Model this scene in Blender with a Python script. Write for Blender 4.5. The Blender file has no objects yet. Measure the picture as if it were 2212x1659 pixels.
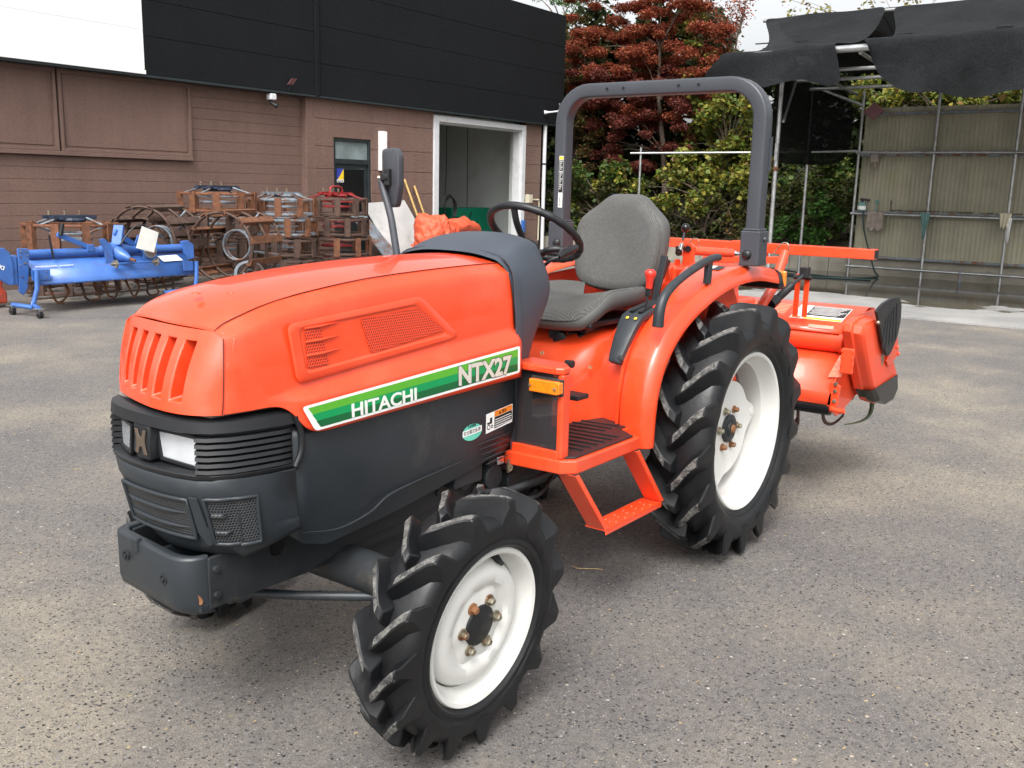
import bpy, bmesh, math, random
import numpy as np
from mathutils import Vector, Matrix
random.seed(7); RNG = np.random.default_rng(7)
scene = bpy.context.scene
COL = scene.collection
PI = math.pi

# ------------------------------------------------------------------ camera
CAM = Vector((3.70670644, 2.1398925, 1.50737933))
YAW, PIT, ROL, FPX = -2.50311996, 0.20183362, 0.02359767, 2071.79114
fw = Vector((math.cos(YAW)*math.cos(PIT), math.sin(YAW)*math.cos(PIT), -math.sin(PIT)))
r_ = Vector((math.sin(YAW), -math.cos(YAW), 0)); u_ = r_.cross(fw)
rt = r_*math.cos(ROL)+u_*math.sin(ROL); up = rt.cross(fw)
cd = bpy.data.cameras.new('camera'); cam = bpy.data.objects.new('camera', cd); COL.objects.link(cam)
cd.sensor_width = 36; cd.lens = 36*FPX/2212; cd.clip_end = 500; cd.clip_start = .05
cam.matrix_world = Matrix((( rt.x, up.x, -fw.x, CAM.x), (rt.y, up.y, -fw.y, CAM.y), (rt.z, up.z, -fw.z, CAM.z), (0, 0, 0, 1)))
scene.camera = cam
def pt(px, py, ax, v):
    """surveyed photo point on a known real plane (x, y or z = v) -> world point"""
    d = fw+rt*((px-1106)/FPX)-up*((py-829.5)/FPX)
    i = 'xyz'.index(ax); t = (v-CAM[i])/d[i]
    return CAM+d*t

# ------------------------------------------------------------------ materials
def new_mat(name):
    m = bpy.data.materials.new(name); m.use_nodes = True
    nt = m.node_tree; b = nt.nodes['Principled BSDF']
    return m, nt, b
def nn(nt, t, **kw):
    n = nt.nodes.new(t)
    for k, v in kw.items():
        if k in n.inputs: n.inputs[k].default_value = v
        else: setattr(n, k, v)
    return n
def ramp(nt, fac, stops):
    r = nt.nodes.new('ShaderNodeValToRGB'); e = r.color_ramp.elements
    while len(e) < len(stops): e.new(.5)
    for k, (p, c) in enumerate(stops):
        e[k].position = p; e[k].color = (*c, 1) if len(c) == 3 else c
    nt.links.new(fac, r.inputs[0]); return r
def mat(name, col, rough=.5, metal=0, coat=0, var=.12, vscale=6, bump=0, bscale=200, dirt=None, dscale=3, dlo=.55, dhi=.75, spec=.5, coords='Object'):
    m, nt, b = new_mat(name); L = nt.links.new
    tc = nt.nodes.new('ShaderNodeTexCoord')
    n = nn(nt, 'ShaderNodeTexNoise', Scale=vscale, Detail=5.0); L(tc.outputs[coords], n.inputs['Vector'])
    lo = tuple(c*(1-var) for c in col); hi = tuple(min(1, c*(1+var)) for c in col)
    out = ramp(nt, n.outputs['Fac'], [(.3, lo), (.7, hi)]).outputs[0]
    if dirt:
        n2 = nn(nt, 'ShaderNodeTexNoise', Scale=dscale, Detail=9.0, Roughness=.7); L(tc.outputs[coords], n2.inputs['Vector'])
        f = ramp(nt, n2.outputs['Fac'], [(dlo, (0, 0, 0)), (dhi, (1, 1, 1))])
        mx = nn(nt, 'ShaderNodeMix', data_type='RGBA'); L(f.outputs[0], mx.inputs[0]); L(out, mx.inputs[6]); mx.inputs[7].default_value = (*dirt, 1)
        out = mx.outputs[2]
    L(out, b.inputs['Base Color'])
    rr = ramp(nt, n.outputs['Fac'], [(.3, (rough*.88,)*3), (.7, (min(1, rough*1.15),)*3)]); L(rr.outputs[0], b.inputs['Roughness'])
    b.inputs['Metallic'].default_value = metal; b.inputs['Coat Weight'].default_value = coat; b.inputs['Coat Roughness'].default_value = .04
    b.inputs['Specular IOR Level'].default_value = spec
    if bump:
        n3 = nn(nt, 'ShaderNodeTexNoise', Scale=bscale, Detail=3.0); L(tc.outputs[coords], n3.inputs['Vector'])
        bp = nn(nt, 'ShaderNodeBump', Strength=bump, Distance=.01); L(n3.outputs['Fac'], bp.inputs['Height']); L(bp.outputs[0], b.inputs['Normal'])
    return m
M = {}
ORG = (.76, .060, .014)
M['orange'] = mat('orange_paint', ORG, .34, coat=.5, var=.05, vscale=3, dirt=(.78, .11, .05), dscale=2.5, dlo=.5, dhi=.8)
M['orange_dull'] = mat('orange_paint_dull', (.84, .07, .02), .42, coat=.25, var=.07, vscale=5, dirt=(.62, .10, .05), dscale=6)
M['grey_plastic'] = mat('grey_plastic', (.022, .027, .032), .42, var=.15, vscale=4, bump=.06, bscale=500, dirt=(.075, .075, .07), dscale=5, dlo=.55, dhi=.85)
M['cowl_plastic'] = mat('cowl_plastic', (.046, .056, .072), .5, var=.08, vscale=4, bump=.05, bscale=600)
M['rops_grey'] = mat('rops_grey', (.045, .050, .060), .42, var=.08, vscale=5, bump=.03, bscale=300)
M['black_plastic'] = mat('black_plastic', (.011, .012, .014), .45, var=.2, bump=.04, bscale=300)
M['black_gloss'] = mat('black_gloss', (.010, .010, .011), .2, var=.1)
M['dark_metal'] = mat('dark_metal', (.018, .021, .024), .55, var=.3, vscale=9, bump=.1, bscale=90, dirt=(.07, .06, .05), dscale=8)
M['white_rim'] = mat('white_rim', (.64, .64, .61), .36, coat=.2, var=.03, vscale=5, dirt=(.55, .52, .45), dscale=5, dlo=.6, dhi=.95)
M['zinc'] = mat('zinc_bolt', (.36, .33, .25), .4, metal=.8, var=.2, vscale=40, dirt=(.25, .10, .04), dscale=25, dlo=.5, dhi=.6)
M['rusty_bolt'] = mat('rusty_bolt', (.28, .13, .06), .7, metal=.3, var=.3, vscale=40)
M['steel'] = mat('galvanised', (.42, .43, .43), .38, metal=.75, var=.18, vscale=8, dirt=(.22, .2, .17), dscale=6, dlo=.55, dhi=.75)
M['chrome'] = mat('chrome', (.6, .6, .6), .18, metal=1, var=.05)
M['headlight'] = mat('headlight_glass', (.62, .65, .68), .12, metal=.25, var=.10, vscale=12, coat=1, bump=.12, bscale=70)
M['amber'] = mat('amber_lens', (.85, .22, .008), .15, var=.15, vscale=50, coat=1, bump=.3, bscale=130)
M['red_plastic'] = mat('red_plastic', (.62, .035, .02), .35, coat=.3)
M['white_dec'] = mat('white_decal', (.82, .82, .80), .4, var=.02)
M['silver_dec'] = mat('silver_decal', (.60, .57, .50), .38, var=.03)
M['silver2'] = mat('silver_white_decal', (.78, .78, .74), .38, var=.03)
M['green1'] = mat('light_green', (.095, .40, .028), .4, var=.03)
M['green2'] = mat('mid_green', (.0, .29, .085), .4, var=.03)
M['green3'] = mat('dark_green', (.003, .115, .032), .4, var=.03)
M['black_dec'] = mat('black_decal', (.012, .012, .012), .4)
M['yellow_dec'] = mat('yellow_decal', (.80, .56, .03), .4)
M['orange_dec'] = mat('orange_decal', (.80, .22, .02), .4)
M['teal_dec'] = mat('teal_decal', (.12, .58, .44), .4)
M['gold'] = mat('gold_emblem', (.17, .13, .10), .3, metal=.6)
M['seat_vinyl'] = mat('seat_vinyl', (.085, .085, .082), .5, var=.08, bump=.1, bscale=400)
M['blue'] = mat('blue_paint', (.045, .135, .42), .42, var=.12, coat=.2, dirt=(.06, .09, .22), dscale=5, dlo=.52, dhi=.75)
M['blue_tag'] = mat('paper_tag', (.66, .66, .62), .7)
RU = dict(rough=.85, var=.45, vscale=14, bump=.3, bscale=90)
M['rust'] = mat('rusted_steel', (.155, .062, .030), dirt=(.10, .045, .028), dscale=9, **RU)
M['rust_dark'] = mat('dark_rusted_steel', (.080, .046, .034), dirt=(.05, .042, .038), dscale=9, **RU)
M['rust_grey'] = mat('grey_blue_steel', (.17, .20, .23), .6, var=.3, vscale=10, bump=.2, bscale=80, dirt=(.16, .07, .035), dscale=7, dlo=.5, dhi=.6)
M['rust_red'] = mat('red_painted_steel', (.26, .018, .02), .5, var=.2, vscale=10, dirt=(.12, .05, .03), dscale=7, dlo=.52, dhi=.65)
M['navy_steel'] = mat('navy_steel', (.025, .035, .06), .5, var=.2)
M['concrete'] = mat('concrete_block', (.30, .28, .23), .9, var=.2, vscale=3, bump=.3, bscale=60, dirt=(.14, .14, .09), dscale=2)
M['brick_brown'] = None
M['white_wall'] = mat('white_wall_panel', (.86, .86, .86), .5, var=.01)
M['white_paint'] = mat('white_paint', (.62, .63, .64), .5, var=.05, dirt=(.45, .45, .43), dscale=2)
M['interior'] = mat('interior_wall', (.54, .56, .54), .8, var=.06, vscale=2, dirt=(.40, .41, .38), dscale=1.2)
M['interior_dark'] = mat('interior_floor', (.12, .12, .11), .8)
M['green_box'] = mat('green_cabinet', (.0, .16, .085), .45, var=.08)
M['dark_frame'] = mat('dark_frame', (.018, .026, .028), .45)
M['door_glass'] = mat('frosted_glass', (.20, .25, .25), .22, var=.25, vscale=4)
M['bamboo'] = mat('bamboo', (.52, .36, .13), .6, var=.25, vscale=20)
M['tarp'] = mat('orange_tarp', (.62, .095, .04), .6, var=.12, vscale=8, bump=.15, bscale=50)
M['board'] = mat('weathered_board', (.46, .46, .45), .7, var=.15, vscale=2, dirt=(.25, .25, .24), dscale=2.5)
M['cable'] = mat('black_cable', (.012, .012, .013), .5)
M['hose_green'] = mat('green_hose', (.01, .03, .03), .5)
M['cloth_tan'] = mat('dirty_cloth', (.26, .22, .19), .9, var=.25, vscale=9)
M['cloth_teal'] = mat('teal_cloth', (.13, .24, .22), .9, var=.2)
M['cloth_cream'] = mat('cream_cloth', (.52, .48, .36), .9, var=.2)
M['bark'] = mat('bark', (.10, .075, .055), .9, var=.35, vscale=12, bump=.4, bscale=40)
M['sign_red'] = mat('maroon_tile', (.20, .085, .09), .6, var=.1)
M['mesh_dark'] = mat('crate_mesh', (.16, .16, .15), .7, var=.3, vscale=60)
M['blue_lid'] = mat('blue_lid', (.03, .16, .50), .4)
M['tine'] = mat('tine_steel', (.12, .16, .09), .5, metal=.4, var=.3)

def hole_mat(name, col, hole, scale, rough=.5, size=.30, coat=0):
    """perforated sheet: hexagonal rows of round holes laid out in the object's x-z plane"""
    m, nt, b = new_mat(name); L = nt.links.new
    tc = nt.nodes.new('ShaderNodeTexCoord'); sp = nt.nodes.new('ShaderNodeSeparateXYZ'); L(tc.outputs['UV'], sp.inputs[0])
    def mth(op, a, bb=None):
        n = nn(nt, 'ShaderNodeMath', operation=op)
        for i, v in enumerate((a, bb)):
            if v is None: continue
            if isinstance(v, (int, float)): n.inputs[i].default_value = v
            else: L(v, n.inputs[i])
        return n.outputs[0]
    def lattice(ox, oy):
        x = mth('SUBTRACT', mth('FRACT', mth('ADD', mth('MULTIPLY', sp.outputs[0], scale), ox)), .5)
        y = mth('MULTIPLY', mth('SUBTRACT', mth('FRACT', mth('ADD', mth('MULTIPLY', sp.outputs[1], scale/1.732), oy)), .5), 1.732)
        return mth('SQRT', mth('ADD', mth('MULTIPLY', x, x), mth('MULTIPLY', y, y)))
    d = mth('MINIMUM', lattice(0, 0), lattice(.5, .5))
    f = ramp(nt, d, [(size-.03, (0, 0, 0)), (size+.05, (1, 1, 1))])
    mx = nn(nt, 'ShaderNodeMix', data_type='RGBA'); L(f.outputs[0], mx.inputs[0])
    mx.inputs[6].default_value = (*hole, 1); mx.inputs[7].default_value = (*col, 1)
    L(mx.outputs[2], b.inputs['Base Color']); b.inputs['Roughness'].default_value = rough; b.inputs['Coat Weight'].default_value = coat
    bp = nn(nt, 'ShaderNodeBump', Strength=.8, Distance=.003); L(f.outputs[0], bp.inputs['Height']); L(bp.outputs[0], b.inputs['Normal'])
    return m
M['orange_perf'] = hole_mat('orange_perforated', ORG, (.30, .02, .01), 118, .4, .32, .3)
M['grey_perf'] = hole_mat('grey_perforated', (.045, .050, .055), (.003, .003, .003), 125, .45, .34)

# rubber
def rubber():
    m, nt, b = new_mat('tyre_rubber'); L = nt.links.new
    tc = nt.nodes.new('ShaderNodeTexCoord')
    n = nn(nt, 'ShaderNodeTexNoise', Scale=7.0, Detail=6.0); L(tc.outputs['Object'], n.inputs['Vector'])
    c = ramp(nt, n.outputs['Fac'], [(.3, (.006, .0066, .0078)), (.62, (.010, .0106, .0118)), (.85, (.022, .021, .020))])
    L(c.outputs[0], b.inputs['Base Color'])
    r = ramp(nt, n.outputs['Fac'], [(.3, (.36,)*3), (.7, (.55,)*3)]); L(r.outputs[0], b.inputs['Roughness']); b.inputs['Specular IOR Level'].default_value = .38
    n3 = nn(nt, 'ShaderNodeTexNoise', Scale=45.0, Detail=4.0); L(tc.outputs['Object'], n3.inputs['Vector'])
    bp = nn(nt, 'ShaderNodeBump', Strength=.12, Distance=.01); L(n3.outputs['Fac'], bp.inputs['Height']); L(bp.outputs[0], b.inputs['Normal'])
    return m
M['rubber'] = rubber()
M['lug_top'] = mat('worn_lug_top', (.115, .112, .105), .85, var=.55, vscale=60, bump=.8, bscale=110, dirt=(.03, .03, .03), dscale=40, dlo=.5, dhi=.6)

def seat_fabric():
    m, nt, b = new_mat('seat_fabric'); L = nt.links.new
    tc = nt.nodes.new('ShaderNodeTexCoord')
    mp = nn(nt, 'ShaderNodeMapping'); mp.inputs['Scale'].default_value = (135, 135, 135); mp.inputs['Rotation'].default_value = (.0, .0, .0); L(tc.outputs['UV'], mp.inputs[0])
    ck = nn(nt, 'ShaderNodeTexBrick'); L(mp.outputs[0], ck.inputs['Vector'])
    ck.inputs['Color1'].default_value = (.165, .165, .158, 1); ck.inputs['Color2'].default_value = (.12, .12, .116, 1); ck.inputs['Mortar'].default_value = (.045, .045, .045, 1)
    ck.inputs['Mortar Size'].default_value = .13; ck.inputs['Scale'].default_value = 1.0; ck.inputs['Brick Width'].default_value = 1.0; ck.inputs['Row Height'].default_value = .6
    n = nn(nt, 'ShaderNodeTexNoise', Scale=5.0, Detail=4.0); L(tc.outputs['Object'], n.inputs['Vector'])
    mx = nn(nt, 'ShaderNodeMix', data_type='RGBA', blend_type='MULTIPLY'); mx.inputs[0].default_value = .6
    r = ramp(nt, n.outputs['Fac'], [(.3, (.7, .68, .62)), (.7, (1, 1, 1))]); L(ck.outputs[0], mx.inputs[6]); L(r.outputs[0], mx.inputs[7])
    L(mx.outputs[2], b.inputs['Base Color']); b.inputs['Roughness'].default_value = .8
    bp = nn(nt, 'ShaderNodeBump', Strength=.35, Distance=.002); L(ck.outputs['Fac'], bp.inputs['Height']); bp.invert = True; L(bp.outputs[0], b.inputs['Normal'])
    return m
M['seat_fabric'] = seat_fabric()

def stucco(name, col, scale=38, strength=.5, joints=None):
    m, nt, b = new_mat(name); L = nt.links.new
    tc = nt.nodes.new('ShaderNodeTexCoord')
    n = nn(nt, 'ShaderNodeTexNoise', Scale=float(scale), Detail=6.0, Roughness=.65); L(tc.outputs['Object'], n.inputs['Vector'])
    n2 = nn(nt, 'ShaderNodeTexNoise', Scale=.9, Detail=6.0); L(tc.outputs['Object'], n2.inputs['Vector'])
    c = ramp(nt, n2.outputs['Fac'], [(.3, tuple(x*.88 for x in col)), (.7, tuple(x*1.1 for x in col))])
    mp = nn(nt, 'ShaderNodeMapping'); mp.inputs['Scale'].default_value = (3.0, 3.0, .22); L(tc.outputs['Object'], mp.inputs[0])
    n3 = nn(nt, 'ShaderNodeTexNoise', Scale=1.6, Detail=7.0, Roughness=.7); L(mp.outputs[0], n3.inputs['Vector'])
    f3 = ramp(nt, n3.outputs['Fac'], [(.45, (1, 1, 1)), (.85, (.84, .85, .85))])
    mx = nn(nt, 'ShaderNodeMix', data_type='RGBA', blend_type='MULTIPLY'); mx.inputs[0].default_value = 1
    L(c.outputs[0], mx.inputs[6]); L(f3.outputs[0], mx.inputs[7])
    c2 = ramp(nt, n.outputs['Fac'], [(.35, (.82,)*3), (.65, (1.1,)*3)])
    mx2 = nn(nt, 'ShaderNodeMix', data_type='RGBA', blend_type='MULTIPLY'); mx2.inputs[0].default_value = .8
    L(mx.outputs[2], mx2.inputs[6]); L(c2.outputs[0], mx2.inputs[7])
    L(mx2.outputs[2], b.inputs['Base Color']); b.inputs['Roughness'].default_value = .8; b.inputs['Specular IOR Level'].default_value = .2
    bp = nn(nt, 'ShaderNodeBump', Strength=strength, Distance=.02); L(n.outputs['Fac'], bp.inputs['Height']); L(bp.outputs[0], b.inputs['Normal'])
    return m
BRN = (.190, .122, .100)
M['brown'] = stucco('brown_siding', BRN, 45, .35)
M['brown_stucco'] = stucco('brown_stucco', BRN, 22, .8)
M['fascia'] = stucco('black_fascia', (.0075, .0085, .010), 30, .5)

def asphalt():
    m, nt, b = new_mat('asphalt'); L = nt.links.new
    tc = nt.nodes.new('ShaderNodeTexCoord'); P = tc.outputs['Object']
    def noise(s, d=4.0, r=.5): 
        n = nn(nt, 'ShaderNodeTexNoise', Scale=float(s), Detail=d, Roughness=r); L(P, n.inputs['Vector']); return n.outputs['Fac']
    def mix(f, a, c, bt='MIX'):
        x = nn(nt, 'ShaderNodeMix', data_type='RGBA', blend_type=bt)
        for i, v in ((0, f), (6, a), (7, c)):
            if isinstance(v, tuple): x.inputs[i].default_value = (*v, 1)
            elif isinstance(v, float): x.inputs[i].default_value = v
            else: L(v, x.inputs[i])
        return x.outputs[2]
    big = noise(.55, 7.0, .62); mid = noise(2.6, 7.0, .65)
    base = ramp(nt, big, [(.35, (.128, .123, .126)), (.50, (.168, .158, .148)), (.63, (.245, .222, .186))]).outputs[0]
    m2 = ramp(nt, mid, [(.3, (.86, .86, .88)), (.7, (1.12, 1.10, 1.05))]).outputs[0]
    c = mix(1.0, base, m2, 'MULTIPLY')
    m3 = ramp(nt, noise(38, 6.0, .75), [(.3, (.68, .68, .70)), (.7, (1.30, 1.28, 1.24))]).outputs[0]
    c = mix(1.0, c, m3, 'MULTIPLY')
    grain = ramp(nt, noise(170, 5.0, .8), [(.30, (.48,)*3), (.7, (1.55,)*3)]).outputs[0]
    c = mix(1.0, c, grain, 'MULTIPLY')
    # pale and dark stones set in the surface, outlines broken by a warped coordinate
    wn_ = nn(nt, 'ShaderNodeTexNoise', Scale=75.0, Detail=3.0); L(P, wn_.inputs['Vector'])
    wv = nn(nt, 'ShaderNodeVectorMath', operation='MULTIPLY_ADD'); L(wn_.outputs['Color'], wv.inputs[0]); wv.inputs[1].default_value = (.016, .016, .016); L(P, wv.inputs[2])
    def stones(scale, r0, r1, keep, cols, dens=None, c=None):
        v = nn(nt, 'ShaderNodeTexVoronoi', Scale=float(scale), Randomness=1.0); L(wv.outputs[0], v.inputs['Vector'])
        sp = nt.nodes.new('ShaderNodeSeparateColor'); L(v.outputs['Color'], sp.inputs[0])
        # radius varies from stone to stone
        rr = nn(nt, 'ShaderNodeMath', operation='MULTIPLY_ADD'); L(sp.outputs[2], rr.inputs[0]); rr.inputs[1].default_value = .30; L(v.outputs['Distance'], rr.inputs[2])
        near = ramp(nt, rr.outputs[0], [(r0, (1, 1, 1)), (r1, (0, 0, 0))]).outputs[0]
        kk = sp.outputs[0]
        if dens is not None:
            ad = nn(nt, 'ShaderNodeMath', operation='MULTIPLY_ADD'); L(dens, ad.inputs[0]); ad.inputs[1].default_value = .7; L(kk, ad.inputs[2]); kk = ad.outputs[0]; keep = keep+.35
        k = ramp(nt, kk, [(keep, (0, 0, 0)), (min(1, keep+.03), (1, 1, 1))]).outputs[0]
        f = mix(1.0, near, k, 'MULTIPLY')
        return f, mix(f, c, ramp(nt, sp.outputs[1], cols).outputs[0])
    patch = noise(1.3, 4.0)
    f0, c = stones(150, .30, .42, .50, [(0, (.30, .28, .28)), (.5, (.22, .21, .215)), (.88, (.40, .31, .19)), (1, (.60, .58, .56))], None, c)
    f1, c = stones(120, .34, .46, .52, [(0, (.035, .035, .038)), (1, (.11, .105, .11))], None, c)
    f2, c = stones(58, .34, .43, .55, [(0, (.020, .020, .024)), (.6, (.055, .053, .057)), (1, (.14, .135, .14))], patch, c)
    f3, c = stones(34, .20, .30, .72, [(0, (.26, .25, .25)), (.6, (.19, .185, .19)), (.85, (.42, .31, .15)), (1, (.5, .48, .46))], None, c)
    L(c, b.inputs['Base Color']); b.inputs['Roughness'].default_value = .85; b.inputs['Specular IOR Level'].default_value = .3
    h = nn(nt, 'ShaderNodeMath', operation='SUBTRACT'); L(noise(150, 4.0, .7), h.inputs[0]); L(f2, h.inputs[1])
    bp = nn(nt, 'ShaderNodeBump', Strength=.9, Distance=.008); L(h.outputs[0], bp.inputs['Height']); L(bp.outputs[0], b.inputs['Normal'])
    return m
M['asphalt'] = asphalt()

def slab_mat():
    m, nt, b = new_mat('concrete_slab_wet'); L = nt.links.new
    tc = nt.nodes.new('ShaderNodeTexCoord')
    n = nn(nt, 'ShaderNodeTexNoise', Scale=1.3, Detail=8.0, Roughness=.6); L(tc.outputs['Object'], n.inputs['Vector'])
    c = ramp(nt, n.outputs['Fac'], [(.3, (.20, .20, .195)), (.7, (.33, .32, .305))])
    n2 = nn(nt, 'ShaderNodeTexNoise', Scale=60.0, Detail=4.0); L(tc.outputs['Object'], n2.inputs['Vector'])
    c2 = ramp(nt, n2.outputs['Fac'], [(.3, (.85,)*3), (.7, (1.12,)*3)])
    mx = nn(nt, 'ShaderNodeMix', data_type='RGBA', blend_type='MULTIPLY'); mx.inputs[0].default_value = 1; L(c.outputs[0], mx.inputs[6]); L(c2.outputs[0], mx.inputs[7])
    # wet patch in front of the wash bay wall: distance from a line, broken up by noise
    sp = nt.nodes.new('ShaderNodeSeparateXYZ'); L(tc.outputs['Object'], sp.inputs[0])
    mr = nn(nt, 'ShaderNodeMapRange'); mr.inputs['From Min'].default_value = -9.7; mr.inputs['From Max'].default_value = -13.0; L(sp.outputs[0], mr.inputs['Value'])
    mp = nn(nt, 'ShaderNodeMapping'); mp.inputs['Scale'].default_value = (.7, .35, 1); L(tc.outputs['Object'], mp.inputs[0])
    n3 = nn(nt, 'ShaderNodeTexNoise', Scale=1.6, Detail=7.0, Roughness=.6); L(mp.outputs[0], n3.inputs['Vector'])
    ad = nn(nt, 'ShaderNodeMath', operation='ADD'); L(mr.outputs[0], ad.inputs[0]); L(n3.outputs['Fac'], ad.inputs[1])
    w = ramp(nt, ad.outputs[0], [(.80, (0, 0, 0)), (.84, (1, 1, 1))])
    mx2 = nn(nt, 'ShaderNodeMix', data_type='RGBA'); L(w.outputs[0], mx2.inputs[0]); L(mx.outputs[2], mx2.inputs[6]); mx2.inputs[7].default_value = (.058, .050, .038, 1)
    L(mx2.outputs[2], b.inputs['Base Color'])
    rr = ramp(nt, w.outputs[0], [(0, (.8,)*3), (1, (.07,)*3)]); L(rr.outputs[0], b.inputs['Roughness'])
    return m
M['slab'] = slab_mat()

def cloth_net(name, col, alpha):
    m, nt, b = new_mat(name); L = nt.links.new
    tc = nt.nodes.new('ShaderNodeTexCoord')
    n = nn(nt, 'ShaderNodeTexNoise', Scale=1.4, Detail=8.0, Roughness=.7); L(tc.outputs['Object'], n.inputs['Vector'])
    c = ramp(nt, n.outputs['Fac'], [(.3, tuple(x*.7 for x in col)), (.7, tuple(x*1.5 for x in col))]); L(c.outputs[0], b.inputs['Base Color'])
    b.inputs['Roughness'].default_value = .9; b.inputs['Alpha'].default_value = alpha; b.inputs['Specular IOR Level'].default_value = .12
    n2 = nn(nt, 'ShaderNodeTexNoise', Scale=2.6, Detail=6.0, Roughness=.5, Distortion=.5); L(tc.outputs['Object'], n2.inputs['Vector'])
    bp = nn(nt, 'ShaderNodeBump', Strength=.45, Distance=.06); L(n2.outputs['Fac'], bp.inputs['Height']); L(bp.outputs[0], b.inputs['Normal'])
    n4 = nn(nt, 'ShaderNodeTexNoise', Scale=60.0, Detail=4.0, Roughness=.8); L(tc.outputs['Object'], n4.inputs['Vector'])
    r4 = ramp(nt, n4.outputs['Fac'], [(.32, (.45,)*3), (.68, (2.0,)*3)]); mx = nn(nt, 'ShaderNodeMix', data_type='RGBA', blend_type='MULTIPLY'); mx.inputs[0].default_value = 1
    L(c.outputs[0], mx.inputs[6]); L(r4.outputs[0], mx.inputs[7]); L(mx.outputs[2], b.inputs['Base Color'])
    return m
M['net'] = cloth_net('shade_net', (.010, .011, .012), .985)
M['net_thin'] = cloth_net('thin_shade_net', (.004, .0045, .0045), .955)

def panel_mat():
    m, nt, b = new_mat('corrugated_plastic'); L = nt.links.new
    tc = nt.nodes.new('ShaderNodeTexCoord')
    n = nn(nt, 'ShaderNodeTexNoise', Scale=1.1, Detail=8.0, Roughness=.6); L(tc.outputs['Object'], n.inputs['Vector'])
    c = ramp(nt, n.outputs['Fac'], [(.3, (.215, .21, .145)), (.6, (.33, .31, .225)), (.8, (.29, .31, .16))])
    mp = nn(nt, 'ShaderNodeMapping'); mp.inputs['Scale'].default_value = (1, 2.2, .12); L(tc.outputs['Object'], mp.inputs[0])
    w = nn(nt, 'ShaderNodeTexNoise', Scale=1.6, Detail=2.0); L(mp.outputs[0], w.inputs['Vector'])
    c2 = ramp(nt, w.outputs['Fac'], [(.42, (.95,)*3), (.47, (1.0,)*3), (.55, (1.0,)*3), (.58, (1.10, 1.09, 1.07))])
    mx = nn(nt, 'ShaderNodeMix', data_type='RGBA', blend_type='MULTIPLY'); mx.inputs[0].default_value = 1; L(c.outputs[0], mx.inputs[6]); L(c2.outputs[0], mx.inputs[7])
    L(mx.outputs[2], b.inputs['Base Color']); b.inputs['Roughness'].default_value = .5
    b.inputs['Transmission Weight'].default_value = 0
    return m
M['panel'] = panel_mat()

def leaf_mat(name, cols, rough=.55):
    m, nt, b = new_mat(name); L = nt.links.new
    g = nt.nodes.new('ShaderNodeNewGeometry')
    c = ramp(nt, g.outputs['Random Per Island'], [(i/(len(cols)-1), q) for i, q in enumerate(cols)])
    L(c.outputs[0], b.inputs['Base Color']); b.inputs['Roughness'].default_value = rough; b.inputs['Specular IOR Level'].default_value = .25
    tr = nt.nodes.new('ShaderNodeBsdfTranslucent'); L(c.outputs[0], tr.inputs[0])
    ms = nt.nodes.new('ShaderNodeMixShader'); ms.inputs[0].default_value = .3
    out = [n for n in nt.nodes if n.type == 'OUTPUT_MATERIAL'][0]
    L(b.outputs[0], ms.inputs[1]); L(tr.outputs[0], ms.inputs[2]); L(ms.outputs[0], out.inputs[0])
    return m
M['leaf_red'] = leaf_mat('maple_leaf', [(.13, .028, .02), (.27, .045, .028), (.34, .09, .04), (.18, .045, .025), (.38, .15, .06)])
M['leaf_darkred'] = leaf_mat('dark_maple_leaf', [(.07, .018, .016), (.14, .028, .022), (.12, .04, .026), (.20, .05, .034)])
M['leaf_vine'] = leaf_mat('vine_leaf', [(.05, .09, .015), (.12, .17, .028), (.22, .23, .04), (.34, .28, .05), (.07, .12, .02), (.19, .11, .04)])
M['leaf_green'] = leaf_mat('shrub_leaf', [(.025, .05, .015), (.05, .10, .02), (.10, .15, .03), (.035, .06, .02), (.20, .20, .04)])
M['leaf_dark'] = leaf_mat('wood_leaf', [(.012, .02, .008), (.03, .045, .014), (.05, .06, .02), (.02, .03, .012)])
M['leaf_brown'] = leaf_mat('conifer_leaf', [(.06, .07, .02), (.13, .08, .03), (.20, .10, .035), (.05, .05, .02), (.09, .12, .03)])
M['leaf_bright'] = leaf_mat('fern_leaf', [(.04, .11, .02), (.07, .17, .03), (.10, .21, .04), (.03, .07, .02)])
M['leaf_pale'] = leaf_mat('pale_leaf', [(.18, .22, .05), (.30, .30, .08), (.35, .22, .06), (.12, .16, .04)])

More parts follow.
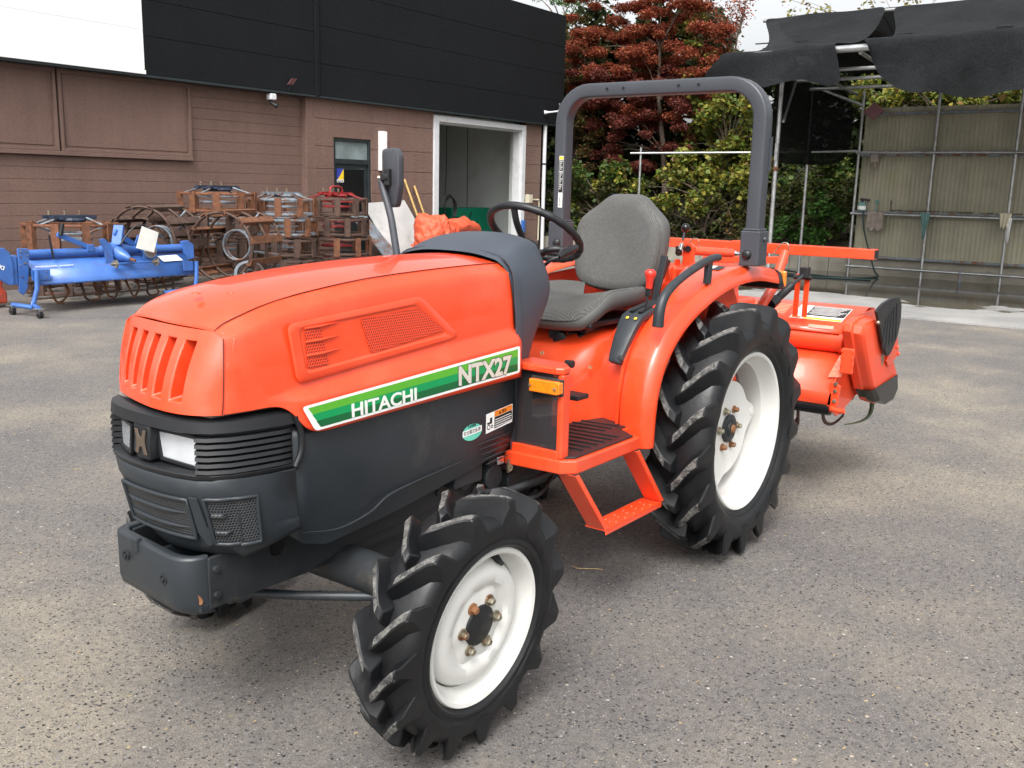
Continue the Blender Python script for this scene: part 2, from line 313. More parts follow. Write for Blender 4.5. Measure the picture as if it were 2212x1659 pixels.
# ------------------------------------------------------------------ geometry helpers
V = Vector
class MB:
    def __init__(s): s.v = []; s.f = []; s.m = []; s.uv = {}
    def add(s, vs, fs, mi=0):
        o = len(s.v); s.v += [tuple(q) for q in vs]
        for f in fs: s.f.append(tuple(i+o for i in f)); s.m.append(mi)
        return s
    def box(s, a, b, mi=0):
        x0, y0, z0 = a; x1, y1, z1 = b
        if x0 > x1: x0, x1 = x1, x0
        if y0 > y1: y0, y1 = y1, y0
        if z0 > z1: z0, z1 = z1, z0
        vs = [(x0, y0, z0), (x1, y0, z0), (x1, y1, z0), (x0, y1, z0), (x0, y0, z1), (x1, y0, z1), (x1, y1, z1), (x0, y1, z1)]
        return s.add(vs, [(3, 2, 1, 0), (4, 5, 6, 7), (0, 1, 5, 4), (1, 2, 6, 5), (2, 3, 7, 6), (3, 0, 4, 7)], mi)
    def bar(s, p, q, w, h, upv=(0, 0, 1), mi=0):
        """rectangular bar from p to q, width w (sideways) and height h (along upv)"""
        p, q = V(p), V(q); d = (q-p).normalized(); a = d.cross(V(upv))
        if a.length < 1e-4: a = d.cross(V((1, 0, 0)))
        a.normalize(); n = a.cross(d).normalized()
        vs = [c+a*(i*w/2)+n*(j*h/2) for c in (p, q) for i, j in ((-1, -1), (1, -1), (1, 1), (-1, 1))]
        return s.add(vs, [(0, 1, 2, 3), (7, 6, 5, 4), (0, 4, 5, 1), (1, 5, 6, 2), (2, 6, 7, 3), (3, 7, 4, 0)], mi)
    def tube(s, pts, r, n=10, mi=0, cap=True, closed=False, flat=None):
        pts = [V(p) for p in pts]; N = len(pts); rs = r if isinstance(r, (list, tuple)) else [r]*N
        rings = []; prev = None
        for i, p in enumerate(pts):
            if closed: d = pts[(i+1) % N]-pts[i-1]
            else: d = pts[min(i+1, N-1)]-pts[max(i-1, 0)]
            d.normalize()
            if prev is None:
                a = d.cross(V((0, 0, 1)));
                if a.length < .05: a = d.cross(V((1, 0, 0)))
            else: a = prev-d*prev.dot(d)
            a.normalize(); prev = a.copy(); bq = d.cross(a)
            k = flat or 1
            rings.append([p+(a*math.cos(2*PI*j/n)+bq*math.sin(2*PI*j/n)*k)*rs[i] for j in range(n)])
        vs = [q for R in rings for q in R]; fs = []
        for i in range(N if closed else N-1):
            i2 = (i+1) % N
            for j in range(n):
                j2 = (j+1) % n; fs.append((i*n+j, i2*n+j, i2*n+j2, i*n+j2))
        if cap and not closed: fs += [tuple(range(n)), tuple(reversed(range((N-1)*n, N*n)))]
        return s.add(vs, fs, mi)
    def cyl(s, p, q, r, n=16, mi=0, r2=None): return s.tube([p, q], [r, r if r2 is None else r2], n, mi)
    def lathe(s, prof, c, ax, n=32, mi=0, close=False):
        """prof: list of (along, radius) about axis ax through c"""
        ax = V(ax).normalized(); a = ax.cross(V((0, 0, 1)))
        if a.length < .1: a = ax.cross(V((1, 0, 0)))
        a.normalize(); b = ax.cross(a); c = V(c)
        vs = []; K = len(prof)
        for k, (t, r) in enumerate(prof):
            for j in range(n):
                th = 2*PI*j/n; vs.append(c+ax*t+(a*math.cos(th)+b*math.sin(th))*r)
        fs = []
        for k in range(K if close else K-1):
            k2 = (k+1) % K
            for j in range(n):
                j2 = (j+1) % n; fs.append((k*n+j, k*n+j2, k2*n+j2, k2*n+j))
        return s.add(vs, fs, mi)
    def loft(s, rings, closed=True, cap=True, mi=0):
        n = len(rings[0]); vs = [q for R in rings for q in R]; fs = []
        for i in range(len(rings)-1):
            for j in range(n if closed else n-1):
                j2 = (j+1) % n; fs.append((i*n+j, (i+1)*n+j, (i+1)*n+j2, i*n+j2))
        if cap and closed: fs += [tuple(range(n)), tuple(reversed(range((len(rings)-1)*n, len(rings)*n)))]
        return s.add(vs, fs, mi)
    def prism(s, poly, off, mi=0):
        """polygon of 3D points extruded by vector off"""
        o = V(off); a = [V(p) for p in poly]; b = [p+o for p in a]; n = len(a)
        return s.add(a+b, [tuple(range(n)), tuple(reversed(range(n, 2*n)))]+[(i, i+n, (i+1) % n+n, (i+1) % n) for i in range(n)], mi)
    def ball(s, c, r, n=12, mi=0, sc=(1, 1, 1)):
        c = V(c); vs = []; K = n//2
        for k in range(1, K):
            t = PI*k/K
            for j in range(n):
                p = 2*PI*j/n; vs.append(c+V((math.sin(t)*math.cos(p)*sc[0], math.sin(t)*math.sin(p)*sc[1], math.cos(t)*sc[2]))*r)
        fs = [((k*n+j), (k*n+(j+1) % n), ((k+1)*n+(j+1) % n), ((k+1)*n+j)) for k in range(K-2) for j in range(n)]
        vs += [c+V((0, 0, r*sc[2])), c-V((0, 0, r*sc[2]))]; a = len(vs)-2
        fs += [(a, (j+1) % n, j) for j in range(n)]+[(a+1, (K-2)*n+j, (K-2)*n+(j+1) % n) for j in range(n)]
        return s.add(vs, fs, mi)
    def build(s, name, mats, parent=None, bevel=0, smooth=None, seg=2, subsurf=0, xf=None, solid=0, recalc=True):
        if not isinstance(mats, (list, tuple)): mats = [mats]
        inv = (xf if xf is not None else (WM.get(parent.name) if parent is not None else Matrix())).inverted()
        me = bpy.data.meshes.new(name); me.from_pydata([inv @ V(v) for v in s.v], [], s.f)
        for q in mats: me.materials.append(M[q] if isinstance(q, str) else q)
        me.polygons.foreach_set('material_index', s.m)
        if recalc:
            bm = bmesh.new(); bm.from_mesh(me); bmesh.ops.recalc_face_normals(bm, faces=bm.faces); bm.to_mesh(me); bm.free()
        o = bpy.data.objects.new(name, me); COL.objects.link(o)
        if parent is not None: o.parent = parent; WM[o.name] = WM[parent.name]
        else: WM[o.name] = Matrix()
        if subsurf:
            md = o.modifiers.new('subsurf', 'SUBSURF'); md.levels = md.render_levels = subsurf
        if solid:
            md = o.modifiers.new('solid', 'SOLIDIFY'); md.thickness = solid; md.offset = -1
        if bevel:
            md = o.modifiers.new('bevel', 'BEVEL'); md.width = bevel; md.segments = seg; md.limit_method = 'ANGLE'; md.angle_limit = math.radians(35)
        if smooth is not None or subsurf:
            me.polygons.foreach_set('use_smooth', [True]*len(me.polygons))
            if not subsurf: me.set_sharp_from_angle(angle=math.radians(smooth if smooth else 40))
        return o
WM = {}
def uvplane(o, ax1=0, ax2=2, sc=1):
    me = o.data; uv = me.uv_layers.new(name='uv')
    for l in me.loops:
        c = me.vertices[l.vertex_index].co; uv.data[l.index].uv = (c[ax1]*sc, c[ax2]*sc)
def tag(o, label=None, cat=None, group=None, kind=None):
    if label: o['label'] = label
    if cat: o['category'] = cat
    if group: o['group'] = group
    if kind: o['kind'] = kind
    return o
def empty(name, loc=(0, 0, 0), rz=0, label=None, cat=None, group=None, mw=None):
    o = bpy.data.objects.new(name, None); COL.objects.link(o)
    mw = mw if mw is not None else Matrix.Translation(V(loc)) @ Matrix.Rotation(rz, 4, 'Z')
    o.matrix_world = mw; WM[o.name] = mw.copy()
    o.empty_display_size = .1
    return tag(o, label, cat, group)
def copy_tree(o, parent=None):
    c = o.copy(); COL.objects.link(c)
    if parent is not None: c.parent = parent
    for ch in list(o.children): copy_tree(ch, c)
    return c
def text(body, size, mtx, material, parent, name='lettering', extrude=.0006, align='LEFT', bold=0, xs=1, shear=0):
    cu = bpy.data.curves.new(name, 'FONT'); cu.body = body; cu.size = size; cu.extrude = extrude; cu.offset = bold; cu.align_x = align; cu.shear = shear
    cu.resolution_u = 3
    t = bpy.data.objects.new(name+'_tmp', cu); COL.objects.link(t)
    me = bpy.data.meshes.new_from_object(t.evaluated_get(bpy.context.evaluated_depsgraph_get()))
    bpy.data.objects.remove(t); me.materials.clear(); me.materials.append(M[material])
    sc = Matrix.Diagonal((xs, 1, 1, 1))
    me.transform(WM[parent.name].inverted() @ mtx @ sc)
    o = bpy.data.objects.new(name, me); COL.objects.link(o); o.parent = parent; WM[o.name] = WM[parent.name]
    return o
def frame(o, xa, ya):
    """matrix with origin o, x axis xa, y axis ya"""
    xa = V(xa).normalized(); z = xa.cross(V(ya)).normalized(); ya = z.cross(xa)
    m = Matrix.Identity(4)
    for i in range(3): m[i][0] = xa[i]; m[i][1] = ya[i]; m[i][2] = z[i]; m[i][3] = V(o)[i]
    return m
def lerp(a, b, t): return a+(b-a)*t
def cr(pts, n=6, closed=False):
    """catmull-rom through 3D points"""
    P = [V(p) for p in pts]; N = len(P); out = []
    rng = range(N if closed else N-1)
    for i in rng:
        p1, p2 = P[i], P[(i+1) % N]
        p0 = P[i-1] if (closed or i > 0) else p1*2-p2
        p3 = P[(i+2) % N] if (closed or i+2 < N) else p2*2-p1
        for k in range(n):
            t = k/n
            out.append(.5*((2*p1)+(p2-p0)*t+(2*p0-5*p1+4*p2-p3)*t*t+(3*p1-p0-3*p2+p3)*t**3))
    if not closed: out.append(P[-1])
    return out
def roundpoly(pts, r, n=4):
    """round the corners of a planar 3D polygon"""
    P = [V(p) for p in pts]; N = len(P); out = []
    for i in range(N):
        a, b, c = P[i-1], P[i], P[(i+1) % N]
        u = (a-b); w = (c-b); ru = min(r, u.length*.45); rw = min(r, w.length*.45)
        s0 = b+u.normalized()*ru; s1 = b+w.normalized()*rw
        for k in range(n+1):
            t = k/n; out.append(s0*(1-t)**2+b*2*t*(1-t)+s1*t*t)
    return out

# ------------------------------------------------------------------ light
world = bpy.data.worlds.new('World'); scene.world = world; world.use_nodes = True
wn = world.node_tree; bg = wn.nodes['Background']
sky = wn.nodes.new('ShaderNodeTexSky'); sky.sky_type = 'NISHITA'; sky.sun_disc = False
SUN_EL, SUN_AZ = math.radians(52), math.radians(25)      # azimuth measured from +x towards +y
sky.sun_elevation = SUN_EL; sky.sun_rotation = math.radians(90)-SUN_AZ
sky.air_density = 1.0; sky.dust_density = 6.0; sky.ozone_density = 1.0
hs = wn.nodes.new('ShaderNodeHueSaturation'); hs.inputs['Saturation'].default_value = .12
wn.links.new(sky.outputs[0], hs.inputs['Color']); wn.links.new(hs.outputs[0], bg.inputs[0]); bg.inputs[1].default_value = .15
sd = bpy.data.lights.new('sun', 'SUN'); sd.energy = .9; sd.angle = math.radians(22); sd.color = (1, .97, .92)
so = bpy.data.objects.new('sun', sd); COL.objects.link(so)
sdir = V((math.cos(SUN_AZ)*math.cos(SUN_EL), math.sin(SUN_AZ)*math.cos(SUN_EL), math.sin(SUN_EL)))
so.rotation_euler = sdir.to_track_quat('Z', 'Y').to_euler(); so.location = (0, 0, 20)
scene.view_settings.view_transform = 'Standard'; scene.view_settings.look = 'None'; scene.view_settings.exposure = 1.03; scene.view_settings.gamma = 1

exec_parts = []
M['smoke'] = (lambda: None)()
def smoke():
    m, nt, b = new_mat('smoked_plastic'); b.inputs['Base Color'].default_value = (.045, .04, .042, 1); b.inputs['Roughness'].default_value = .12; b.inputs['Alpha'].default_value = .68; b.inputs['Coat Weight'].default_value = .5
    return m
M['smoke'] = smoke()
M['peach'] = mat('peach_print', (.85, .34, .22), .5)
M['peach2'] = mat('faded_label', (.86, .20, .12), .5, var=.3, vscale=60)
M['blue_sticker'] = mat('blue_sticker', (.03, .05, .32), .4)
M['soil'] = mat('bank_soil', (.045, .038, .022), .95, var=.3, vscale=3)
M['straw'] = mat('straw', (.45, .33, .16), .8, var=.3, vscale=30)
M['grit'] = mat('grit', (.30, .28, .26), .85, var=.4, vscale=4)
M['shut'] = mat('shut_gap', (.10, .012, .006), .6)
M['old_orange'] = mat('old_orange_paint', (.42, .06, .03), .6, var=.2, dirt=(.15, .06, .04), dscale=5)
M['leaf_cover'] = leaf_mat('cover_leaf', [(.02, .035, .012), (.045, .07, .018), (.10, .11, .03), (.06, .045, .02), (.03, .05, .015), (.16, .14, .05)])
# ================================================================== TRACTOR
TR = empty('tractor', (0.9, 0, 0), 0, 'orange compact farm tractor with grey roll bar, white wheel rims and grey seat', 'tractor')

# ---- wheels: built in a local frame, axle along +y (outward), then placed
def make_wheel(kind, R, Rc, hw, rf, yfl, disc_y, disc_r, nut_r, nlug, cap_r, phase, side_w):
    """yfl: rim flange plane measured from the tyre centre plane"""
    I = Matrix.Identity(4)
    rim = MB(); t = .004
    if kind == 'front':
        prof = [(yfl, rf), (yfl+.006, rf-.004), (yfl+.003, rf-.014), (yfl-.012, rf-.024), (yfl-.030, rf-.026), (yfl-.045, rf-.040), (yfl-.10, rf-.043), (-yfl, rf-.02), (-yfl, rf)]
        rim.lathe(prof, (0, 0, 0), (0, 1, 0), 72)
        dr = disc_r
        dp = [(yfl-.075, rf-.041), (yfl-.042, dr), (yfl-.022, dr-.012), (yfl-.012, dr-.03), (yfl-.016, .120), (yfl-.028, .104), (disc_y, .092), (disc_y, .0)]
        # bolt bosses swell out of the dish between the nuts
        K = len(dp); n = 72; vs = []
        for (y, r) in dp:
            for j in range(n):
                th = 2*PI*j/n
                rr = r; yy = y
                if .085 < r < .115: rr = r+.007*math.cos(6*(th-math.radians(60)))
                vs.append((rr*math.cos(th), yy, rr*math.sin(th)))
        fs = [(k*n+j, (k+1)*n+j, (k+1)*n+(j+1) % n, k*n+(j+1) % n) for k in range(K-1) for j in range(n)]
        rim.add(vs, fs)
    else:
        prof = [(yfl, rf), (yfl+.006, rf-.004), (yfl+.003, rf-.015), (yfl-.014, rf-.026), (yfl-.045, rf-.032), (yfl-.062, rf-.048), (yfl-.15, rf-.052), (-yfl, rf-.02), (-yfl, rf)]
        rim.lathe(prof, (0, 0, 0), (0, 1, 0), 96)
        # scalloped disc with four lobes reaching the barrel
        n = 96; vs = []; outer = []
        for j in range(n):
            th = 2*PI*j/n; k = (math.cos(3*(th-math.radians(53)))+1)/2
            rr = lerp(.203, rf-.055, k**9.0); outer.append((rr, th))
        for (dy, f_) in ((-.012, 1.0), (0, .985), (0, .6), (0, .0)):
            for rr, th in outer:
                q = rr*f_; vs.append((q*math.cos(th), disc_y+dy, q*math.sin(th)))
        fs = [(k*n+j, (k+1)*n+j, (k+1)*n+(j+1) % n, k*n+(j+1) % n) for k in range(3) for j in range(n)]
        rim.add(vs, fs)
        for j in range(3):                                   # bolted lugs where the disc meets the barrel
            th = math.radians(53+120*j); c = V((math.cos(th), 0, math.sin(th)))
            rim.cyl(c*(rf-.085)+V((0, disc_y-.01, 0)), c*(rf-.085)+V((0, disc_y+.004, 0)), .018, 12)
    w = rim.build(kind+'_wheel', 'white_rim', None, smooth=38, xf=I)
    # tyre carcass
    ty = MB()
    H = Rc-rf
    prof = [(yfl-.006, rf-.006), (yfl+.004, rf+.004), (yfl+.012, rf+H*.10), (yfl+.0155, rf+H*.13), (yfl+.0150, rf+H*.17), (hw*.98, rf+H*.27), (hw*1.0, rf+H*.30), (hw*1.07, rf+H*.50), (hw*1.06, rf+H*.66), (hw*.98, rf+H*.80), (hw*.80, rf+H*.92), (hw*.4, Rc-.002), (0, Rc)]
    prof = prof+[(-y, r) for y, r in reversed(prof[:-1])]
    ty.lathe(prof, (0, 0, 0), (0, 1, 0), 120)
    # lugs
    def sec(lst, y, phi, rb, rtp, wb, wt, side):
        pts = []
        for rr, off in ((rb, -wb/2), (rtp, -wt/2), (rtp, wt/2), (rb, wb/2)):
            a = phi+off/max(rr, .1)
            pts.append((rr*math.cos(a), y*side, rr*math.sin(a)))
        lst.append(pts)
    for side in (1, -1):
        for k in range(nlug):
            p0 = 2*PI*(k+(.0 if side == 1 else .5))/nlug+phase
            S = []
            wt, wb = side_w; swp = {'front': .30, 'rear': .27}[kind]
            ys = [(-.10, 0), (.12, .14), (.35, .36), (.60, .66), (.82, .88), (.98, 1.0)]
            for i, (fy, fp) in enumerate(ys):
                y = hw*fy; ph = p0+swp*fp
                rb = Rc-.012-(.02 if fy > .7 else 0)-(.02 if fy > .9 else 0)
                rtp = R-(.010 if i == 0 else 0)-.008*fy-(.004 if fy > .9 else 0)-(.010*fy if side < 0 and kind == 'front' else 0)
                grow = 1+.25*fy
                sec(S, y, ph, rb, rtp, wb*grow, wt*(1.0+.10*fy), side)
            # buttress running down the shoulder
            sec(S, hw*1.05, p0+swp*1.05, rf+H*.62, R-.028, wb*1.15, wt*.95, side)
            sec(S, hw*1.075, p0+swp*1.10, rf+H*.50, rf+H*.80, wb*.75, wt*.5, side)
            sec(S, hw*1.06, p0+swp*1.12, rf+H*.40, rf+H*.44, wb*.3, wt*.3, side)
            o = len(ty.v); vs = [q for R_ in S for q in R_]; n = 4
            ty.add(vs, [], 0)
            for i in range(len(S)-1):
                for j in range(3):
                    f_ = (o+i*n+j, o+(i+1)*n+j, o+(i+1)*n+j+1, o+i*n+j+1)
                    ty.f.append(f_); ty.m.append(1 if (j == 1 and 0 < i < 5) else 0)
            ty.f.append((o, o+1, o+2, o+3)); ty.m.append(0)
            e = o+(len(S)-1)*n; ty.f.append((e+3, e+2, e+1, e)); ty.m.append(0)
    tyre = ty.build('tyre', ['rubber', 'lug_top'], w, bevel=.0035, smooth=32, seg=1)
    # hub cap, nuts, valve
    hb = MB()
    if kind == 'front': hb.lathe([(disc_y-.002, cap_r), (disc_y+.006, cap_r-.002), (disc_y+.008, cap_r-.008), (disc_y+.008, .004), (disc_y+.009, 0)], (0, 0, 0), (0, 1, 0), 48)
    else:
        hb.lathe([(disc_y-.002, cap_r), (disc_y+.012, cap_r), (disc_y+.016, cap_r-.006), (disc_y+.016, cap_r*.62), (disc_y+.024, cap_r*.58), (disc_y+.024, .0)], (0, 0, 0), (0, 1, 0), 40)
    hc = hb.build('hub_cap', 'black_plastic' if kind == 'front' else 'dark_metal', w, smooth=35)
    if kind == 'rear':
        c = MB(); c.lathe([(disc_y+.024, .019), (disc_y+.031, .017), (disc_y+.031, 0)], (0, 0, 0), (0, 1, 0), 20); c.build('axle_end', 'rusty_bolt', w, smooth=35)
    a0 = {'front': 59, 'rear': 63}[kind]
    for k in range(6):
        th = math.radians(a0+60*k); cx, cz = nut_r*math.cos(th), nut_r*math.sin(th)
        nb = MB(); L_ = .017 if kind == 'front' else .021
        nb.lathe([(disc_y, .0165), (disc_y+.005, .0165), (disc_y+.006, .012)], (cx, 0, cz), (0, 1, 0), 18)
        nb.lathe([(disc_y+.005, .0115), (disc_y+L_, .0108), (disc_y+L_+.003, .008), (disc_y+L_+.003, 0)], (cx, 0, cz), (0, 1, 0), 6)
        nb.build('wheel_nut', 'rusty_bolt' if (k in ((1, 4) if kind == 'rear' else (0,))) else 'zinc', w, smooth=30)
    if kind == 'front':
        vb = MB(); th = math.radians(113); rr = rf-.038
        p = V((rr*math.cos(th), yfl-.045, rr*math.sin(th))); q = p+V((-.012*math.cos(th), .034, -.012*math.sin(th)))
        vb.tube([p, lerp(p, q, .55), q], [.013, .009, .006], 10); vb.build('valve', 'black_plastic', w, smooth=40)
    return w
fwl = make_wheel('front', .370, .322, .083, .222, .072, .050, .176, .070, 15, .058, math.radians(9), (.028, .070))
rwl = make_wheel('rear', .534, .478, .122, .3338, .092, .003, .2, .088, 17, .060, math.radians(4), (.036, .088))
def place(w, M4, par):
    w.parent = par; w.matrix_world = M4; w.matrix_basis = WM[par.name].inverted() @ M4
    WM[w.name] = M4.copy()
CAMB = .0848
YF, YR = .687-.072, .617-.092
def wheel_mtx(x, y, z, side, camber, steer=0, rot=0):
    return Matrix.Translation((x, y*side, z)) @ Matrix.Diagonal((1, side, 1, 1)) @ Matrix.Rotation(steer*side, 4, 'Z') @ Matrix.Rotation(-camber, 4, 'X') @ Matrix.Rotation(-rot, 4, 'Y')
fw2 = copy_tree(fwl); rw2 = copy_tree(rwl)
place(fwl, wheel_mtx(1.843, YF, .3685, 1, CAMB), TR); place(rwl, wheel_mtx(0, YR, .534, 1, 0), TR)
place(fw2, wheel_mtx(1.745, .575, .3685, -1, CAMB*.3, .25, .2), TR); place(rw2, wheel_mtx(0, YR, .534, -1, 0, 0, .1), TR)

# ---- bonnet shell -------------------------------------------------
def hood():
    b = MB()
    # station: x list per point; half profile points (x, y, z) from centre top to bottom edge
    st = []
    def S(x, zt, ys, zs, yh, zh, yc, zc, yf, zf, yb, zb, xs=None):
        p = [(x, 0, zt), (x, ys*.5, zt-.004), (x, ys, zs), (x, yh, zh), (x, lerp(yh, yc, .5)+.004, lerp(zh, zc, .45)), (x, yc, zc), (x, yf, zf), (x, yb, zb)]
        st.append(p)
    S(1.178, 1.285, .205, 1.262, .246, 1.236, .270, 1.052, .300, 1.012, .301, .893)
    S(1.30, 1.287, .205, 1.264, .246, 1.236, .270, 1.045, .300, 1.005, .301, .891)
    S(1.55, 1.284, .205, 1.259, .246, 1.230, .270, 1.031, .300, .991, .301, .886)
    S(1.80, 1.273, .204, 1.248, .245, 1.219, .269, 1.014, .300, .976, .301, .880)
    S(2.00, 1.255, .203, 1.228, .243, 1.198, .268, .999, .299, .965, .300, .874)
    S(2.095, 1.241, .202, 1.214, .241, 1.183, .267, .990, .294, .962, .298, .870)
    S(2.128, 1.235, .202, 1.208, .240, 1.177, .266, .987, .280, .966, .286, .930)
    S(2.165, 1.226, .201, 1.200, .239, 1.168, .262, .984, .266, .968, .268, .958)
    S(2.225, 1.205, .197, 1.182, .237, 1.150, .256, .982, .257, .966, .258, .954)
    # front loop (shared with the grille panel)
    st.append([(2.268, 0, 1.181), (2.268, .10, 1.178), (2.264, .190, 1.166), (2.272, .231, 1.138), (2.285, .240, 1.062), (2.292, .244, .985), (2.294, .244, .967), (2.296, .243, .953)])
    st.append([(2.300, 0, 1.153), (2.299, .10, 1.152), (2.292, .186, 1.150), (2.294, .222, 1.136), (2.302, .230, 1.062), (2.308, .232, .985), (2.309, .232, .967), (2.311, .230, .951)])
    st.append([(x-.014, max(0, y-.012), z-(.004 if i < 4 else 0)) for i, (x, y, z) in enumerate(st[-1])])
    rows = []
    for k_, p in enumerate(st):
        sk = (.022, .012) if k_ >= len(st)-2 else ((.014, .008) if k_ == len(st)-3 else (0, 0))      # the nose rakes back a little on the far side
        rows.append([(x-(sk[0] if z > 1.1 else sk[1]), -y, z) for x, y, z in reversed(p[1:])]+p)
    n = len(rows[0])
    vs = [q for r in rows for q in r]; fs = [(i*n+j, i*n+j+1, (i+1)*n+j+1, (i+1)*n+j) for i in range(len(rows)-1) for j in range(n-1)]
    b.add(vs, fs)
    o = b.build('bonnet', 'orange', TR, subsurf=3)
    me = o.data; cre = me.attributes.new('crease_edge', 'FLOAT', 'EDGE')
    ctr = 7
    cm = {2: 1, 3: .45, 5: .85, 6: .80, 7: 1}
    for e in me.edges:
        a, c = e.vertices; ja, jc = a % n-ctr, c % n-ctr
        if ja == jc and abs(ja) in cm: cre.data[e.index].value = cm[abs(ja)]
        ra, rc = a//n, c//n
        if ra == rc and ra in (0, len(rows)-2, len(rows)-1): cre.data[e.index].value = 1
    sm = o.modifiers.new('thick', 'SOLIDIFY'); sm.thickness = .006; sm.offset = -1
    return o
bonnet = hood()
# shut line between the top panel and the sides
for s_ in (1,):
    shut = MB(); P = cr([(2.292, .187, 1.151), (2.268, .190, 1.167), (2.225, .197, 1.1835), (2.165, .201, 1.2015), (2.095, .202, 1.2155), (2.0, .203, 1.2295), (1.8, .204, 1.2495), (1.55, .205, 1.2605), (1.30, .205, 1.2652), (1.2, .205, 1.2635)], 4)
    shut.tube([V((p.x, p.y*s_, p.z-.0008)) for p in P], .0016, 6); shut.build('shut_line', 'shut', bonnet)
def hood_side_y(z):      # side panel y at height z near x 1.2..2.1 (matches the shell)
    return lerp(.249, .273, min(1, max(0, (1.236-z)/(1.236-1.03))))
# bonnet grille: curved nose panel with five real slots
def nose():
    b = MB()
    plan = [(-.234, -.095), (-.229, -.085), (-.205, -.072), (-.158, -.054), (-.10, -.038), (-.059, -.027), (0, -.016), (.043, -.009), (.10, -.008), (.15, -.014), (.195, -.030), (.215, -.048), (.229, -.069), (.234, -.078)]
    def X(y, z):
        for (a, xa), (c, xc) in zip(plan, plan[1:]):
            if a <= y <= c:
                t = (y-a)/(c-a); d = lerp(xa, xc, t); break
        else: d = -.07
        t = (1.150-z)/.2
        bow = .012*math.sin(PI*min(1, max(0, t)))
        return lerp(2.306, 2.386, t)+d*lerp(.52, 1, min(1, max(0, t*1.2)))+bow
    slots = [(-.170, -.140), (-.106, -.074), (-.040, -.006), (.030, .068), (.104, .146)]
    ys = sorted(set([-.234, .234, -.229, -.218, -.205, -.19, .165, .18, .205, .218, .229]+[q for s_ in slots for q in s_]))
    zt, zb = 1.122, .978
    zs = [1.150, 1.140, zt]+[lerp(zt, zb, k/6) for k in range(1, 6)]+[zb, .97, .951]
    def zedge(y, z):   # panel top edge stays level, bottom edge dips slightly at the centre
        t = (1.150-z)/.2
        return z-(.014*min(1.2, max(0, (abs(y)-.19)/.041))**2 if t < .3 else 0)
    idx = {}
    for i, y in enumerate(ys):
        for k, z in enumerate(zs):
            zz = zedge(y, z); idx[i, k] = len(b.v); b.v.append((X(y, z), y, zz))
    for i in range(len(ys)-1):
        for k in range(len(zs)-1):
            inslot = any(abs(ys[i]-s_[0]) < 1e-6 for s_ in slots) and 2 <= k <= 7
            if not inslot: b.f.append((idx[i, k], idx[i+1, k], idx[i+1, k+1], idx[i, k+1])); b.m.append(0)
    dpt = .050
    for s_ in slots:
        i0 = ys.index(s_[0]); i1 = ys.index(s_[1]); loop = [idx[i0, k] for k in range(2, 9)]+[idx[i1, k] for k in range(8, 1, -1)]
        back = []
        for j in loop:
            x, y, z = b.v[j]; back.append(len(b.v)); b.v.append((x-dpt, y+.014 if y > lerp(s_[0], s_[1], .5) else y+.004, z+(.004 if z > 1.05 else .008)))
        for q in range(len(loop)):
            q2 = (q+1) % len(loop)
            b.f.append((loop[q], loop[q2], back[q2], back[q])); b.m.append(0)
        if s_ is not slots[-1]: b.f.append(tuple(back)); b.m.append(0)
        else:
            m0 = back[:7]; m1 = list(reversed(back[7:]))
            mid = []
            for p_, q_ in zip(m0, m1):
                mid.append(len(b.v)); b.v.append(tuple(lerp(V(b.v[p_]), V(b.v[q_]), .42)))
            for k in range(6): b.f.append((m0[k], mid[k], mid[k+1], m0[k+1])); b.m.append(0); b.f.append((mid[k], m1[k], m1[k+1], mid[k+1])); b.m.append(1)
    return b.build('bonnet_grille', ['orange', 'black_plastic'], TR, bevel=.004, smooth=50, seg=2)
nose()
for s_ in (1,):
    q = MB(); q.tube(cr([V((x-(.014 if s_ < 0 else 0), y*s_, z)) for x, y, z in ((2.296, .2275, 1.137), (2.3035, .2335, 1.06), (2.310, .2365, .985), (2.3135, .2350, .953))], 4), .0015, 6); q.build('shut_line', 'shut', bonnet)

# ---- side vent panel and perforated openings -----------------------
def side_poly(pts, off): return [V((x, hood_side_y(z)+off, z)) for x, z in pts]
for side in (1, -1):
    def mir(P): return [V((p.x, p.y*side, p.z)) for p in P]
    pv = MB()
    outer = roundpoly(side_poly([(2.128, 1.158), (1.625, 1.192), (1.465, 1.062), (1.50, 1.050), (2.11, 1.003)], 0), .025)
    o2 = roundpoly(side_poly([(2.122, 1.152), (1.628, 1.185), (1.478, 1.064), (1.505, 1.056), (2.105, 1.010)], .0035), .022)
    o3 = roundpoly(side_poly([(2.095, 1.146), (1.640, 1.172), (1.515, 1.071), (1.53, 1.064), (2.082, 1.026)], .0035), .02)
    o4 = roundpoly(side_poly([(2.088, 1.139), (1.646, 1.164), (1.530, 1.076), (1.54, 1.070), (2.077, 1.033)], -.001), .02)
    pv.loft([mir(outer), mir(o2), mir(o3), mir(o4)], cap=False)
    n = len(o4); pv.add(mir(o4), [tuple(range(n))])
    vp = pv.build('vent_panel', 'orange', TR, smooth=28)
    # big perforated field
    g = MB(); P = mir(roundpoly(side_poly([(1.874, 1.147), (1.640, 1.158), (1.533, 1.082), (1.845, 1.050)], .0012), .01)); g.add(P, [tuple(range(len(P)))])
    o = g.build('vent_mesh', 'orange_perf', vp); uvplane(o)
    for k in range(3):
        zc = 1.138-k*.0350; x1 = 2.020-k*.007
        g = MB(); P = mir(roundpoly(side_poly([(2.074, zc), (x1, zc+.002), (x1-.006, zc-.027), (2.074, zc-.029)], .0012), .008)); g.add(P, [tuple(range(len(P)))])
        o = g.build('vent_mesh', 'orange_perf', vp); uvplane(o)
        ry = hood_side_y(zc)
        f_ = MB(); f_.tube([V((2.074, (ry+.000)*side, zc+.0035)), V((2.02, (ry+.003)*side, zc+.0055)), V((1.955, (ry+.0005)*side, zc+.009))], [.0035, .004, .0006], 8)
        f_.build('vent_fin', 'orange', vp, smooth=60)
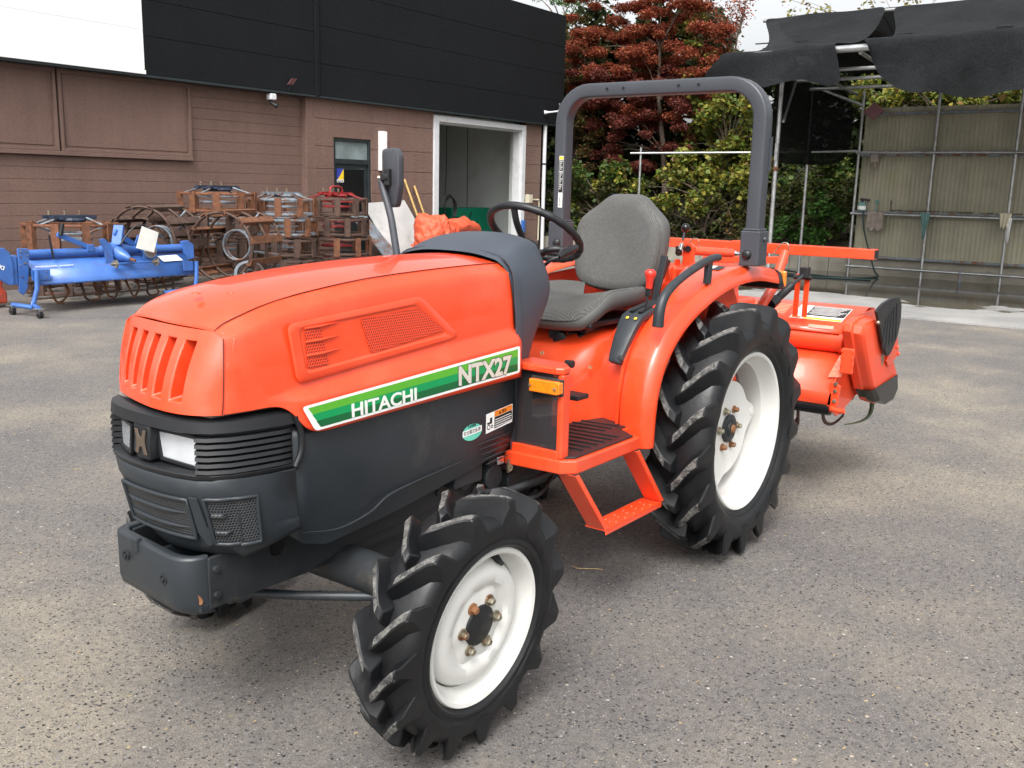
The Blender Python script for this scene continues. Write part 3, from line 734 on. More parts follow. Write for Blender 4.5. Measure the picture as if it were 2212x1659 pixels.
# small panel hinge bumps/paint blemishes on top of the bonnet
for (px, py) in ((487, 627), (500, 637), (424, 638)):
    p = pt(px, py, 'z', 1.222 if py < 632 else 1.218)
    q = MB(); q.lathe([(0, .012), (.0025, .011), (.003, .0)], (p.x, p.y, p.z+.004), (0, 0, 1), 14); q.build('paint_chip', 'orange_dull' if px != 487 else 'silver2', TR, smooth=40)

# ---- decal stripe ----------------------------------------------------
for side in (1, -1):
    Y = lambda k: (.3012+k)*side
    def strip(c4, k, mt, nm, par, rad=.006):
        g = MB(); P = roundpoly([V((x, Y(k), z)) for x, z in c4], rad, 3); g.add(P, [tuple(range(len(P)))]); return g.build(nm, mt, par)
    A = dict(tl=(2.122, .950), tr=(1.190, .999), br=(1.188, .909), bl=(2.078, .879))
    base = strip([A['tl'], A['tr'], A['br'], A['bl']], .0010, 'white_dec', 'stripe_decal', TR, .012)
    def at(u, v):      # u along 0..1, v down 0..1 inside the white border
        t = V((*A['tl'], 0)).lerp(V((*A['tr'], 0)), u); q = V((*A['bl'], 0)).lerp(V((*A['br'], 0)), u); r = t.lerp(q, v); return (r.x, r.y)
    vs_ = [.10, .37, .64, .905]
    for i, mt in enumerate(('green1', 'green2', 'green3')):
        strip([at(.017+.002*i, vs_[i]), at(.986, vs_[i]), at(.986, vs_[i+1]), at(.021+.002*i, vs_[i+1])], .0016, mt, 'colour_band', base, .003)
    ang = V((-1, 0, .052)).normalized() if side == 1 else V((1, 0, -.052)).normalized()
    if side == 1:
        text('HITACHI', .052, frame((1.953, Y(.0018), .893), (-1, 0, .022), (.0, 0, 1)), 'silver2', base, 'maker_lettering', .0005, bold=.0012, xs=1.29)
        # model lettering: dark outline below, pale face on top
        text('NTX27', .080, frame((1.508, Y(.0018), .914), (-1, 0, .012), (.0, 0, 1)), 'black_dec', base, 'model_lettering_outline', .0004, bold=.0050, xs=1.08)
        text('NTX27', .080, frame((1.508, Y(.0022), .914), (-1, 0, .012), (.0, 0, 1)), 'silver_dec', base, 'model_lettering', .0006, bold=.0030, xs=1.08)
    else:
        text('HITACHI', .052, frame((1.69, Y(.0018), .899), (1, 0, -.022), (.0, 0, 1)), 'silver2', base, 'maker_lettering', .0005, bold=.0012, xs=1.29)
        text('NTX27', .088, frame((1.24, Y(.0022), .907), (1, 0, .018), (.0, 0, 1)), 'silver_dec', base, 'model_lettering', .0006, bold=.0020, xs=1.02)

# ---- grey side skirts -------------------------------------------------
for side in (1, -1):
    b = MB()
    rows = []
    xs = [1.172, 1.25, 1.40, 1.55, 1.70, 1.85, 2.0, 2.08, 2.13]
    zbot = [.640, .625, .600, .580, .560, .545, .535, .560, .600]
    for x, zb_ in zip(xs, zbot):
        zt_ = lerp(.905, .880, (x-1.17)/.96)
        rows.append([V((x, side*y, z)) for y, z in ((.262, zt_+.01), (.272, zt_-.02), (.275, .80), (.274, .72), (.266, max(zb_+.05, .63)), (.250, zb_), (.238, zb_-.004))])
    b.loft(rows, closed=False, cap=False)
    sk = b.build('side_skirt', 'grey_plastic', TR, smooth=50, solid=.006)
    # raised lower rib of the skirt
    b = MB(); P = cr([(2.10, .268, .600), (1.98, .272, .578), (1.86, .274, .592), (1.78, .274, .625), (1.66, .274, .640), (1.45, .273, .655)], 5)
    P = [V((p.x, p.y*side, p.z)) for p in P]; b.tube(P, [.0012+.0028*math.sin(PI*i/(len(P)-1)) for i in range(len(P))], 8); b.build('skirt_rib', 'grey_plastic', sk, smooth=60)
    for k in range(5):
        z = .700-k*.019; b = MB()
        b.tube([(1.375-k*.012, .2755*side, z-.006), (1.28, .2765*side, z-.002), (1.205, .2755*side, z)], [.001, .0035, .001], 8); b.build('skirt_louvre', 'grey_plastic', sk, smooth=60)
# stickers on the near skirt
def ellipse_disc(c, rx, rz, yoff, n=28, rot=0):
    return [V((c[0]+rx*math.cos(t)*math.cos(rot)-rz*math.sin(t)*math.sin(rot), yoff, c[1]+rx*math.cos(t)*math.sin(rot)+rz*math.sin(t)*math.cos(rot))) for t in [2*PI*i/n for i in range(n)]]
g = MB(); g.add(ellipse_disc((1.402, .742), .049, .027, .2764), [tuple(range(28))]); st1 = g.build('oval_sticker', 'teal_dec', TR)
g = MB(); g.add([V((1.450, .2768, .752)), V((1.354, .2768, .757)), V((1.354, .2768, .737)), V((1.450, .2768, .732))], [(0, 1, 2, 3)]); g.build('sticker_band', 'white_dec', st1)
text('安全鑑定証票', .0145, frame((1.446, .2770, .7375), (-1, 0, .05), (0, 0, 1)), 'black_dec', st1, 'sticker_text', .0002)
text('生研機構', .010, frame((1.424, .2768, .7585), (-1, 0, .05), (0, 0, 1)), 'black_dec', st1, 'sticker_text', .0002)
g = MB(); g.add([V((1.332, .2764, .787)), V((1.190, .2764, .800)), V((1.190, .2764, .738)), V((1.332, .2764, .722))], [(0, 1, 2, 3)]); st2 = g.build('warning_sticker', 'white_dec', TR)
g = MB(); g.add([V((1.288, .2768, .790)), V((1.193, .2768, .798)), V((1.193, .2768, .780)), V((1.288, .2768, .771))], [(0, 1, 2, 3)]); g.build('sticker_header', 'orange_dec', st2)
g = MB(); g.add([V((1.288, .2768, .770)), V((1.193, .2768, .779)), V((1.193, .2768, .744)), V((1.288, .2768, .732))], [(0, 1, 2, 3)]); g.build('sticker_field', 'black_dec', st2)
text('▲ 警告', .013, frame((1.265, .2771, .777), (-1, 0, .09), (0, 0, 1)), 'black_dec', st2, 'sticker_text', .0002)
for k in range(4):
    g = MB(); z = .762-k*.0075; g.add([V((1.284, .2771, z)), V((1.200-.006*(k % 2), .2771, z+.008)), V((1.200-.006*(k % 2), .2771, z+.0055)), V((1.284, .2771, z-.0025))], [(0, 1, 2, 3)]); g.build('sticker_line', 'white_dec', st2)
g = MB(); g.lathe([(0, .009), (.0004, .009), (.0004, .006), (0, .006)], (1.318, .2766, .742), (0, 1, 0), 16); g.lathe([(0, .006), (.0004, .006), (.0004, .003), (0, .003)], (1.300, .2766, .742), (0, 1, 0), 16)
g.add([V((1.326, .2769, .752)), V((1.326, .2769, .758)), V((1.312, .2769, .758)), V((1.312, .2769, .772)), V((1.300, .2769, .772)), V((1.300, .2769, .752))], [tuple(range(6))]); g.build('sticker_pictogram', 'black_dec', st2)

# ---- front band with headlights -------------------------------------
def band():
    # plan at top (z .935) and bottom (z .785), y from -... to +
    def plan(y): return 2.376-.035*min(1, abs(y)/.17)**2
    b = MB(); N = []
    half = [(2.388, 0), (2.386, .06), (2.378, .12), (2.362, .175), (2.335, .215), (2.290, .243), (2.23, .262), (2.165, .276), (2.125, .279)]
    full = [(x, -y) for x, y in reversed(half[1:])]+half
    def ring(z, ins, dz=0):
        out = []
        for x, y in full:
            k = ins; nx = 1 if abs(y) < .2 else .35
            out.append(V((x-k*nx, y-k*(0 if abs(y) < .2 else (1 if y > 0 else -1)), z+dz*(abs(y)/.28)**2)))
        return out
    # top brow
    t = MB(); t.loft([ring(.938, .055), ring(.940, .018), ring(.932, .004), ring(.905, .0), ring(.900, .012), ring(.897, .05)], closed=False, cap=False)
    brow = t.build('headlight_band', 'black_plastic', TR, smooth=45)
    # lower lip
    t = MB(); t.loft([ring(.803, .05), ring(.804, .008), ring(.797, .0), ring(.787, .004), ring(.782, .05)], closed=False, cap=False); t.build('band_lip', 'black_plastic', brow, smooth=45)
    # recessed back
    t = MB(); t.loft([ring(.91, .045), ring(.79, .045)], closed=False, cap=False); t.build('band_back', 'black_gloss', brow, smooth=45)
    # louvred corners (both sides)
    for s in (1, -1):
        L = [(2.352, .178), (2.335, .204), (2.290, .236), (2.23, .256), (2.165, .270), (2.130, .273)]
        for k in range(6):
            z0 = .896-k*.0163; t = MB(); rings = []
            for x, y in L:
                fy = 1
                rings.append([V((x-.02, (y-.02)*s, z0)), V((x+.006, (y+.003)*s, z0-.003)), V((x+.008, (y+.005)*s, z0-.012)), V((x-.02, (y-.02)*s, z0-.016))])
            t.loft(rings, closed=True); t.build('band_louvre', 'black_plastic', brow, smooth=60)
        t = MB(); rings = [[V((x-.012, (y-.010)*s, .90)), V((x-.012, (y-.010)*s, .80))] for x, y in L]; t.loft(rings, closed=False, cap=False); t.build('louvre_back', 'black_plastic', brow, smooth=60)
        # end frame
        t = MB(); t.tube(cr([(2.125, .279*s, .925), (2.108, .280*s, .88), (2.108, .280*s, .83), (2.128, .279*s, .79)], 4), .009, 8); t.build('band_end', 'black_plastic', brow, smooth=60)
    # headlights
    for y0, y1, xx0, xx1 in ((.028, .180, 2.356, 2.336), (-.050, -.222, 2.376, 2.318)):
        P = [V((xx0, y0, .892)), V((xx1, y1, .889)), V((xx1-.004, y1+(.006 if y1 > 0 else -.006), .808)), V((xx0-.002, y0+(.012 if y0 > 0 else -.012), .818))]
        t = MB(); t.prism(roundpoly(P, .006, 2), (-.012, 0, 0)); h = t.build('headlight', 'headlight', TR, bevel=.003, smooth=40)
        t = MB(); P2 = [p+V((.002, 0, 0)) for p in P]
        for a, c in ((0, 1), (1, 2), (2, 3), (3, 0)): t.bar(P2[a], P2[c], .008, .008, (1, 0, 0))
        t.build('headlight_frame', 'black_plastic', h)
    # emblem block
    t = MB(); t.prism([V((2.345, -.036, .905)), V((2.345, .036, .905)), V((2.345, .030, .812)), V((2.345, -.028, .812))], (.040, 0, 0))
    e = t.build('emblem_block', 'black_plastic', TR, bevel=.006, smooth=40)
    t = MB(); X = 2.3865; yc = .000
    P = [(-.030, .895), (-.014, .895), (-.006, .874), (.006, .874), (.014, .895), (.030, .895), (.023, .875), (.021, .859), (.023, .843), (.030, .823), (.014, .823), (.006, .844), (-.006, .844), (-.014, .823), (-.030, .823), (-.023, .843), (-.021, .859), (-.023, .875)]
    t.prism([V((X-.001, yc+a*.85, .859+(z-.859)*.88)) for a, z in P], (.0035, 0, 0)); t.build('emblem', 'gold', e, bevel=.0015)
    return brow
band()
# pale inner panel seen through the gap under the nose
b = MB(); b.box((2.10, -.20, .93), (2.32, .20, .948)); b.build('inner_panel', 'cloth_tan', TR)

# ---- lower front grille shell -----------------------------------------
def lower():
    half_top = [(2.385, 0), (2.383, .06), (2.374, .12), (2.355, .175), (2.325, .218), (2.275, .248), (2.21, .268), (2.13, .280)]
    def ring(z, ins, yk=1.0, zc=0):
        tp = .26*min(1, max(0, (.775-z)/.17))
        full = [(x, -y) for x, y in reversed(half_top[1:])]+half_top
        out = []
        for x, y in full:
            fr = 1-min(1, abs(y)/.29)**2
            out.append(V((x-ins*(1 if abs(y) < .24 else .25), y*(1-(tp if y < 0 else 0))*(1-(1-yk)*min(1, max(0, (x-2.12)/.12))), z-zc*fr+.12*max(0, -y)*max(0, (.72-z)/.14)+(.05*max(0, (2.26-x)/.13) if z < .64 else 0))))
        return out
    b = MB()
    b.loft([ring(.786, .05), ring(.786, .006), ring(.780, .0), ring(.745, .002), ring(.735, .006), ring(.655, .026, .97), ring(.605, .042, .945, .006), ring(.580, .058, .925, .008), ring(.570, .09, .905, .010)], closed=False, cap=False)
    sh = b.build('lower_grille_shell', 'grey_plastic', TR, smooth=50, solid=.005)
    # recessed perforated fields: front-right, front-left halves and wrap-around corner
    def surf(y, z):
        pts = [(x, -y_) for x, y_ in reversed(half_top[1:])]+half_top
        for (xa, ya), (xc, yc) in zip(pts, pts[1:]):
            if ya <= y <= yc: x = lerp(xa, xc, (y-ya)/(yc-ya)); break
        else: x = 2.13
        ins = lerp(.006, .030, (.735-z)/.10)
        return V((x-ins*(1 if abs(y) < .24 else .35), y*(.995), z))
    for yA, yB, zt, zb in ((-.118, .146, .730, .622), (.188, .260, .736, .612)):
        n = 14; rows = []; g = MB()
        fr = MB()
        for k in range(7):
            z = lerp(zt, zb, k/6); rows.append([surf(lerp(yA, yB, i/n), z)+V((.0025, .0025*(1 if yA > 0 else (-1 if yB < 0 else 0)), 0)) for i in range(n+1)])
        g.loft(rows, closed=False, cap=False)
        o = g.build('grille_mesh', 'grey_perf', sh, smooth=60)
        uv = o.data.uv_layers.new(name='uv')
        # arc length uv
        arc = [0]
        for i in range(n): arc.append(arc[-1]+(rows[0][i+1]-rows[0][i]).length)
        for l in o.data.loops:
            i = l.vertex_index % (n+1); k = l.vertex_index//(n+1); uv.data[l.index].uv = (arc[i], (6-k)/6*(zt-zb))
        # rims
        bd = [rows[0][i] for i in range(n+1)]+[rows[k][n] for k in range(1, 7)]+[rows[6][i] for i in range(n-1, -1, -1)]+[rows[k][0] for k in range(5, 0, -1)]
        fr.tube([p+V((.002, 0, 0)) for p in bd], .0055, 8, closed=True); fr.build('grille_rim', 'grey_plastic', sh, smooth=60)
        for zz in (lerp(zt, zb, .36), lerp(zt, zb, .74)):
            f_ = MB(); a, c = (yA+.01, yB-.012) if yA < 0 < yB else ((yA+.004, yB-.035) if yA > 0 else (yA+.02, yB-.004))
            P = [surf(lerp(a, c, i/8), zz)+V((.003, .003 if yA > 0 else 0, 0)) for i in range(9)]
            f_.tube(P, [.003]+[.0085]*6+[.005, .001], 8, flat=.8); o = f_.build('grille_fin', 'grey_perf' if yA > 0 else 'grey_plastic', sh, smooth=60); uvplane(o, 1, 2)
    # angular centre divider that frames the right opening
    b = MB(); b.prism([surf(.152, .740)+V((.001, 0, 0)), surf(.176, .740)+V((.001, 0, 0)), surf(.182, .66)+V((.001, 0, 0)), surf(.200, .612)+V((.001, 0, 0)), surf(.172, .604)+V((.001, 0, 0)), surf(.154, .64)+V((.001, 0, 0))], (.006, .001, 0)); b.build('grille_divider', 'grey_plastic', sh, bevel=.003)
lower()

# ---- front weight bracket / bumper -------------------------------------
b = MB()
P = [V(p) for p in ((2.368, -.168, 0), (2.388, .085, 0), (2.386, .110, 0), (2.378, .134, 0), (2.362, .153, 0), (2.342, .164, 0), (2.318, .168, 0), (2.318, .148, 0), (2.338, .143, 0), (2.352, .130, 0), (2.360, .108, 0), (2.362, .085, 0), (2.342, -.150, 0), (2.328, -.172, 0), (2.200, -.178, 0), (2.200, -.206, 0), (2.330, -.204, 0), (2.354, -.192, 0))]
ring = lambda z, k=0: [V((p.x-k, p.y, z)) for p in P]
b.loft([ring(.418, .022), ring(.430, .008), ring(.455, .001), ring(.568), ring(.578, .004)]); bum = b.build('front_bumper', 'grey_plastic', TR, bevel=.008, smooth=45, seg=3)
b = MB(); b.box((2.10, -.17, .432), (2.35, .17, .447)); b.build('bumper_floor', 'grey_plastic', bum)
b = MB(); b.box((2.200, -.012+.0, .447), (2.345, .000, .560)); b.build('bumper_web', 'grey_plastic', bum)
b = MB(); b.box((2.364, -.085, .545), (2.382, -.055, .582)); b.build('bumper_tab', 'grey_plastic', bum, bevel=.004)
for (y, z) in ((-.118, .522), (.068, .508)):
    b = MB(); b.lathe([(0, .0145), (.004, .0145), (.004, .010), (.001, .010), (.001, .006), (.006, .006), (.006, 0)], (lerp(2.372, 2.387, (y+.168)/.253), y, z), (1, 0, 0), 20); b.build('bolt', 'dark_metal', bum, smooth=30)
b = MB(); P_ = [V((2.350, .1615, .452)), V((2.344, .164, .451)), V((2.341, .1655, .460)), V((2.345, .1635, .472)), V((2.352, .1605, .479)), V((2.350, .1615, .466))]; b.prism(P_, (.0012, .0012, 0)); b.build('rust_spot', 'rusty_bolt', bum, smooth=60)
# frame rails behind the bumper
for s in (1, -1):
    b = MB()
    P = [V((x, .160*s, z)) for x, z in ((2.325, .570), (1.95, .592), (1.55, .60), (1.2, .60), (1.2, .50), (1.55, .475), (1.85, .462), (2.0, .430), (2.325, .432))]
    b.prism(P, (0, .012*s, 0)); ra = b.build('frame_rail', 'dark_metal', TR, bevel=.003)
    for x, z in ((2.305, .538), (2.305, .468), (1.93, .53), (1.72, .52), (1.60, .54), (1.45, .53), (1.38, .50)):
        q = MB(); q.lathe([(0, .010), (.008, .010), (.009, .007), (.009, 0)], (x, .172*s, z), (0, s, 0), 6); q.build('bolt', 'dark_metal', ra)
    q = MB(); q.lathe([(0, .030), (.004, .030), (.004, .026), (0, .026)], (2.11, .172*s, .540), (0, s, 0), 24); q.lathe([(.001, .026), (.001, 0)], (2.11, .172*s, .540), (0, s, 0), 20, 1); q.build('rail_hole', ['dark_metal', 'black_gloss'], ra, smooth=30)
# engine block, sump, gearbox
b = MB(); b.box((1.25, -.16, .42), (2.05, .16, .85)); b.box((1.35, -.13, .34), (1.75, .13, .42)); b.build('engine', 'dark_metal', TR, bevel=.015)
b = MB(); b.box((.0, -.15, .40), (1.28, .15, .60)); b.box((.85, -.17, .45), (1.2, .17, .56)); b.cyl((.9, 0, .36), (1.2, 0, .36), .07); b.build('gearbox', 'dark_metal', TR, bevel=.02)
b = MB()
for k, (x, y, z, r) in enumerate(((1.36, .20, .56, .035), (1.22, .21, .54, .045), (1.10, .20, .50, .03))):
    b.cyl((x, .14, z), (x, y+.02, z), r, 14)
b.box((1.30, .15, .55), (1.44, .24, .62)); b.box((1.12, .16, .57), (1.24, .22, .63)); b.build('engine_accessories', 'dark_metal', TR, bevel=.005)
b = MB(); b.tube(cr([(1.30, .20, .50), (1.15, .26, .49), (1.0, .30, .52), (.80, .25, .50)], 5), .012, 8); b.tube(cr([(1.25, .22, .46), (1.05, .28, .44), (.85, .22, .46)], 5), .008, 8); b.build('brake_rod', 'dark_metal', TR, smooth=60)
b = MB(); b.box((1.225, .262, .600), (1.262, .275, .628)); b.build('latch', 'chrome', TR, bevel=.004)
b = MB(); b.box((1.175, .255, .555), (1.186, .262, .600)); b.lathe([(0, .012), (.006, .012), (.006, .005), (0, .005)], (1.18, .262, .572), (0, 1, 0), 14); b.build('latch_hook', 'zinc', TR)
# front axle
for s in (1, -1):
    b = MB(); b.tube([(1.843, .02*s, .405), (1.843, .25*s, .405), (1.843, .42*s, .40), (1.843, .52*s, .385)], [.062, .060, .052, .060], 20); b.tube([(1.843, .50*s, .30), (1.843, .52*s, .47)], [.06, .05], 16); b.tube([(1.843, .50*s, .37), (1.843, .60*s, .375)], [.085, .06], 20)
    ax = b.build('front_axle', 'dark_metal', TR, smooth=50)
    q = MB(); q.cyl((1.80, .42*s, .445), (1.80, .42*s, .475), .013, 10); q.cyl((1.80, .42*s, .475), (1.80, .42*s, .482), .017, 10); q.build('filler_cap', 'zinc', ax, smooth=40)
    q = MB(); q.lathe([(-.02, .11), (.0, .112), (.015, .07)], (1.843, .55*s, .37), (0, s, 0), 24); q.build('hub_housing', 'dark_metal', ax, smooth=50)
b = MB()
for s in (1, -1):
    P = [pt(497, 1291, 'z', .335), pt(520, 1291, 'z', .335), pt(545, 1281, 'z', .345), pt(640, 1286, 'z', .345), pt(840, 1289, 'z', .345)]
    if s < 0: P = [V((p.x, -.12-(p.y-P[0].y), p.z)) for p in P]
    b.tube(P, .0135, 10)
p = pt(500, 1290, 'z', .335); b.cyl((p.x, -.12, p.z), p, .02, 14); b.ball(p, .02, 10)
b.build('tie_rod', 'grey_plastic', TR, smooth=50)
# rear axle
b = MB(); b.tube([(0, -.52, .534), (0, .52, .534)], .055, 18); b.tube([(0, -.30, .534), (0, .30, .534)], .095, 18); b.box((-.30, -.15, .40), (.25, .15, .98)); b.build('rear_axle', 'dark_metal', TR, bevel=.01, smooth=40)
# ---- instrument cowl ---------------------------------------------------
def cowl():
    b = MB(); rows = []
    # each station: (x per height) list of half points (x, y, z)
    def S(*h): rows.append([V((x, -y, z)) for x, y, z in reversed(h[1:])]+[V(q) for q in h])
    S((1.215, 0, 1.296), (1.212, .12, 1.294), (1.205, .205, 1.274), (1.190, .252, 1.240), (1.182, .266, 1.14), (1.180, .275, 1.04), (1.178, .262, .93), (1.178, .258, .60))
    S((1.135, 0, 1.330), (1.135, .12, 1.326), (1.140, .208, 1.300), (1.140, .256, 1.245), (1.140, .268, 1.14), (1.142, .270, 1.04), (1.142, .258, .93), (1.142, .250, .60))
    S((1.050, 0, 1.354), (1.055, .12, 1.350), (1.065, .205, 1.326), (1.070, .252, 1.245), (1.070, .264, 1.14), (1.090, .262, 1.04), (1.110, .250, .93), (1.110, .240, .60))
    S((.960, 0, 1.357), (.970, .11, 1.352), (.985, .195, 1.330), (.980, .242, 1.235), (.985, .254, 1.14), (1.035, .250, 1.04), (1.075, .240, .93), (1.085, .23, .60))
    S((.900, 0, 1.338), (.915, .10, 1.332), (.940, .180, 1.312), (.925, .228, 1.215), (.925, .240, 1.14), (1.000, .238, 1.04), (1.050, .228, .93), (1.07, .22, .60))
    S((.880, 0, 1.310), (.890, .09, 1.305), (.920, .150, 1.285), (.905, .200, 1.200), (.915, .212, 1.13), (.99, .215, 1.04), (1.04, .21, .93), (1.07, .20, .60))
    b.loft(rows, closed=False, cap=False)
    n = 15; o = (len(rows)-1)*n; b.add([(0.99, 0, z) for z in (1.28, 1.18, 1.08, .95, .6)], [])
    k = len(rows)*n
    b.f.append(tuple(o+i for i in range(n))); b.m.append(0)
    c = b.build('instrument_cowl', 'cowl_plastic', TR, subsurf=2)
    me = c.data; cre = me.attributes.new('crease_edge', 'FLOAT', 'EDGE')
    for e in me.edges:
        a, q = e.vertices
        if a//n == q//n and a//n == 0: cre.data[e.index].value = 1
        if a % n == q % n and a % n in (5, 9) : cre.data[e.index].value = .6
        if a//n == q//n and a//n == 4: cre.data[e.index].value = .5
    # edge strip against the bonnet
    t = MB(); pts = [(1.190, y, z) for y, z in ((-.272, .93), (-.280, 1.04), (-.272, 1.14), (-.258, 1.235), (-.207, 1.281), (-.11, 1.297), (0, 1.300), (.11, 1.297), (.207, 1.281), (.258, 1.235), (.272, 1.14), (.280, 1.04), (.272, .93))]
    for i, p in enumerate(pts): pass
    R = [[V((x0-.004, y, z)), V((x0-.004, y*1.012, z+.005)), V((x0-.03, y*1.012, z+.006)), V((x0-.03, y, z))] for x0, y, z in [V(p) for p in cr(pts, 3)]]
    t.loft([[V(q) for q in r] for r in R]); t.build('cowl_trim', 'cowl_plastic', c, smooth=50)
    for z in (1.118, 1.094):
        q = MB(); q.ball((1.158, .270, z), .0075, 10, 0, (1, .5, 1)); q.build('trim_stud', 'grey_plastic', c, smooth=60)
    # instrument face
    t = MB(); t.prism([V((.905, -.10, 1.320)), V((.905, .10, 1.320)), V((.875, .10, 1.250)), V((.875, -.10, 1.250))], (-.012, 0, -.004)); t.build('instrument_panel', 'black_gloss', c, bevel=.004)
    return c
cow = cowl()
# steering wheel
SC = V((.70, 0, 1.34)); ta = math.radians(35); ex = V((math.cos(ta), 0, math.sin(ta))); ey = V((0, 1, 0)); ez = V((-math.sin(ta), 0, math.cos(ta)))
def ring3(R, n): return [SC+ex*(R*math.cos(2*PI*i/n))+ey*(R*math.sin(2*PI*i/n)) for i in range(n)]
b = MB(); N = 96; b.tube(ring3(.182, N), [.0145+(.0011*math.sin(i*2*PI/4) if 30 < (i+24) % 96 < 90 else 0) for i in range(N)], 14, closed=True)
stw = b.build('steering_wheel', 'black_plastic', TR, smooth=60)
hub = SC-ez*.075
b = MB(); b.tube([hub-ez*.01, hub+ez*.015, hub+ez*.030, hub+ez*.034], [.038, .040, .032, .001], 20); b.build('wheel_hub', 'black_plastic', stw, smooth=40)
for a in (math.radians(0+2), math.radians(126), math.radians(238)):
    d = ex*math.cos(a)+ey*math.sin(a); b = MB(); P = cr([hub+ez*.005, hub+d*.05+ez*.012, SC+d*.13-ez*.035, SC+d*.178], 5); b.tube(P, [.017, .017]+[.0135]*(len(P)-3)+[.010], 10, flat=.75); b.build('wheel_spoke', 'black_plastic', stw, smooth=60)
b = MB(); b.cyl(hub-ez*.16, hub, .024, 16); b.build('steering_column', 'black_plastic', TR, smooth=40)
# stalks below the wheel
b = MB(); P = cr([pt(1165, 595, 'y', .12), pt(1170, 580, 'y', .16), pt(1190, 562, 'y', .20), pt(1206, 556, 'y', .22)], 5); b.tube(P, .0065, 8); st = b.build('shuttle_lever', 'black_plastic', TR, smooth=60)
b = MB(); b.tube([pt(1206, 556, 'y', .22), pt(1216, 548, 'y', .22), pt(1232, 540, 'y', .22), pt(1246, 534, 'y', .22)], [.009, .016, .017, .010], 12); b.build('lever_grip', 'black_gloss', st, smooth=60)
b = MB(); P = cr([pt(1172, 548, 'y', .10), pt(1182, 541, 'y', .13), pt(1200, 538, 'y', .16), pt(1215, 540, 'y', .18)], 5); b.tube(P, .013, 10); b.build('throttle_lever', 'black_plastic', TR, smooth=60)
b = MB(); b.tube([pt(1162, 612, 'y', .18), pt(1167, 585, 'y', .2), pt(1176, 572, 'y', .21)], [.006, .005, .005], 8); b.ball(pt(1160, 606, 'y', .18), .018, 10); b.build('side_lever', 'black_plastic', TR, smooth=60)

# ---- platform, foot well, body -----------------------------------------
b = MB(); b.prism([V(p) for p in ((1.175, .235, .628), (1.160, .455, .628), (1.12, .497, .628), (.70, .497, .628), (.66, .40, .628), (.45, .40, .628), (.35, .235, .628))], (0, 0, -.048))
pl = b.build('platform', 'orange', TR, bevel=.006, seg=2)
b = MB(); b.prism([V((p[0], -p[1], p[2])) for p in ((1.175, .235, .628), (1.160, .455, .628), (1.12, .497, .628), (.70, .497, .628), (.66, .40, .628), (.45, .40, .628), (.35, .235, .628))], (0, 0, -.048)); b.build('platform', 'orange', TR, bevel=.006)
b = MB(); b.box((.35, -.235, .575), (1.14, .235, .62)); b.build('floor_centre', 'orange', TR)
for s in (1, -1):
    b = MB(); b.prism([V((x, y*s, .6285)) for x, y in ((1.150, .24), (1.135, .452), (1.105, .482), (.725, .482), (.665, .39), (.46, .39), (.40, .14), (.62, .13), (1.0, .13))], (0, 0, .007)); mt = b.build('floor_mat', 'black_plastic', TR, bevel=.003)
    for k in range(9):
        x = 1.04-k*.047; q = MB(); q.bar((x, .20*s, .637), (x-.02, (.455 if k < 6 else .37)*s, .637), .009, .005); q.build('mat_rib', 'black_plastic', mt, bevel=.0015)
# orange tunnel body below the seat
b = MB()
rows = []
for x, hw, zt, zs in ((.96, .10, .80, .62), (.90, .15, .83, .62), (.78, .17, .84, .62), (.66, .19, .85, .62), (.585, .215, .92, .62), (.53, .235, .965, .62), (.40, .25, .985, .62), (.10, .26, .99, .62)):
    rows.append([V((x, -hw-.03, zs)), V((x, -hw, lerp(zs, zt, .7))), V((x, -hw+.04, zt-.01)), V((x, 0, zt)), V((x, hw-.04, zt-.01)), V((x, hw, lerp(zs, zt, .7))), V((x, hw+.03, zs))])
b.loft(rows, closed=False, cap=False); n = 7; b.f.append(tuple(range(7))); b.m.append(0)
tun = b.build('tunnel_cover', 'orange', TR, subsurf=2)
for px_, py_, yy in ((1171, 762, .19), (1275, 793, .22)):
    b = MB(); b.tube([pt(px_, py_, 'y', yy), pt(px_, py_, 'y', yy+.005)], .0075, 10); b.build('bolt', 'zinc', tun, smooth=40)
b = MB(); c = pt(1232, 786, 'y', .215); b.lathe([(-.02, .014), (.012, .015), (.014, .010), (.014, 0)], c, (0, 1, 0), 10); b.build('knob', 'black_plastic', tun)
# pedal
b = MB(); c = pt(1245, 853, 'x', .86); b.box((c.x-.03, c.y-.05, c.z-.012), (c.x+.045, c.y+.035, c.z+.006)); b.tube([c+V((-.02, -.02, 0)), c+V((0, -.10, -.03)), c+V((.1, -.12, -.12))], .010, 8); b.build('pedal', 'black_plastic', TR, bevel=.004)
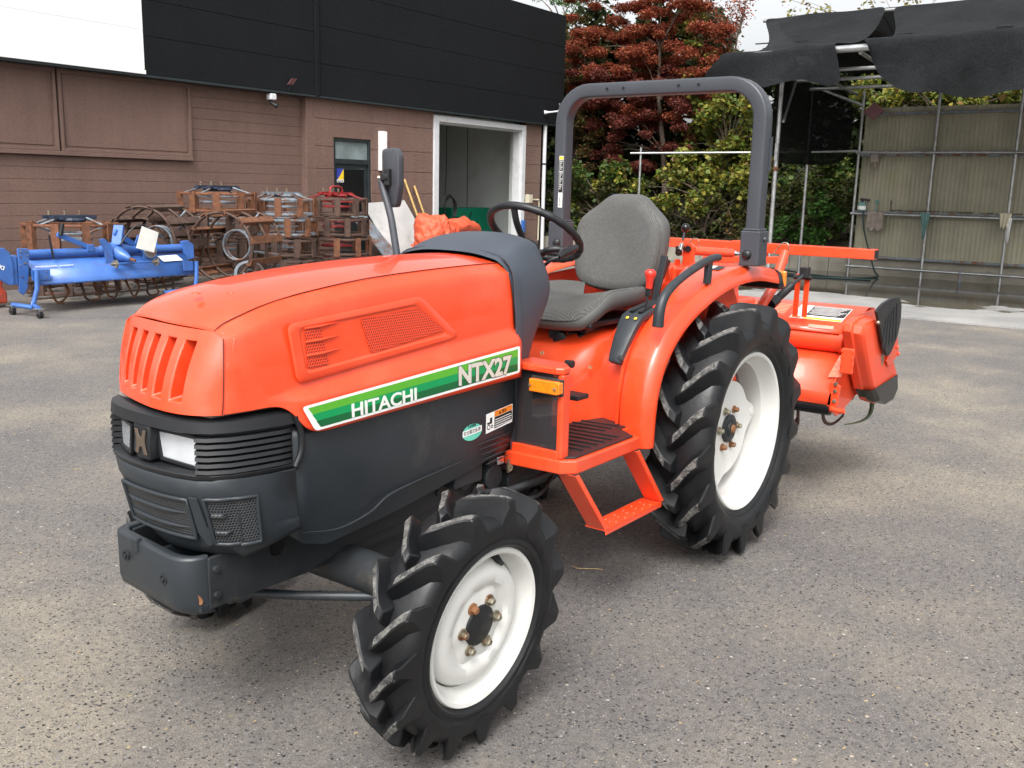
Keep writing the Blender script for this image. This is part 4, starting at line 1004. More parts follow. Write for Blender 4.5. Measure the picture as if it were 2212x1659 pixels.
# inner fender walls filling between tunnel and wheel
for s in (1, -1):
    b = MB(); P = [(.615, .35, .62), (.615, .355, .76), (.59, .355, .87), (.53, .355, .96), (.45, .36, 1.045), (.30, .36, 1.09), (.05, .36, 1.13), (-.30, .36, 1.15), (-.45, .36, .95), (-.30, .36, .62)]
    b.prism([V((x, y*s, z)) for x, y, z in P], (0, -.012*s, 0)); b.build('fender_inner', 'orange', TR)
    b = MB(); b.prism([V((x, y*s, z)) for x, y, z in ((.585, .355, .63), (.585, .345, .85), (.52, .30, .95), (.40, .20, .98), (.40, .14, .63), (.52, .22, .63))], (0, 0, .0001)); 
    rows = [[V((.600, .355*s, .63)), V((.600, .355*s, .76)), V((.565, .355*s, .88)), V((.50, .355*s, .96)), V((.40, .36*s, 1.01))],
            [V((.575, .28*s, .63)), V((.570, .28*s, .76)), V((.535, .28*s, .87)), V((.47, .28*s, .95)), V((.40, .28*s, 1.00))],
            [V((.54, .20*s, .63)), V((.53, .20*s, .76)), V((.50, .20*s, .86)), V((.44, .20*s, .94)), V((.38, .20*s, .985))]]
    b = MB(); b.loft(rows, closed=False, cap=False); b.build('body_corner', 'orange', TR, smooth=60)

# ---- rear fenders -------------------------------------------------------
fen_prof = [(.618, .555), (.622, .63), (.618, .74), (.590, .845), (.535, .935), (.450, 1.015), (.340, 1.08), (.200, 1.135), (.050, 1.175), (-.12, 1.198), (-.30, 1.200), (-.44, 1.185), (-.535, 1.172)]
def fender(s):
    b = MB(); rows = []
    P = cr([(x, 0, z) for x, z in fen_prof], 4); K = len(P)
    for i, p in enumerate(P):
        t = i/(K-1); d = (P[min(i+1, K-1)]-P[max(i-1, 0)]).normalized(); nrm = V((d.z, 0, -d.x))
        if nrm.dot(V((.6, 0, .6))) < 0: nrm = -nrm
        yi = lerp(.352, .345, t); yo = lerp(.487, .500, min(1, t*1.4)); 
        if t > .55: yi = lerp(yi, .20, min(1, (t-.55)/.25))
        dr = lerp(.030, .052, min(1, t*1.8))    # outer roll-down
        drop = nrm*-1
        rows.append([V((p.x, yi*s, p.z))+drop*.014, V((p.x, (yi+.012)*s, p.z))+drop*.001, V((p.x, lerp(yi, yo, .5)*s, p.z))+nrm*.003, V((p.x, (yo-.036)*s, p.z)), V((p.x, (yo-.012)*s, p.z))+drop*.014, V((p.x, yo*s, p.z))+drop*dr, V((p.x, (yo+.001)*s, p.z))+drop*(dr+.014)])
    b.loft(rows, closed=False, cap=False)
    o = b.build('rear_fender', 'orange', TR, subsurf=2, solid=.004)
    cre = o.data.attributes.new('crease_edge', 'FLOAT', 'EDGE')
    for e in o.data.edges:
        a_, c_ = e.vertices[0] % 7, e.vertices[1] % 7
        if a_ == c_ and a_ in (1, 3, 5): cre.data[e.index].value = {1: .8, 3: .45, 5: .6}[a_]
    # rear end moulding with lamp
    b = MB(); e = rows[-1]; back = [p+V((-.045, 0, -.006)) for p in e]; low = [p+V((-.075, -.004*s, -.03)) for p in e]
    b.loft([[p+V((.004, 0, .003)) for p in e], back, low], closed=False, cap=False); c = e[0]
    b.prism([V((-.54, .24*s, 1.165)), V((-.54, .498*s, 1.115)), V((-.585, .498*s, 1.105)), V((-.585, .24*s, 1.105))], (0, 0, -.030)); b.build('fender_end', 'black_plastic', o, bevel=.005)
    b = MB(); b.box((-.625, .40*s, 1.085), (-.595, .498*s, 1.160)); b.build('tail_lamp', 'amber', o, bevel=.008)
    # grab rail
    b = MB(); G = [(.560, .470*s, 1.015), (.556, .472*s, 1.075), (.530, .474*s, 1.125), (.46, .474*s, 1.165), (.34, .474*s, 1.205), (.20, .472*s, 1.238), (.10, .468*s, 1.250), (.05, .466*s, 1.246)]
    Q = cr(G, 5); b.tube(Q, [.022-.006*min(1, i/len(Q)*2)+(0 if i < len(Q)-3 else -.004*(i-len(Q)+3)) for i in range(len(Q))], 12)
    b.bar((.16, .470*s, 1.236), (.165, .470*s, 1.150), .022, .035, (1, 0, 0)); b.build('grab_rail', 'grey_plastic', o, smooth=50, bevel=.003)
    return o
fen = fender(1); fender(-1)
# fender sticker
b = MB(); z = 1.2035; b.add([V((-.02, .36, z-.012)), V((-.02, .43, z-.012)), V((-.10, .43, z-.001)), V((-.10, .36, z-.001))], [(0, 1, 2, 3)]); s1 = b.build('fender_sticker', 'black_dec', fen)
b = MB(); b.add([V((-.03, .372, z-.010)), V((-.03, .396, z-.010)), V((-.09, .396, z-.001)), V((-.09, .372, z-.001))], [(0, 1, 2, 3)]); b.build('sticker_field', 'white_dec', s1)
# ---- control console by the seat -----------------------------------------
b = MB(); P = [V(p) for p in ((.605, .350, .868), (.600, .300, .872), (.585, .30, .90), (.50, .28, 1.02), (.44, .27, 1.045), (.25, .27, 1.06), (.25, .36, 1.06), (.44, .36, 1.055), (.505, .36, 1.018), (.59, .36, .89))]
rows = [[V((.617, .295, .872)), V((.617, .346, .868))], [V((.604, .291, .900)), V((.604, .350, .896))], [V((.565, .284, .96)), V((.566, .356, .955))], [V((.528, .280, 1.012)), V((.528, .364, 1.008))], [V((.498, .278, 1.040)), V((.492, .368, 1.040))], [V((.43, .27, 1.055)), V((.42, .368, 1.058))], [V((.25, .26, 1.075)), V((.25, .37, 1.085))]]
b.loft(rows, closed=False, cap=False); con = b.build('control_console', 'grey_plastic', TR, smooth=50, solid=.03, bevel=.006)
for y in (.308, .345):
    q = MB(); q.bar((.478, y, 1.049), (.385, y, 1.062), .014, .008); q.build('lever_slot', 'black_gloss', con)
for y, ch in ((.312, '●'), (.348, '●')):
    q = MB(); q.lathe([(0, .0065), (.001, .0065), (.001, 0)], V((.512, y, 1.030)), V((.6, 0, .8)), 14); q.build('speed_mark', 'yellow_dec', con)
q = MB(); q.lathe([(0, .012), (.004, .011), (.005, .004), (.005, 0)], (.606, .345, .888), (1, 0, .3), 14); q.build('bolt', 'dark_metal', con)
b = MB(); b.bar((.435, .345, 1.03), (.43, .352, 1.13), .014, .008); b.bar((.43, .352, 1.11), (.43, .354, 1.145), .018, .02); lv = b.build('range_lever', 'black_plastic', TR, bevel=.002)
b = MB(); b.tube([(.43, .354, 1.140), (.43, .355, 1.175), (.43, .357, 1.192), (.43, .357, 1.205), (.43, .357, 1.213)], [.013, .015, .022, .022, .012], 14); b.build('lever_knob', 'red_plastic', lv, smooth=60)
b = MB(); b.bar(pt(1412, 660, 'x', .26), pt(1436, 552, 'x', .22), .030, .012, (1, 0, 0)); b.bar(pt(1425, 600, 'x', .23), pt(1440, 560, 'x', .2), .03, .03, (1, 0, 0)); b.build('seat_bracket', 'black_plastic', TR, bevel=.003)

# ---- seat ------------------------------------------------------------------
def seat():
    X = .075
    # back outline (y, z), symmetric
    half = [(0, 1.492), (.055, 1.490), (.095, 1.475), (.135, 1.440), (.178, 1.405), (.206, 1.370), (.216, 1.310), (.212, 1.230), (.195, 1.150), (.165, 1.105), (.10, 1.080), (0, 1.072)]
    full = half+[(-y, z) for y, z in reversed(half[1:-1])]
    full = [(p.y, p.z) for p in cr([(0, y, z) for y, z in full], 3, closed=True)]
    cz = 1.28
    def ring(k, x, lean=.16):
        return [V((x-(cz+(z-cz)*k-1.08)*lean, y*k, cz+(z-cz)*k)) for y, z in full]
    b = MB(); rr = [ring(.97, X-.035), ring(1.0, X-.02), ring(1.0, X+.012), ring(.965, X+.032), ring(.90, X+.042)]
    b.loft(rr, cap=False); n = len(full); b.f.append(tuple(range(n))); b.m.append(0)
    bk = b.build('seat_back', 'seat_vinyl', TR, smooth=60)
    b = MB()
    def wing(k, x):  # padded side wings stand forward of the middle
        out = []
        for y, z in full:
            yy = y*k; zz = cz+(z-cz)*k; w_ = .020*(min(1, abs(yy)/.17))**2*(1 if zz < 1.42 else max(0, 1-(zz-1.42)/.06))
            out.append(V((x+w_-(zz-1.08)*.16, yy, zz)))
        return out
    rr = [wing(.975, X+.026), wing(.95, X+.040), wing(.90, X+.050), wing(.75, X+.050), wing(.5, X+.046), wing(.25, X+.042), wing(.02, X+.040)]
    b.loft(rr, cap=False); nf = len(full); b.f.append(tuple(range(5*nf+nf, 5*nf+2*nf))); b.m.append(0); o = b.build('seat_back_fabric', 'seat_fabric', bk, smooth=80); uvplane(o, 1, 2)
    # cushion
    rows = []
    sect = [(.10, .150, 1.10, .0), (.16, .200, 1.098, .0), (.28, .222, 1.092, .0), (.42, .226, 1.088, .0), (.54, .220, 1.086, 0), (.60, .200, 1.080, 0), (.635, .165, 1.060, 0)]
    def cush(k, dz, grow=0):
        out = []
        for x, hw, z, _ in sect:
            out.append([V((x+(grow if x > .5 else 0), hw*k*math.sin(u*PI/2), z+dz+.026*abs(math.sin(u*PI/2))**2.5*(1 if x < .58 else .3)-(.018*(x-.45)/.15 if x > .45 else 0))) for u in np.linspace(-1, 1, 17)])
        return out
    T = cush(.90, 0); b = MB(); b.loft(T, closed=False, cap=False)
    cu = None
    # vinyl skirt
    E_ = []
    for x, hw, z, _ in sect: pass
    out = [(x, hw) for x, hw, z, _ in sect]
    per = [(x, -h) for x, h in out]+[(.648, -.09), (.650, 0), (.648, .09)]+[(x, h) for x, h in reversed(out)]
    per = [(p.x, p.y) for p in cr([(x, y, 0) for x, y in per], 3)]
    def zedge(x, y): return 1.086+.026*(1 if x < .5 else max(0, 1-(x-.5)/.12))*min(1, (abs(y)/.2)**2)-(.05*max(0, (x-.45)/.2)**1.5)
    R = []
    for k, dz in ((.72, -.072), (.90, -.070), (.98, -.058), (1.0, -.032), (.985, -.016), (.95, .002), (.90, .006)):
        R.append([V(((x-.35)*k+.35, y*k, zedge(x, y)+dz)) for x, y in per])
    m = MB(); m.loft(R, closed=False, cap=False); n = len(per); m.f.append(tuple(range(n))); m.m.append(0)
    cu = m.build('seat_cushion', 'seat_vinyl', TR, smooth=70)
    R = []
    for k in (.99, .955, .90, .7, .5, .3, .1, .01):
        kx = k+(.028 if k > .9 else 0); ky = k-.035
        R.append([V(((x-.35)*kx+.35, y*ky, (zedge((x-.35)*kx+.35, y*ky))+(-.006 if k > .98 else .008 if k > .94 else .012)-(.016*(1-k))-(.020*max(0, (x-.55)/.1) if k > .98 else 0))) for x, y in per])
    m = MB(); m.loft(R, closed=False, cap=False); o = m.build('seat_fabric_panel', 'seat_fabric', cu, smooth=80); uvplane(o, 0, 1)
    # pan and suspension
    m = MB(); m.prism([V(p) for p in ((.60, -.19, .985), (.60, .19, .985), (.30, .21, .985), (.12, .16, .985), (.12, -.16, .985), (.30, -.21, .985))], (0, 0, .020)); m.cyl((.585, -.20, .990), (.585, .20, .990), .012, 10); sp_ = m.build('seat_pan', 'black_plastic', TR, bevel=.004)
    m = MB(); m.box((.18, -.13, .900), (.52, .13, .950)); m.box((.22, -.15, .955), (.55, -.12, .985)); m.box((.22, .12, .955), (.55, .15, .985)); m.bar((.50, .14, .975), (.30, .14, .915), .012, .02); m.bar((.50, .14, .905), (.30, .14, .970), .012, .02)
    m.tube([(.545, .02, .94), (.575, .02, .94)], .030, 10); m.tube([(.50, .06, .93), (.53, .13, .93)], .022, 12); m.cyl((.52, .10, .955), (.60, .10, .953), .006, 8); m.cyl((.50, -.15, .972), (.62, -.15, .972), .006, 8)
    m.build('seat_suspension', 'black_plastic', sp_, bevel=.003)
    m = MB(); m.lathe([(0, .030), (.012, .031), (.026, .028), (.028, .02), (.028, 0)], (.555, .035, .925), (1, .5, 0), 9); m.build('seat_knob', 'black_plastic', sp_, smooth=30)
seat()

# ---- turn signal guard (left) and its twin -----------------------------------
for s in (1, -1):
    b = MB()
    def fr(pts, x0, x1, mt, nm, par, bev=.004, rr=.0):
        m_ = MB(); Q = [V((x0, y*s, z)) for y, z in pts]; m_.prism(roundpoly(Q, rr, 3) if rr else Q, (x1-x0, 0, 0)); return m_.build(nm, mt, par, bevel=bev)
    # orange cap on top
    b.prism([V((x, y*s, .938)) for x, y in ((1.165, .250), (1.165, .43), (1.150, .456), (1.118, .456), (1.06, .40), (1.05, .250))], (0, 0, -.024)); g_ = b.build('lamp_guard', 'orange', TR, bevel=.006)
    b = MB()
    b.box((1.108, .430*s, .628), (1.155, .4545*s, .915)); b.build('guard_post', 'orange', g_, bevel=.008, seg=3)
    b = MB(); b.box((1.140, .245*s, .625), (1.158, .440*s, .655)); b.build('guard_sill', 'orange', g_, bevel=.003)
    b = MB(); b.prism(roundpoly([V((1.128, .240*s, .640)), V((1.142, .418*s, .640)), V((1.142, .432*s, .655)), V((1.142, .432*s, .912)), V((1.128, .240*s, .912))], .008, 2), (.006, 0, 0)); b.build('guard_cover', 'smoke', g_)
    b = MB(); b.box((1.135, .326*s, .842), (1.158, .4538*s, .900)); h_ = b.build('turn_signal_base', 'dark_metal', g_, bevel=.003)
    b = MB(); b.box((1.158, .333*s, .850), (1.180, .446*s, .893)); b.box((1.135, .446*s, .852), (1.180, .4535*s, .891)); tl = b.build('turn_signal', 'amber', h_, bevel=.005, seg=3)
    for y, z in ((.340, .872), (.438, .870)):
        q = MB(); q.lathe([(0, .005), (.002, .005), (.003, .001)], (1.1835, y*s, z), (1, 0, 0), 10); q.build('screw', 'zinc', tl)
    b = MB(); b.box((1.04, .25*s, .66), (1.10, .34*s, .90)); b.build('guard_inner', 'grey_plastic', g_, bevel=.01)

# ---- step -------------------------------------------------------------------
def step(s):
    L0, L1, R0, R1 = V((1.140, .490*s, .580)), V((.975, .515*s, .352)), V((.735, .490*s, .580)), V((.570, .515*s, .352))
    m = MB(); a, c = L1, R1; w = V((0, 1, 0))*s
    m.prism([a-w*.070, a+w*.018, c+w*.018, c-w*.070], (0, 0, -.005)); m.prism([a+w*.013, a+w*.018, c+w*.018, c+w*.013], (0, 0, -.018)); ob = m.build('step', 'orange', TR, bevel=.003)
    for A, B in ((L0, L1), (R0, R1)):
        m = MB(); K = [(0, 1, 2, 3), (7, 6, 5, 4), (0, 4, 5, 1), (1, 5, 6, 2), (2, 6, 7, 3), (3, 7, 4, 0)]; t = V((-.005, 0, 0))
        q4 = [A-w*.060, A+w*.010, B+w*.010, B-w*.060]; m.add(q4+[p+t for p in q4], K)
        f0, f1 = A+w*.010, B+w*.010; k = V((-.028, 0, 0)); q4 = [f0, f0+k*.9, f1+k*.9, f1]; m.add(q4+[p+w*.004 for p in q4], K)
        m.build('step_bar', 'orange', ob, bevel=.002)
    m = MB()
    for i in range(6):
        for j in range(3):
            p = a.lerp(c, (i+.6)/6.5)+w*(-.046+.022*j)+V((.01*(j % 2), 0, .0002)); m.lathe([(0, .0055), (.0025, .0042), (.0025, 0)], p, (0, 0, 1), 8)
    m.build('tread_studs', 'orange', ob, smooth=50)
step(1); step(-1)

# ---- roll bar ---------------------------------------------------------------
def rops():
    X = -.215; hw = .495; zt = 1.955; R = .145
    path = []
    for s_ in (1,):
        path += [V((X, hw, 1.24)), V((X, hw, 1.60)), V((X, hw, zt-R))]
        for k in range(1, 9): a = k/8*PI/2; path.append(V((X, hw-R+R*math.cos(a), zt-R+R*math.sin(a))))
        path += [V((X, .2, zt)), V((X, -.2, zt))]
        for k in range(0, 9): a = k/8*PI/2; path.append(V((X, -hw+R-R*math.sin(a), zt-R+R*math.cos(a))))
        path += [V((X, -hw, 1.60)), V((X, -hw, 1.24))]
    # rounded-rectangle section swept along the path
    W, D = .031, .036; sec = []
    for cx, cy, a0 in ((1, 1, 0), (-1, 1, 90), (-1, -1, 180), (1, -1, 270)):
        for k in range(4): a = math.radians(a0+k*30); r = .010; sec.append((cx*(W-r)+r*math.cos(a), cy*(D-r)+r*math.sin(a)))
    b = MB(); rings = []
    for i, p in enumerate(path):
        d = (path[min(i+1, len(path)-1)]-path[max(i-1, 0)]).normalized(); side = d.cross(V((1, 0, 0))).normalized()
        rings.append([p+side*u+V((1, 0, 0))*v for u, v in sec])
    b.loft(rings); o = b.build('roll_bar', 'rops_grey', TR, smooth=40)
    for y in (-.245, -.16, .115, .21):
        q = MB(); q.lathe([(.0, .0095), (.002, .0095), (.002, .0075), (-.0, .0075)], (X+.0355, y, zt+.001), (1, 0, 0), 16); q.lathe([(.0006, .0075), (.0006, 0)], (X+.0355, y, zt+.001), (1, 0, 0), 16, 1); q.build('bolt_hole', ['rops_grey', 'black_gloss'], o, smooth=40)
    for s in (1, -1):
        q = MB(); q.box((X-.048, (hw-.043)*s, 1.205), (X+.048, (hw+.043)*s, 1.352)); q.box((X-.043, (hw-.038)*s, 1.352), (X+.043, (hw+.038)*s, 1.362)); q.build('roll_bar_socket', 'rops_grey', o, bevel=.006, seg=2)
        q = MB(); q.lathe([(0, .021), (.006, .020), (.012, .014), (.014, .006), (.014, 0)], (X+.048, (hw-.008)*s, 1.252), (1, 0, 0), 20); q.build('socket_bolt', 'black_plastic', o, smooth=50)
        q = MB(); q.ball((X, (hw+.046)*s, 1.318), .010, 10); q.ball((X-.02, (hw-.046)*s, 1.318), .010, 10); q.build('socket_bolt', 'rops_grey', o, smooth=60)
        q = MB(); q.box((X-.036, (hw+.031)*s, 1.60), (X-.020, (hw+.036)*s, 1.74)); q.build('lamp_bracket', 'rops_grey', o)
    # warning label on the far post, inner face is narrow so it sits on the front face
    y0, y1 = -.494, -.470
    def lab(za, zb, mt, nm, k=0, ya=y0, yb=y1): q = MB(); q.add([V((X+.0368+k, ya, za)), V((X+.0368+k, yb, za)), V((X+.0368+k, yb, zb)), V((X+.0368+k, ya, zb))], [(0, 1, 2, 3)]); return q.build(nm, mt, o)
    wl = lab(1.420, 1.660, 'white_dec', 'warning_label')
    for za, zb, mt in ((1.645, 1.658, 'yellow_dec'), (1.590, 1.643, 'black_dec'), (1.490, 1.587, 'black_dec')): lab(za, zb, mt, 'label_field', .0004, y0+.001, y1-.001)
    for k in range(15):
        z = 1.635-k*.0092
        if abs(z-1.588) > .004: lab(z, z+.0030, 'white_dec', 'label_line', .0008, y0+.004, y1-.004-.004*(k % 3))
    for k in range(3): 
        q = MB(); P = [V((X+.0374, y0+.005+.013*((i*7+k*3) % 5)/5, 1.425+i*.0055+k*.001)) for i in range(10)]; q.tube(P, .0006, 4); q.build('label_scribble', 'black_dec', o)
    return o
rops()

# ---- rear view mirror ----------------------------------------------------------
b = MB(); P = cr([(1.115, -.312, 1.20), (1.111, -.338, 1.30), (1.107, -.365, 1.40), (1.100, -0.416, 1.515), (1.098, -.403, 1.533)], 4); b.tube(P, [.0135]*(len(P)-3)+[.010]*3, 12); mp = b.build('mirror_stem', 'rops_grey', TR, smooth=60)
b = MB(); X = 1.085
Q = [V((X-.010, -0.432, 1.637)), V((X+.012, -.346, 1.640)), V((X+.018, -0.320, 1.615)), V((X+.018, -0.320, 1.505)), V((X+.010, -0.341, 1.428)), V((X-.010, -0.408, 1.424)), V((X-.018, -0.438, 1.447)), V((X-.016, -0.436, 1.55))]
Q = roundpoly(Q, .016, 4); n = len(Q)
b.loft([[p+(V((X, -0.379, 1.535))-p)*.09+V((.010, 0, 0)) for p in Q], [p+(V((X, -0.379, 1.535))-p)*.02+V((.006, 0, 0)) for p in Q], Q, [p+V((-.018, 0, 0)) for p in Q], [p+(V((X, -0.379, 1.535))-p)*.06+V((-.022, 0, 0)) for p in Q]])
mh = b.build('mirror_housing', 'rops_grey', mp, smooth=40)
b = MB(); c = V((1.106, -0.379, 1.535)); b.bar(c+V((0, .0, -.03)), c+V((0, 0, .03)), .026, .018, (1, 0, 0)); b.bar(c+V((.004, -.03, .0)), c+V((.004, .012, .0)), .016, .024); b.lathe([(0, .010), (.016, .009), (.016, 0)], c+V((0, 0, .0)), (1, 0, 0), 12); b.build('mirror_clamp', 'black_plastic', mp, bevel=.003)
b = MB(); b.lathe([(0, .008), (.014, .008), (.014, 0)], (1.10, -0.416, 1.530), (.4, -1, .2), 6); b.build('clamp_bolt', 'zinc', mp)

# ---- lift linkage, hydraulics ----------------------------------------------------
def bk(pts, th, mt='orange', nm='linkage_plate', par=TR, bev=.003):
    q = MB(); q.prism([V(p) for p in pts], th); return q.build(nm, mt, par, bevel=bev)
b = MB(); b.box((-.52, -.17, .98), (-.02, .17, 1.12)); b.box((-.50, -.10, 1.10), (-.25, .12, 1.17)); lift = b.build('lift_housing', 'orange', TR, bevel=.012)
# auxiliary cylinder with bracket, pivot lever and ball knob
A = pt(1490, 541, 'x', -.45); B_ = pt(1582, 547, 'x', -.62)
b = MB(); b.cyl(A+V((0, .02, 0)), B_, .021, 16); cyl_ = b.build('tilt_cylinder', 'orange', TR, smooth=40)
b = MB(); b.cyl(B_, pt(1640, 552, 'x', -.72), .009, 10); b.cyl(B_, B_.lerp(pt(1640, 552, 'x', -.72), .12), .014, 8); b.build('cylinder_rod', 'chrome', cyl_, smooth=40)
c = A; bkt = bk([c+V((0, -.035, -.16)), c+V((0, .035, -.16)), c+V((0, .028, .02)), c+V((0, .012, .036)), c+V((0, -.012, .036)), c+V((0, -.028, .02))], (.012, 0, 0), 'orange', 'pivot_bracket')
bk([c+V((.05, -.055, -.17)), c+V((.05, -.015, -.17)), c+V((.05, -.02, -.04)), c+V((.05, -.045, -.04))], (.012, 0, 0), 'orange', 'pivot_bracket')
q = MB(); q.lathe([(.0, .014), (.016, .014), (.016, 0)], c+V((.008, 0, .008)), (1, 0, 0), 18); q.build('pivot_pin', 'black_plastic', bkt, smooth=40)
a0, a1, a2 = pt(1468, 545, 'x', -.36), pt(1475, 520, 'x', -.37), pt(1480, 493, 'x', -.38)
q = MB(); q.tube([a0, a0.lerp(a1, .8)], [.013, .010], 10); q.lathe([(-.01, .017), (.012, .017), (.012, .0)], a0, (1, .1, 0), 14); lv2 = q.build('position_lever', 'chrome', TR, smooth=40)
q = MB(); q.cyl(a1, a2, .0055, 10); q.build('lever_rod', 'rops_grey', lv2, smooth=40)
q = MB(); q.ball(pt(1481, 492, 'x', -.38), .021, 16); q.build('lever_ball', 'black_gloss', lv2, smooth=80)
q = MB(); q.box(c+V((-.02, -.05, -.01)), c+V((.05, -.02, .02))); q.build('lever_boss', 'black_plastic', lv2, bevel=.003)
# round-eyed link beside the seat
bk([pt(1448, 600, 'x', -.3), pt(1460, 600, 'x', -.3), pt(1459, 585, 'x', -.3), pt(1453, 580, 'x', -.3), pt(1447, 586, 'x', -.3)], (.012, 0, 0), 'orange', 'lift_lug')
q = MB(); q.box(pt(1436, 590, 'x', -.3), pt(1448, 568, 'x', -.32)); q.build('hydraulic_valve', 'black_plastic', TR, bevel=.004)
bk([pt(1437, 632, 'x', -.1), pt(1455, 632, 'x', -.1), pt(1452, 600, 'x', -.1), pt(1446, 575, 'x', -.1), pt(1440, 600, 'x', -.1)], (.012, 0, 0), 'orange', 'lift_lug')
bk([pt(1455, 628, 'x', -.1), pt(1467, 628, 'x', -.1), pt(1465, 580, 'x', -.1), pt(1458, 572, 'x', -.1)], (.03, 0, 0), 'orange_dull', 'lift_lug')
# lift arm and top bracing seen behind the fender
b = MB(); b.tube([pt(1640, 668, 'x', -.62), pt(1672, 618, 'x', -.72), pt(1696, 545, 'x', -.84)], [.024, .024, .022], 12); arm = b.build('lift_arm', 'orange', TR, smooth=50)
for nm_, a_, c_, r_l in (('lower_link', (-.25, .30, .52), (-.85, .33, .46), .018), ('lower_link', (-.25, -.30, .52), (-.85, -.33, .46), .018), ('top_link', (-.45, 0, .95), (-.88, 0, 1.05), .018), ('lift_rod', (-.45, -.36, 1.06), (-.84, -.34, .52), .014)):
    b = MB(); b.tube([V(a_), V(c_)], r_l, 10); b.build(nm_, 'dark_metal', TR, smooth=50)
q = MB(); q.tube(cr([pt(1671, 548, 'x', -.86), pt(1682, 534, 'x', -.86), pt(1692, 525, 'x', -.86), pt(1702, 527, 'x', -.86), pt(1703, 538, 'x', -.86), pt(1698, 558, 'x', -.86)], 5), .0035, 8); q.build('linch_pin', 'zinc', arm, smooth=60)
q = MB(); q.tube(cr([pt(1484, 533, 'x', -.60), pt(1492, 520, 'x', -.60), pt(1500, 515, 'x', -.60), pt(1509, 519, 'x', -.60), pt(1511, 534, 'x', -.60)], 5), .003, 8); q.build('linch_pin', 'zinc', arm, smooth=60)
# ================================================================== ROTARY TILLER (mounted behind the tractor)
RT = empty('rotary_tiller', (-1.15, 0, 0), 0, 'orange rotary tiller with long top beam mounted behind the tractor', 'tiller')
TX = -1.10
b = MB(); b.cyl((TX, -.66, .788), (TX, .645, .788), .056, 28); b.lathe([(0, .066), (.02, .066)], (TX, .625, .788), (0, 1, 0), 24); b.build('main_tube', 'orange_dull', RT, smooth=40)
# chassis cover: profile in x-z swept across the width
prof = [(-1.46, .935), (-1.36, .945), (-1.085, .862), (-1.05, .835)]
b = MB(); b.loft([[V((x, y, z)) for x, z in prof] for y in (-.66, -.2, .3, .665)], closed=False, cap=False); tc_ = b.build('top_cover', 'orange', RT, smooth=25, solid=.006)
b = MB(); prof2 = [(-1.105, .742), (-1.00, .70), (-.945, .635), (-.905, .560), (-.905, .500), (-.915, .497)]
b.loft([[V((x, y, z)) for x, z in prof2] for y in (-.66, -.2, .3, .668)], closed=False, cap=False); b.build('front_cover', 'orange_dull', RT, smooth=25, solid=.005)
b = MB(); prof3 = [(-1.46, .935), (-1.62, .80), (-1.70, .62), (-1.66, .42)]
b.loft([[V((x, y, z)) for x, z in prof3] for y in (-.66, .665)], closed=False, cap=False); b.build('rear_apron', 'orange', RT, smooth=25, solid=.006)
b = MB(); b.tube([(-.93, -.66, .475), (-.93, .655, .475)], .032, 16); b.build('rubber_flap', 'black_gloss', RT, smooth=40)
for y in (-.665, .668):
    b = MB(); b.prism([V((x, y, z)) for x, z in ((-1.44, .93), (-1.2, .92), (-.95, .66), (-.90, .56), (-.90, .47), (-1.0, .43), (-1.3, .50), (-1.62, .60), (-1.60, .80))], (0, -.008, 0)); b.build('side_plate', 'orange', RT)
# chain case (near side)
Y0 = .672
cc = [pt(px, py, 'y', .735) for px, py in ((1846, 703), (1858, 692), (1872, 686), (1888, 690), (1898, 702), (1905, 735), (1912, 775), (1921, 805), (1922, 835), (1912, 858), (1895, 868), (1878, 862), (1866, 838), (1858, 800), (1850, 760), (1843, 720))]
cc = [V((p.x, 0, p.z)) for p in cc]; n = len(cc); ctr = sum(cc, V())/n
b = MB(); rr = []
for y, k in ((.680, 1.0), (.690, 1.05), (.728, 1.05), (.732, 1.0), (.768, .98), (.782, .90)):
    rr.append([V((ctr.x+(p.x-ctr.x)*k, y, ctr.z+(p.z-ctr.z)*k)) for p in cc])
b.loft(rr); chn = b.build('chain_case', 'orange_dull', RT, smooth=40, bevel=.004)
zc = ctr.z
b = MB(); b.lathe([(0, .022), (.006, .022), (.008, .014), (.008, 0)], (ctr.x-.012, .782, ctr.z+.10), (0, 1, 0), 18); b.build('case_plug', 'black_plastic', chn, smooth=40)
b = MB(); P = [V((ctr.x-.02+.026*math.cos(a)*(1+.25*math.cos(5*a)), .7825, ctr.z+.0+.036*math.sin(a)*(1+.2*math.sin(3*a)))) for a in [2*PI*i/18 for i in range(18)]]; b.add(P, [tuple(range(18))]); b.build('bare_metal_patch', 'zinc', chn)
# bolted plate on the front of the case
fx = max(p.x for p in cc)+.006
b = MB(); b.box((fx-.01, .690, .665), (fx+.006, .752, .790)); pf = b.build('case_plate', 'orange_dull', chn, bevel=.006)
b = MB()
for i in range(4):
    for y in (.695, .748): b.lathe([(0, .0065), (.006, .0065), (.006, 0)], (fx+.006, y, .675+i*.034), (1, 0, 0), 6)
b.build('plate_bolts', 'orange_dull', chn)
b = MB(); P = [V((p.x-.002, 0, p.z-.004)) for p in cc if p.z < ctr.z-.07]
lowz = min(p.z for p in cc); low = [p for p in cc if p.z < ctr.z-.075]
b.loft([[V((ctr.x+(p.x-ctr.x)*k, y, p.z+dz)) for p in low] for y, k, dz in ((.690, 1.04, -.010), (.775, 1.04, -.010), (.788, .9, .005))], closed=True); b.build('case_skid', 'black_gloss', chn, bevel=.003)
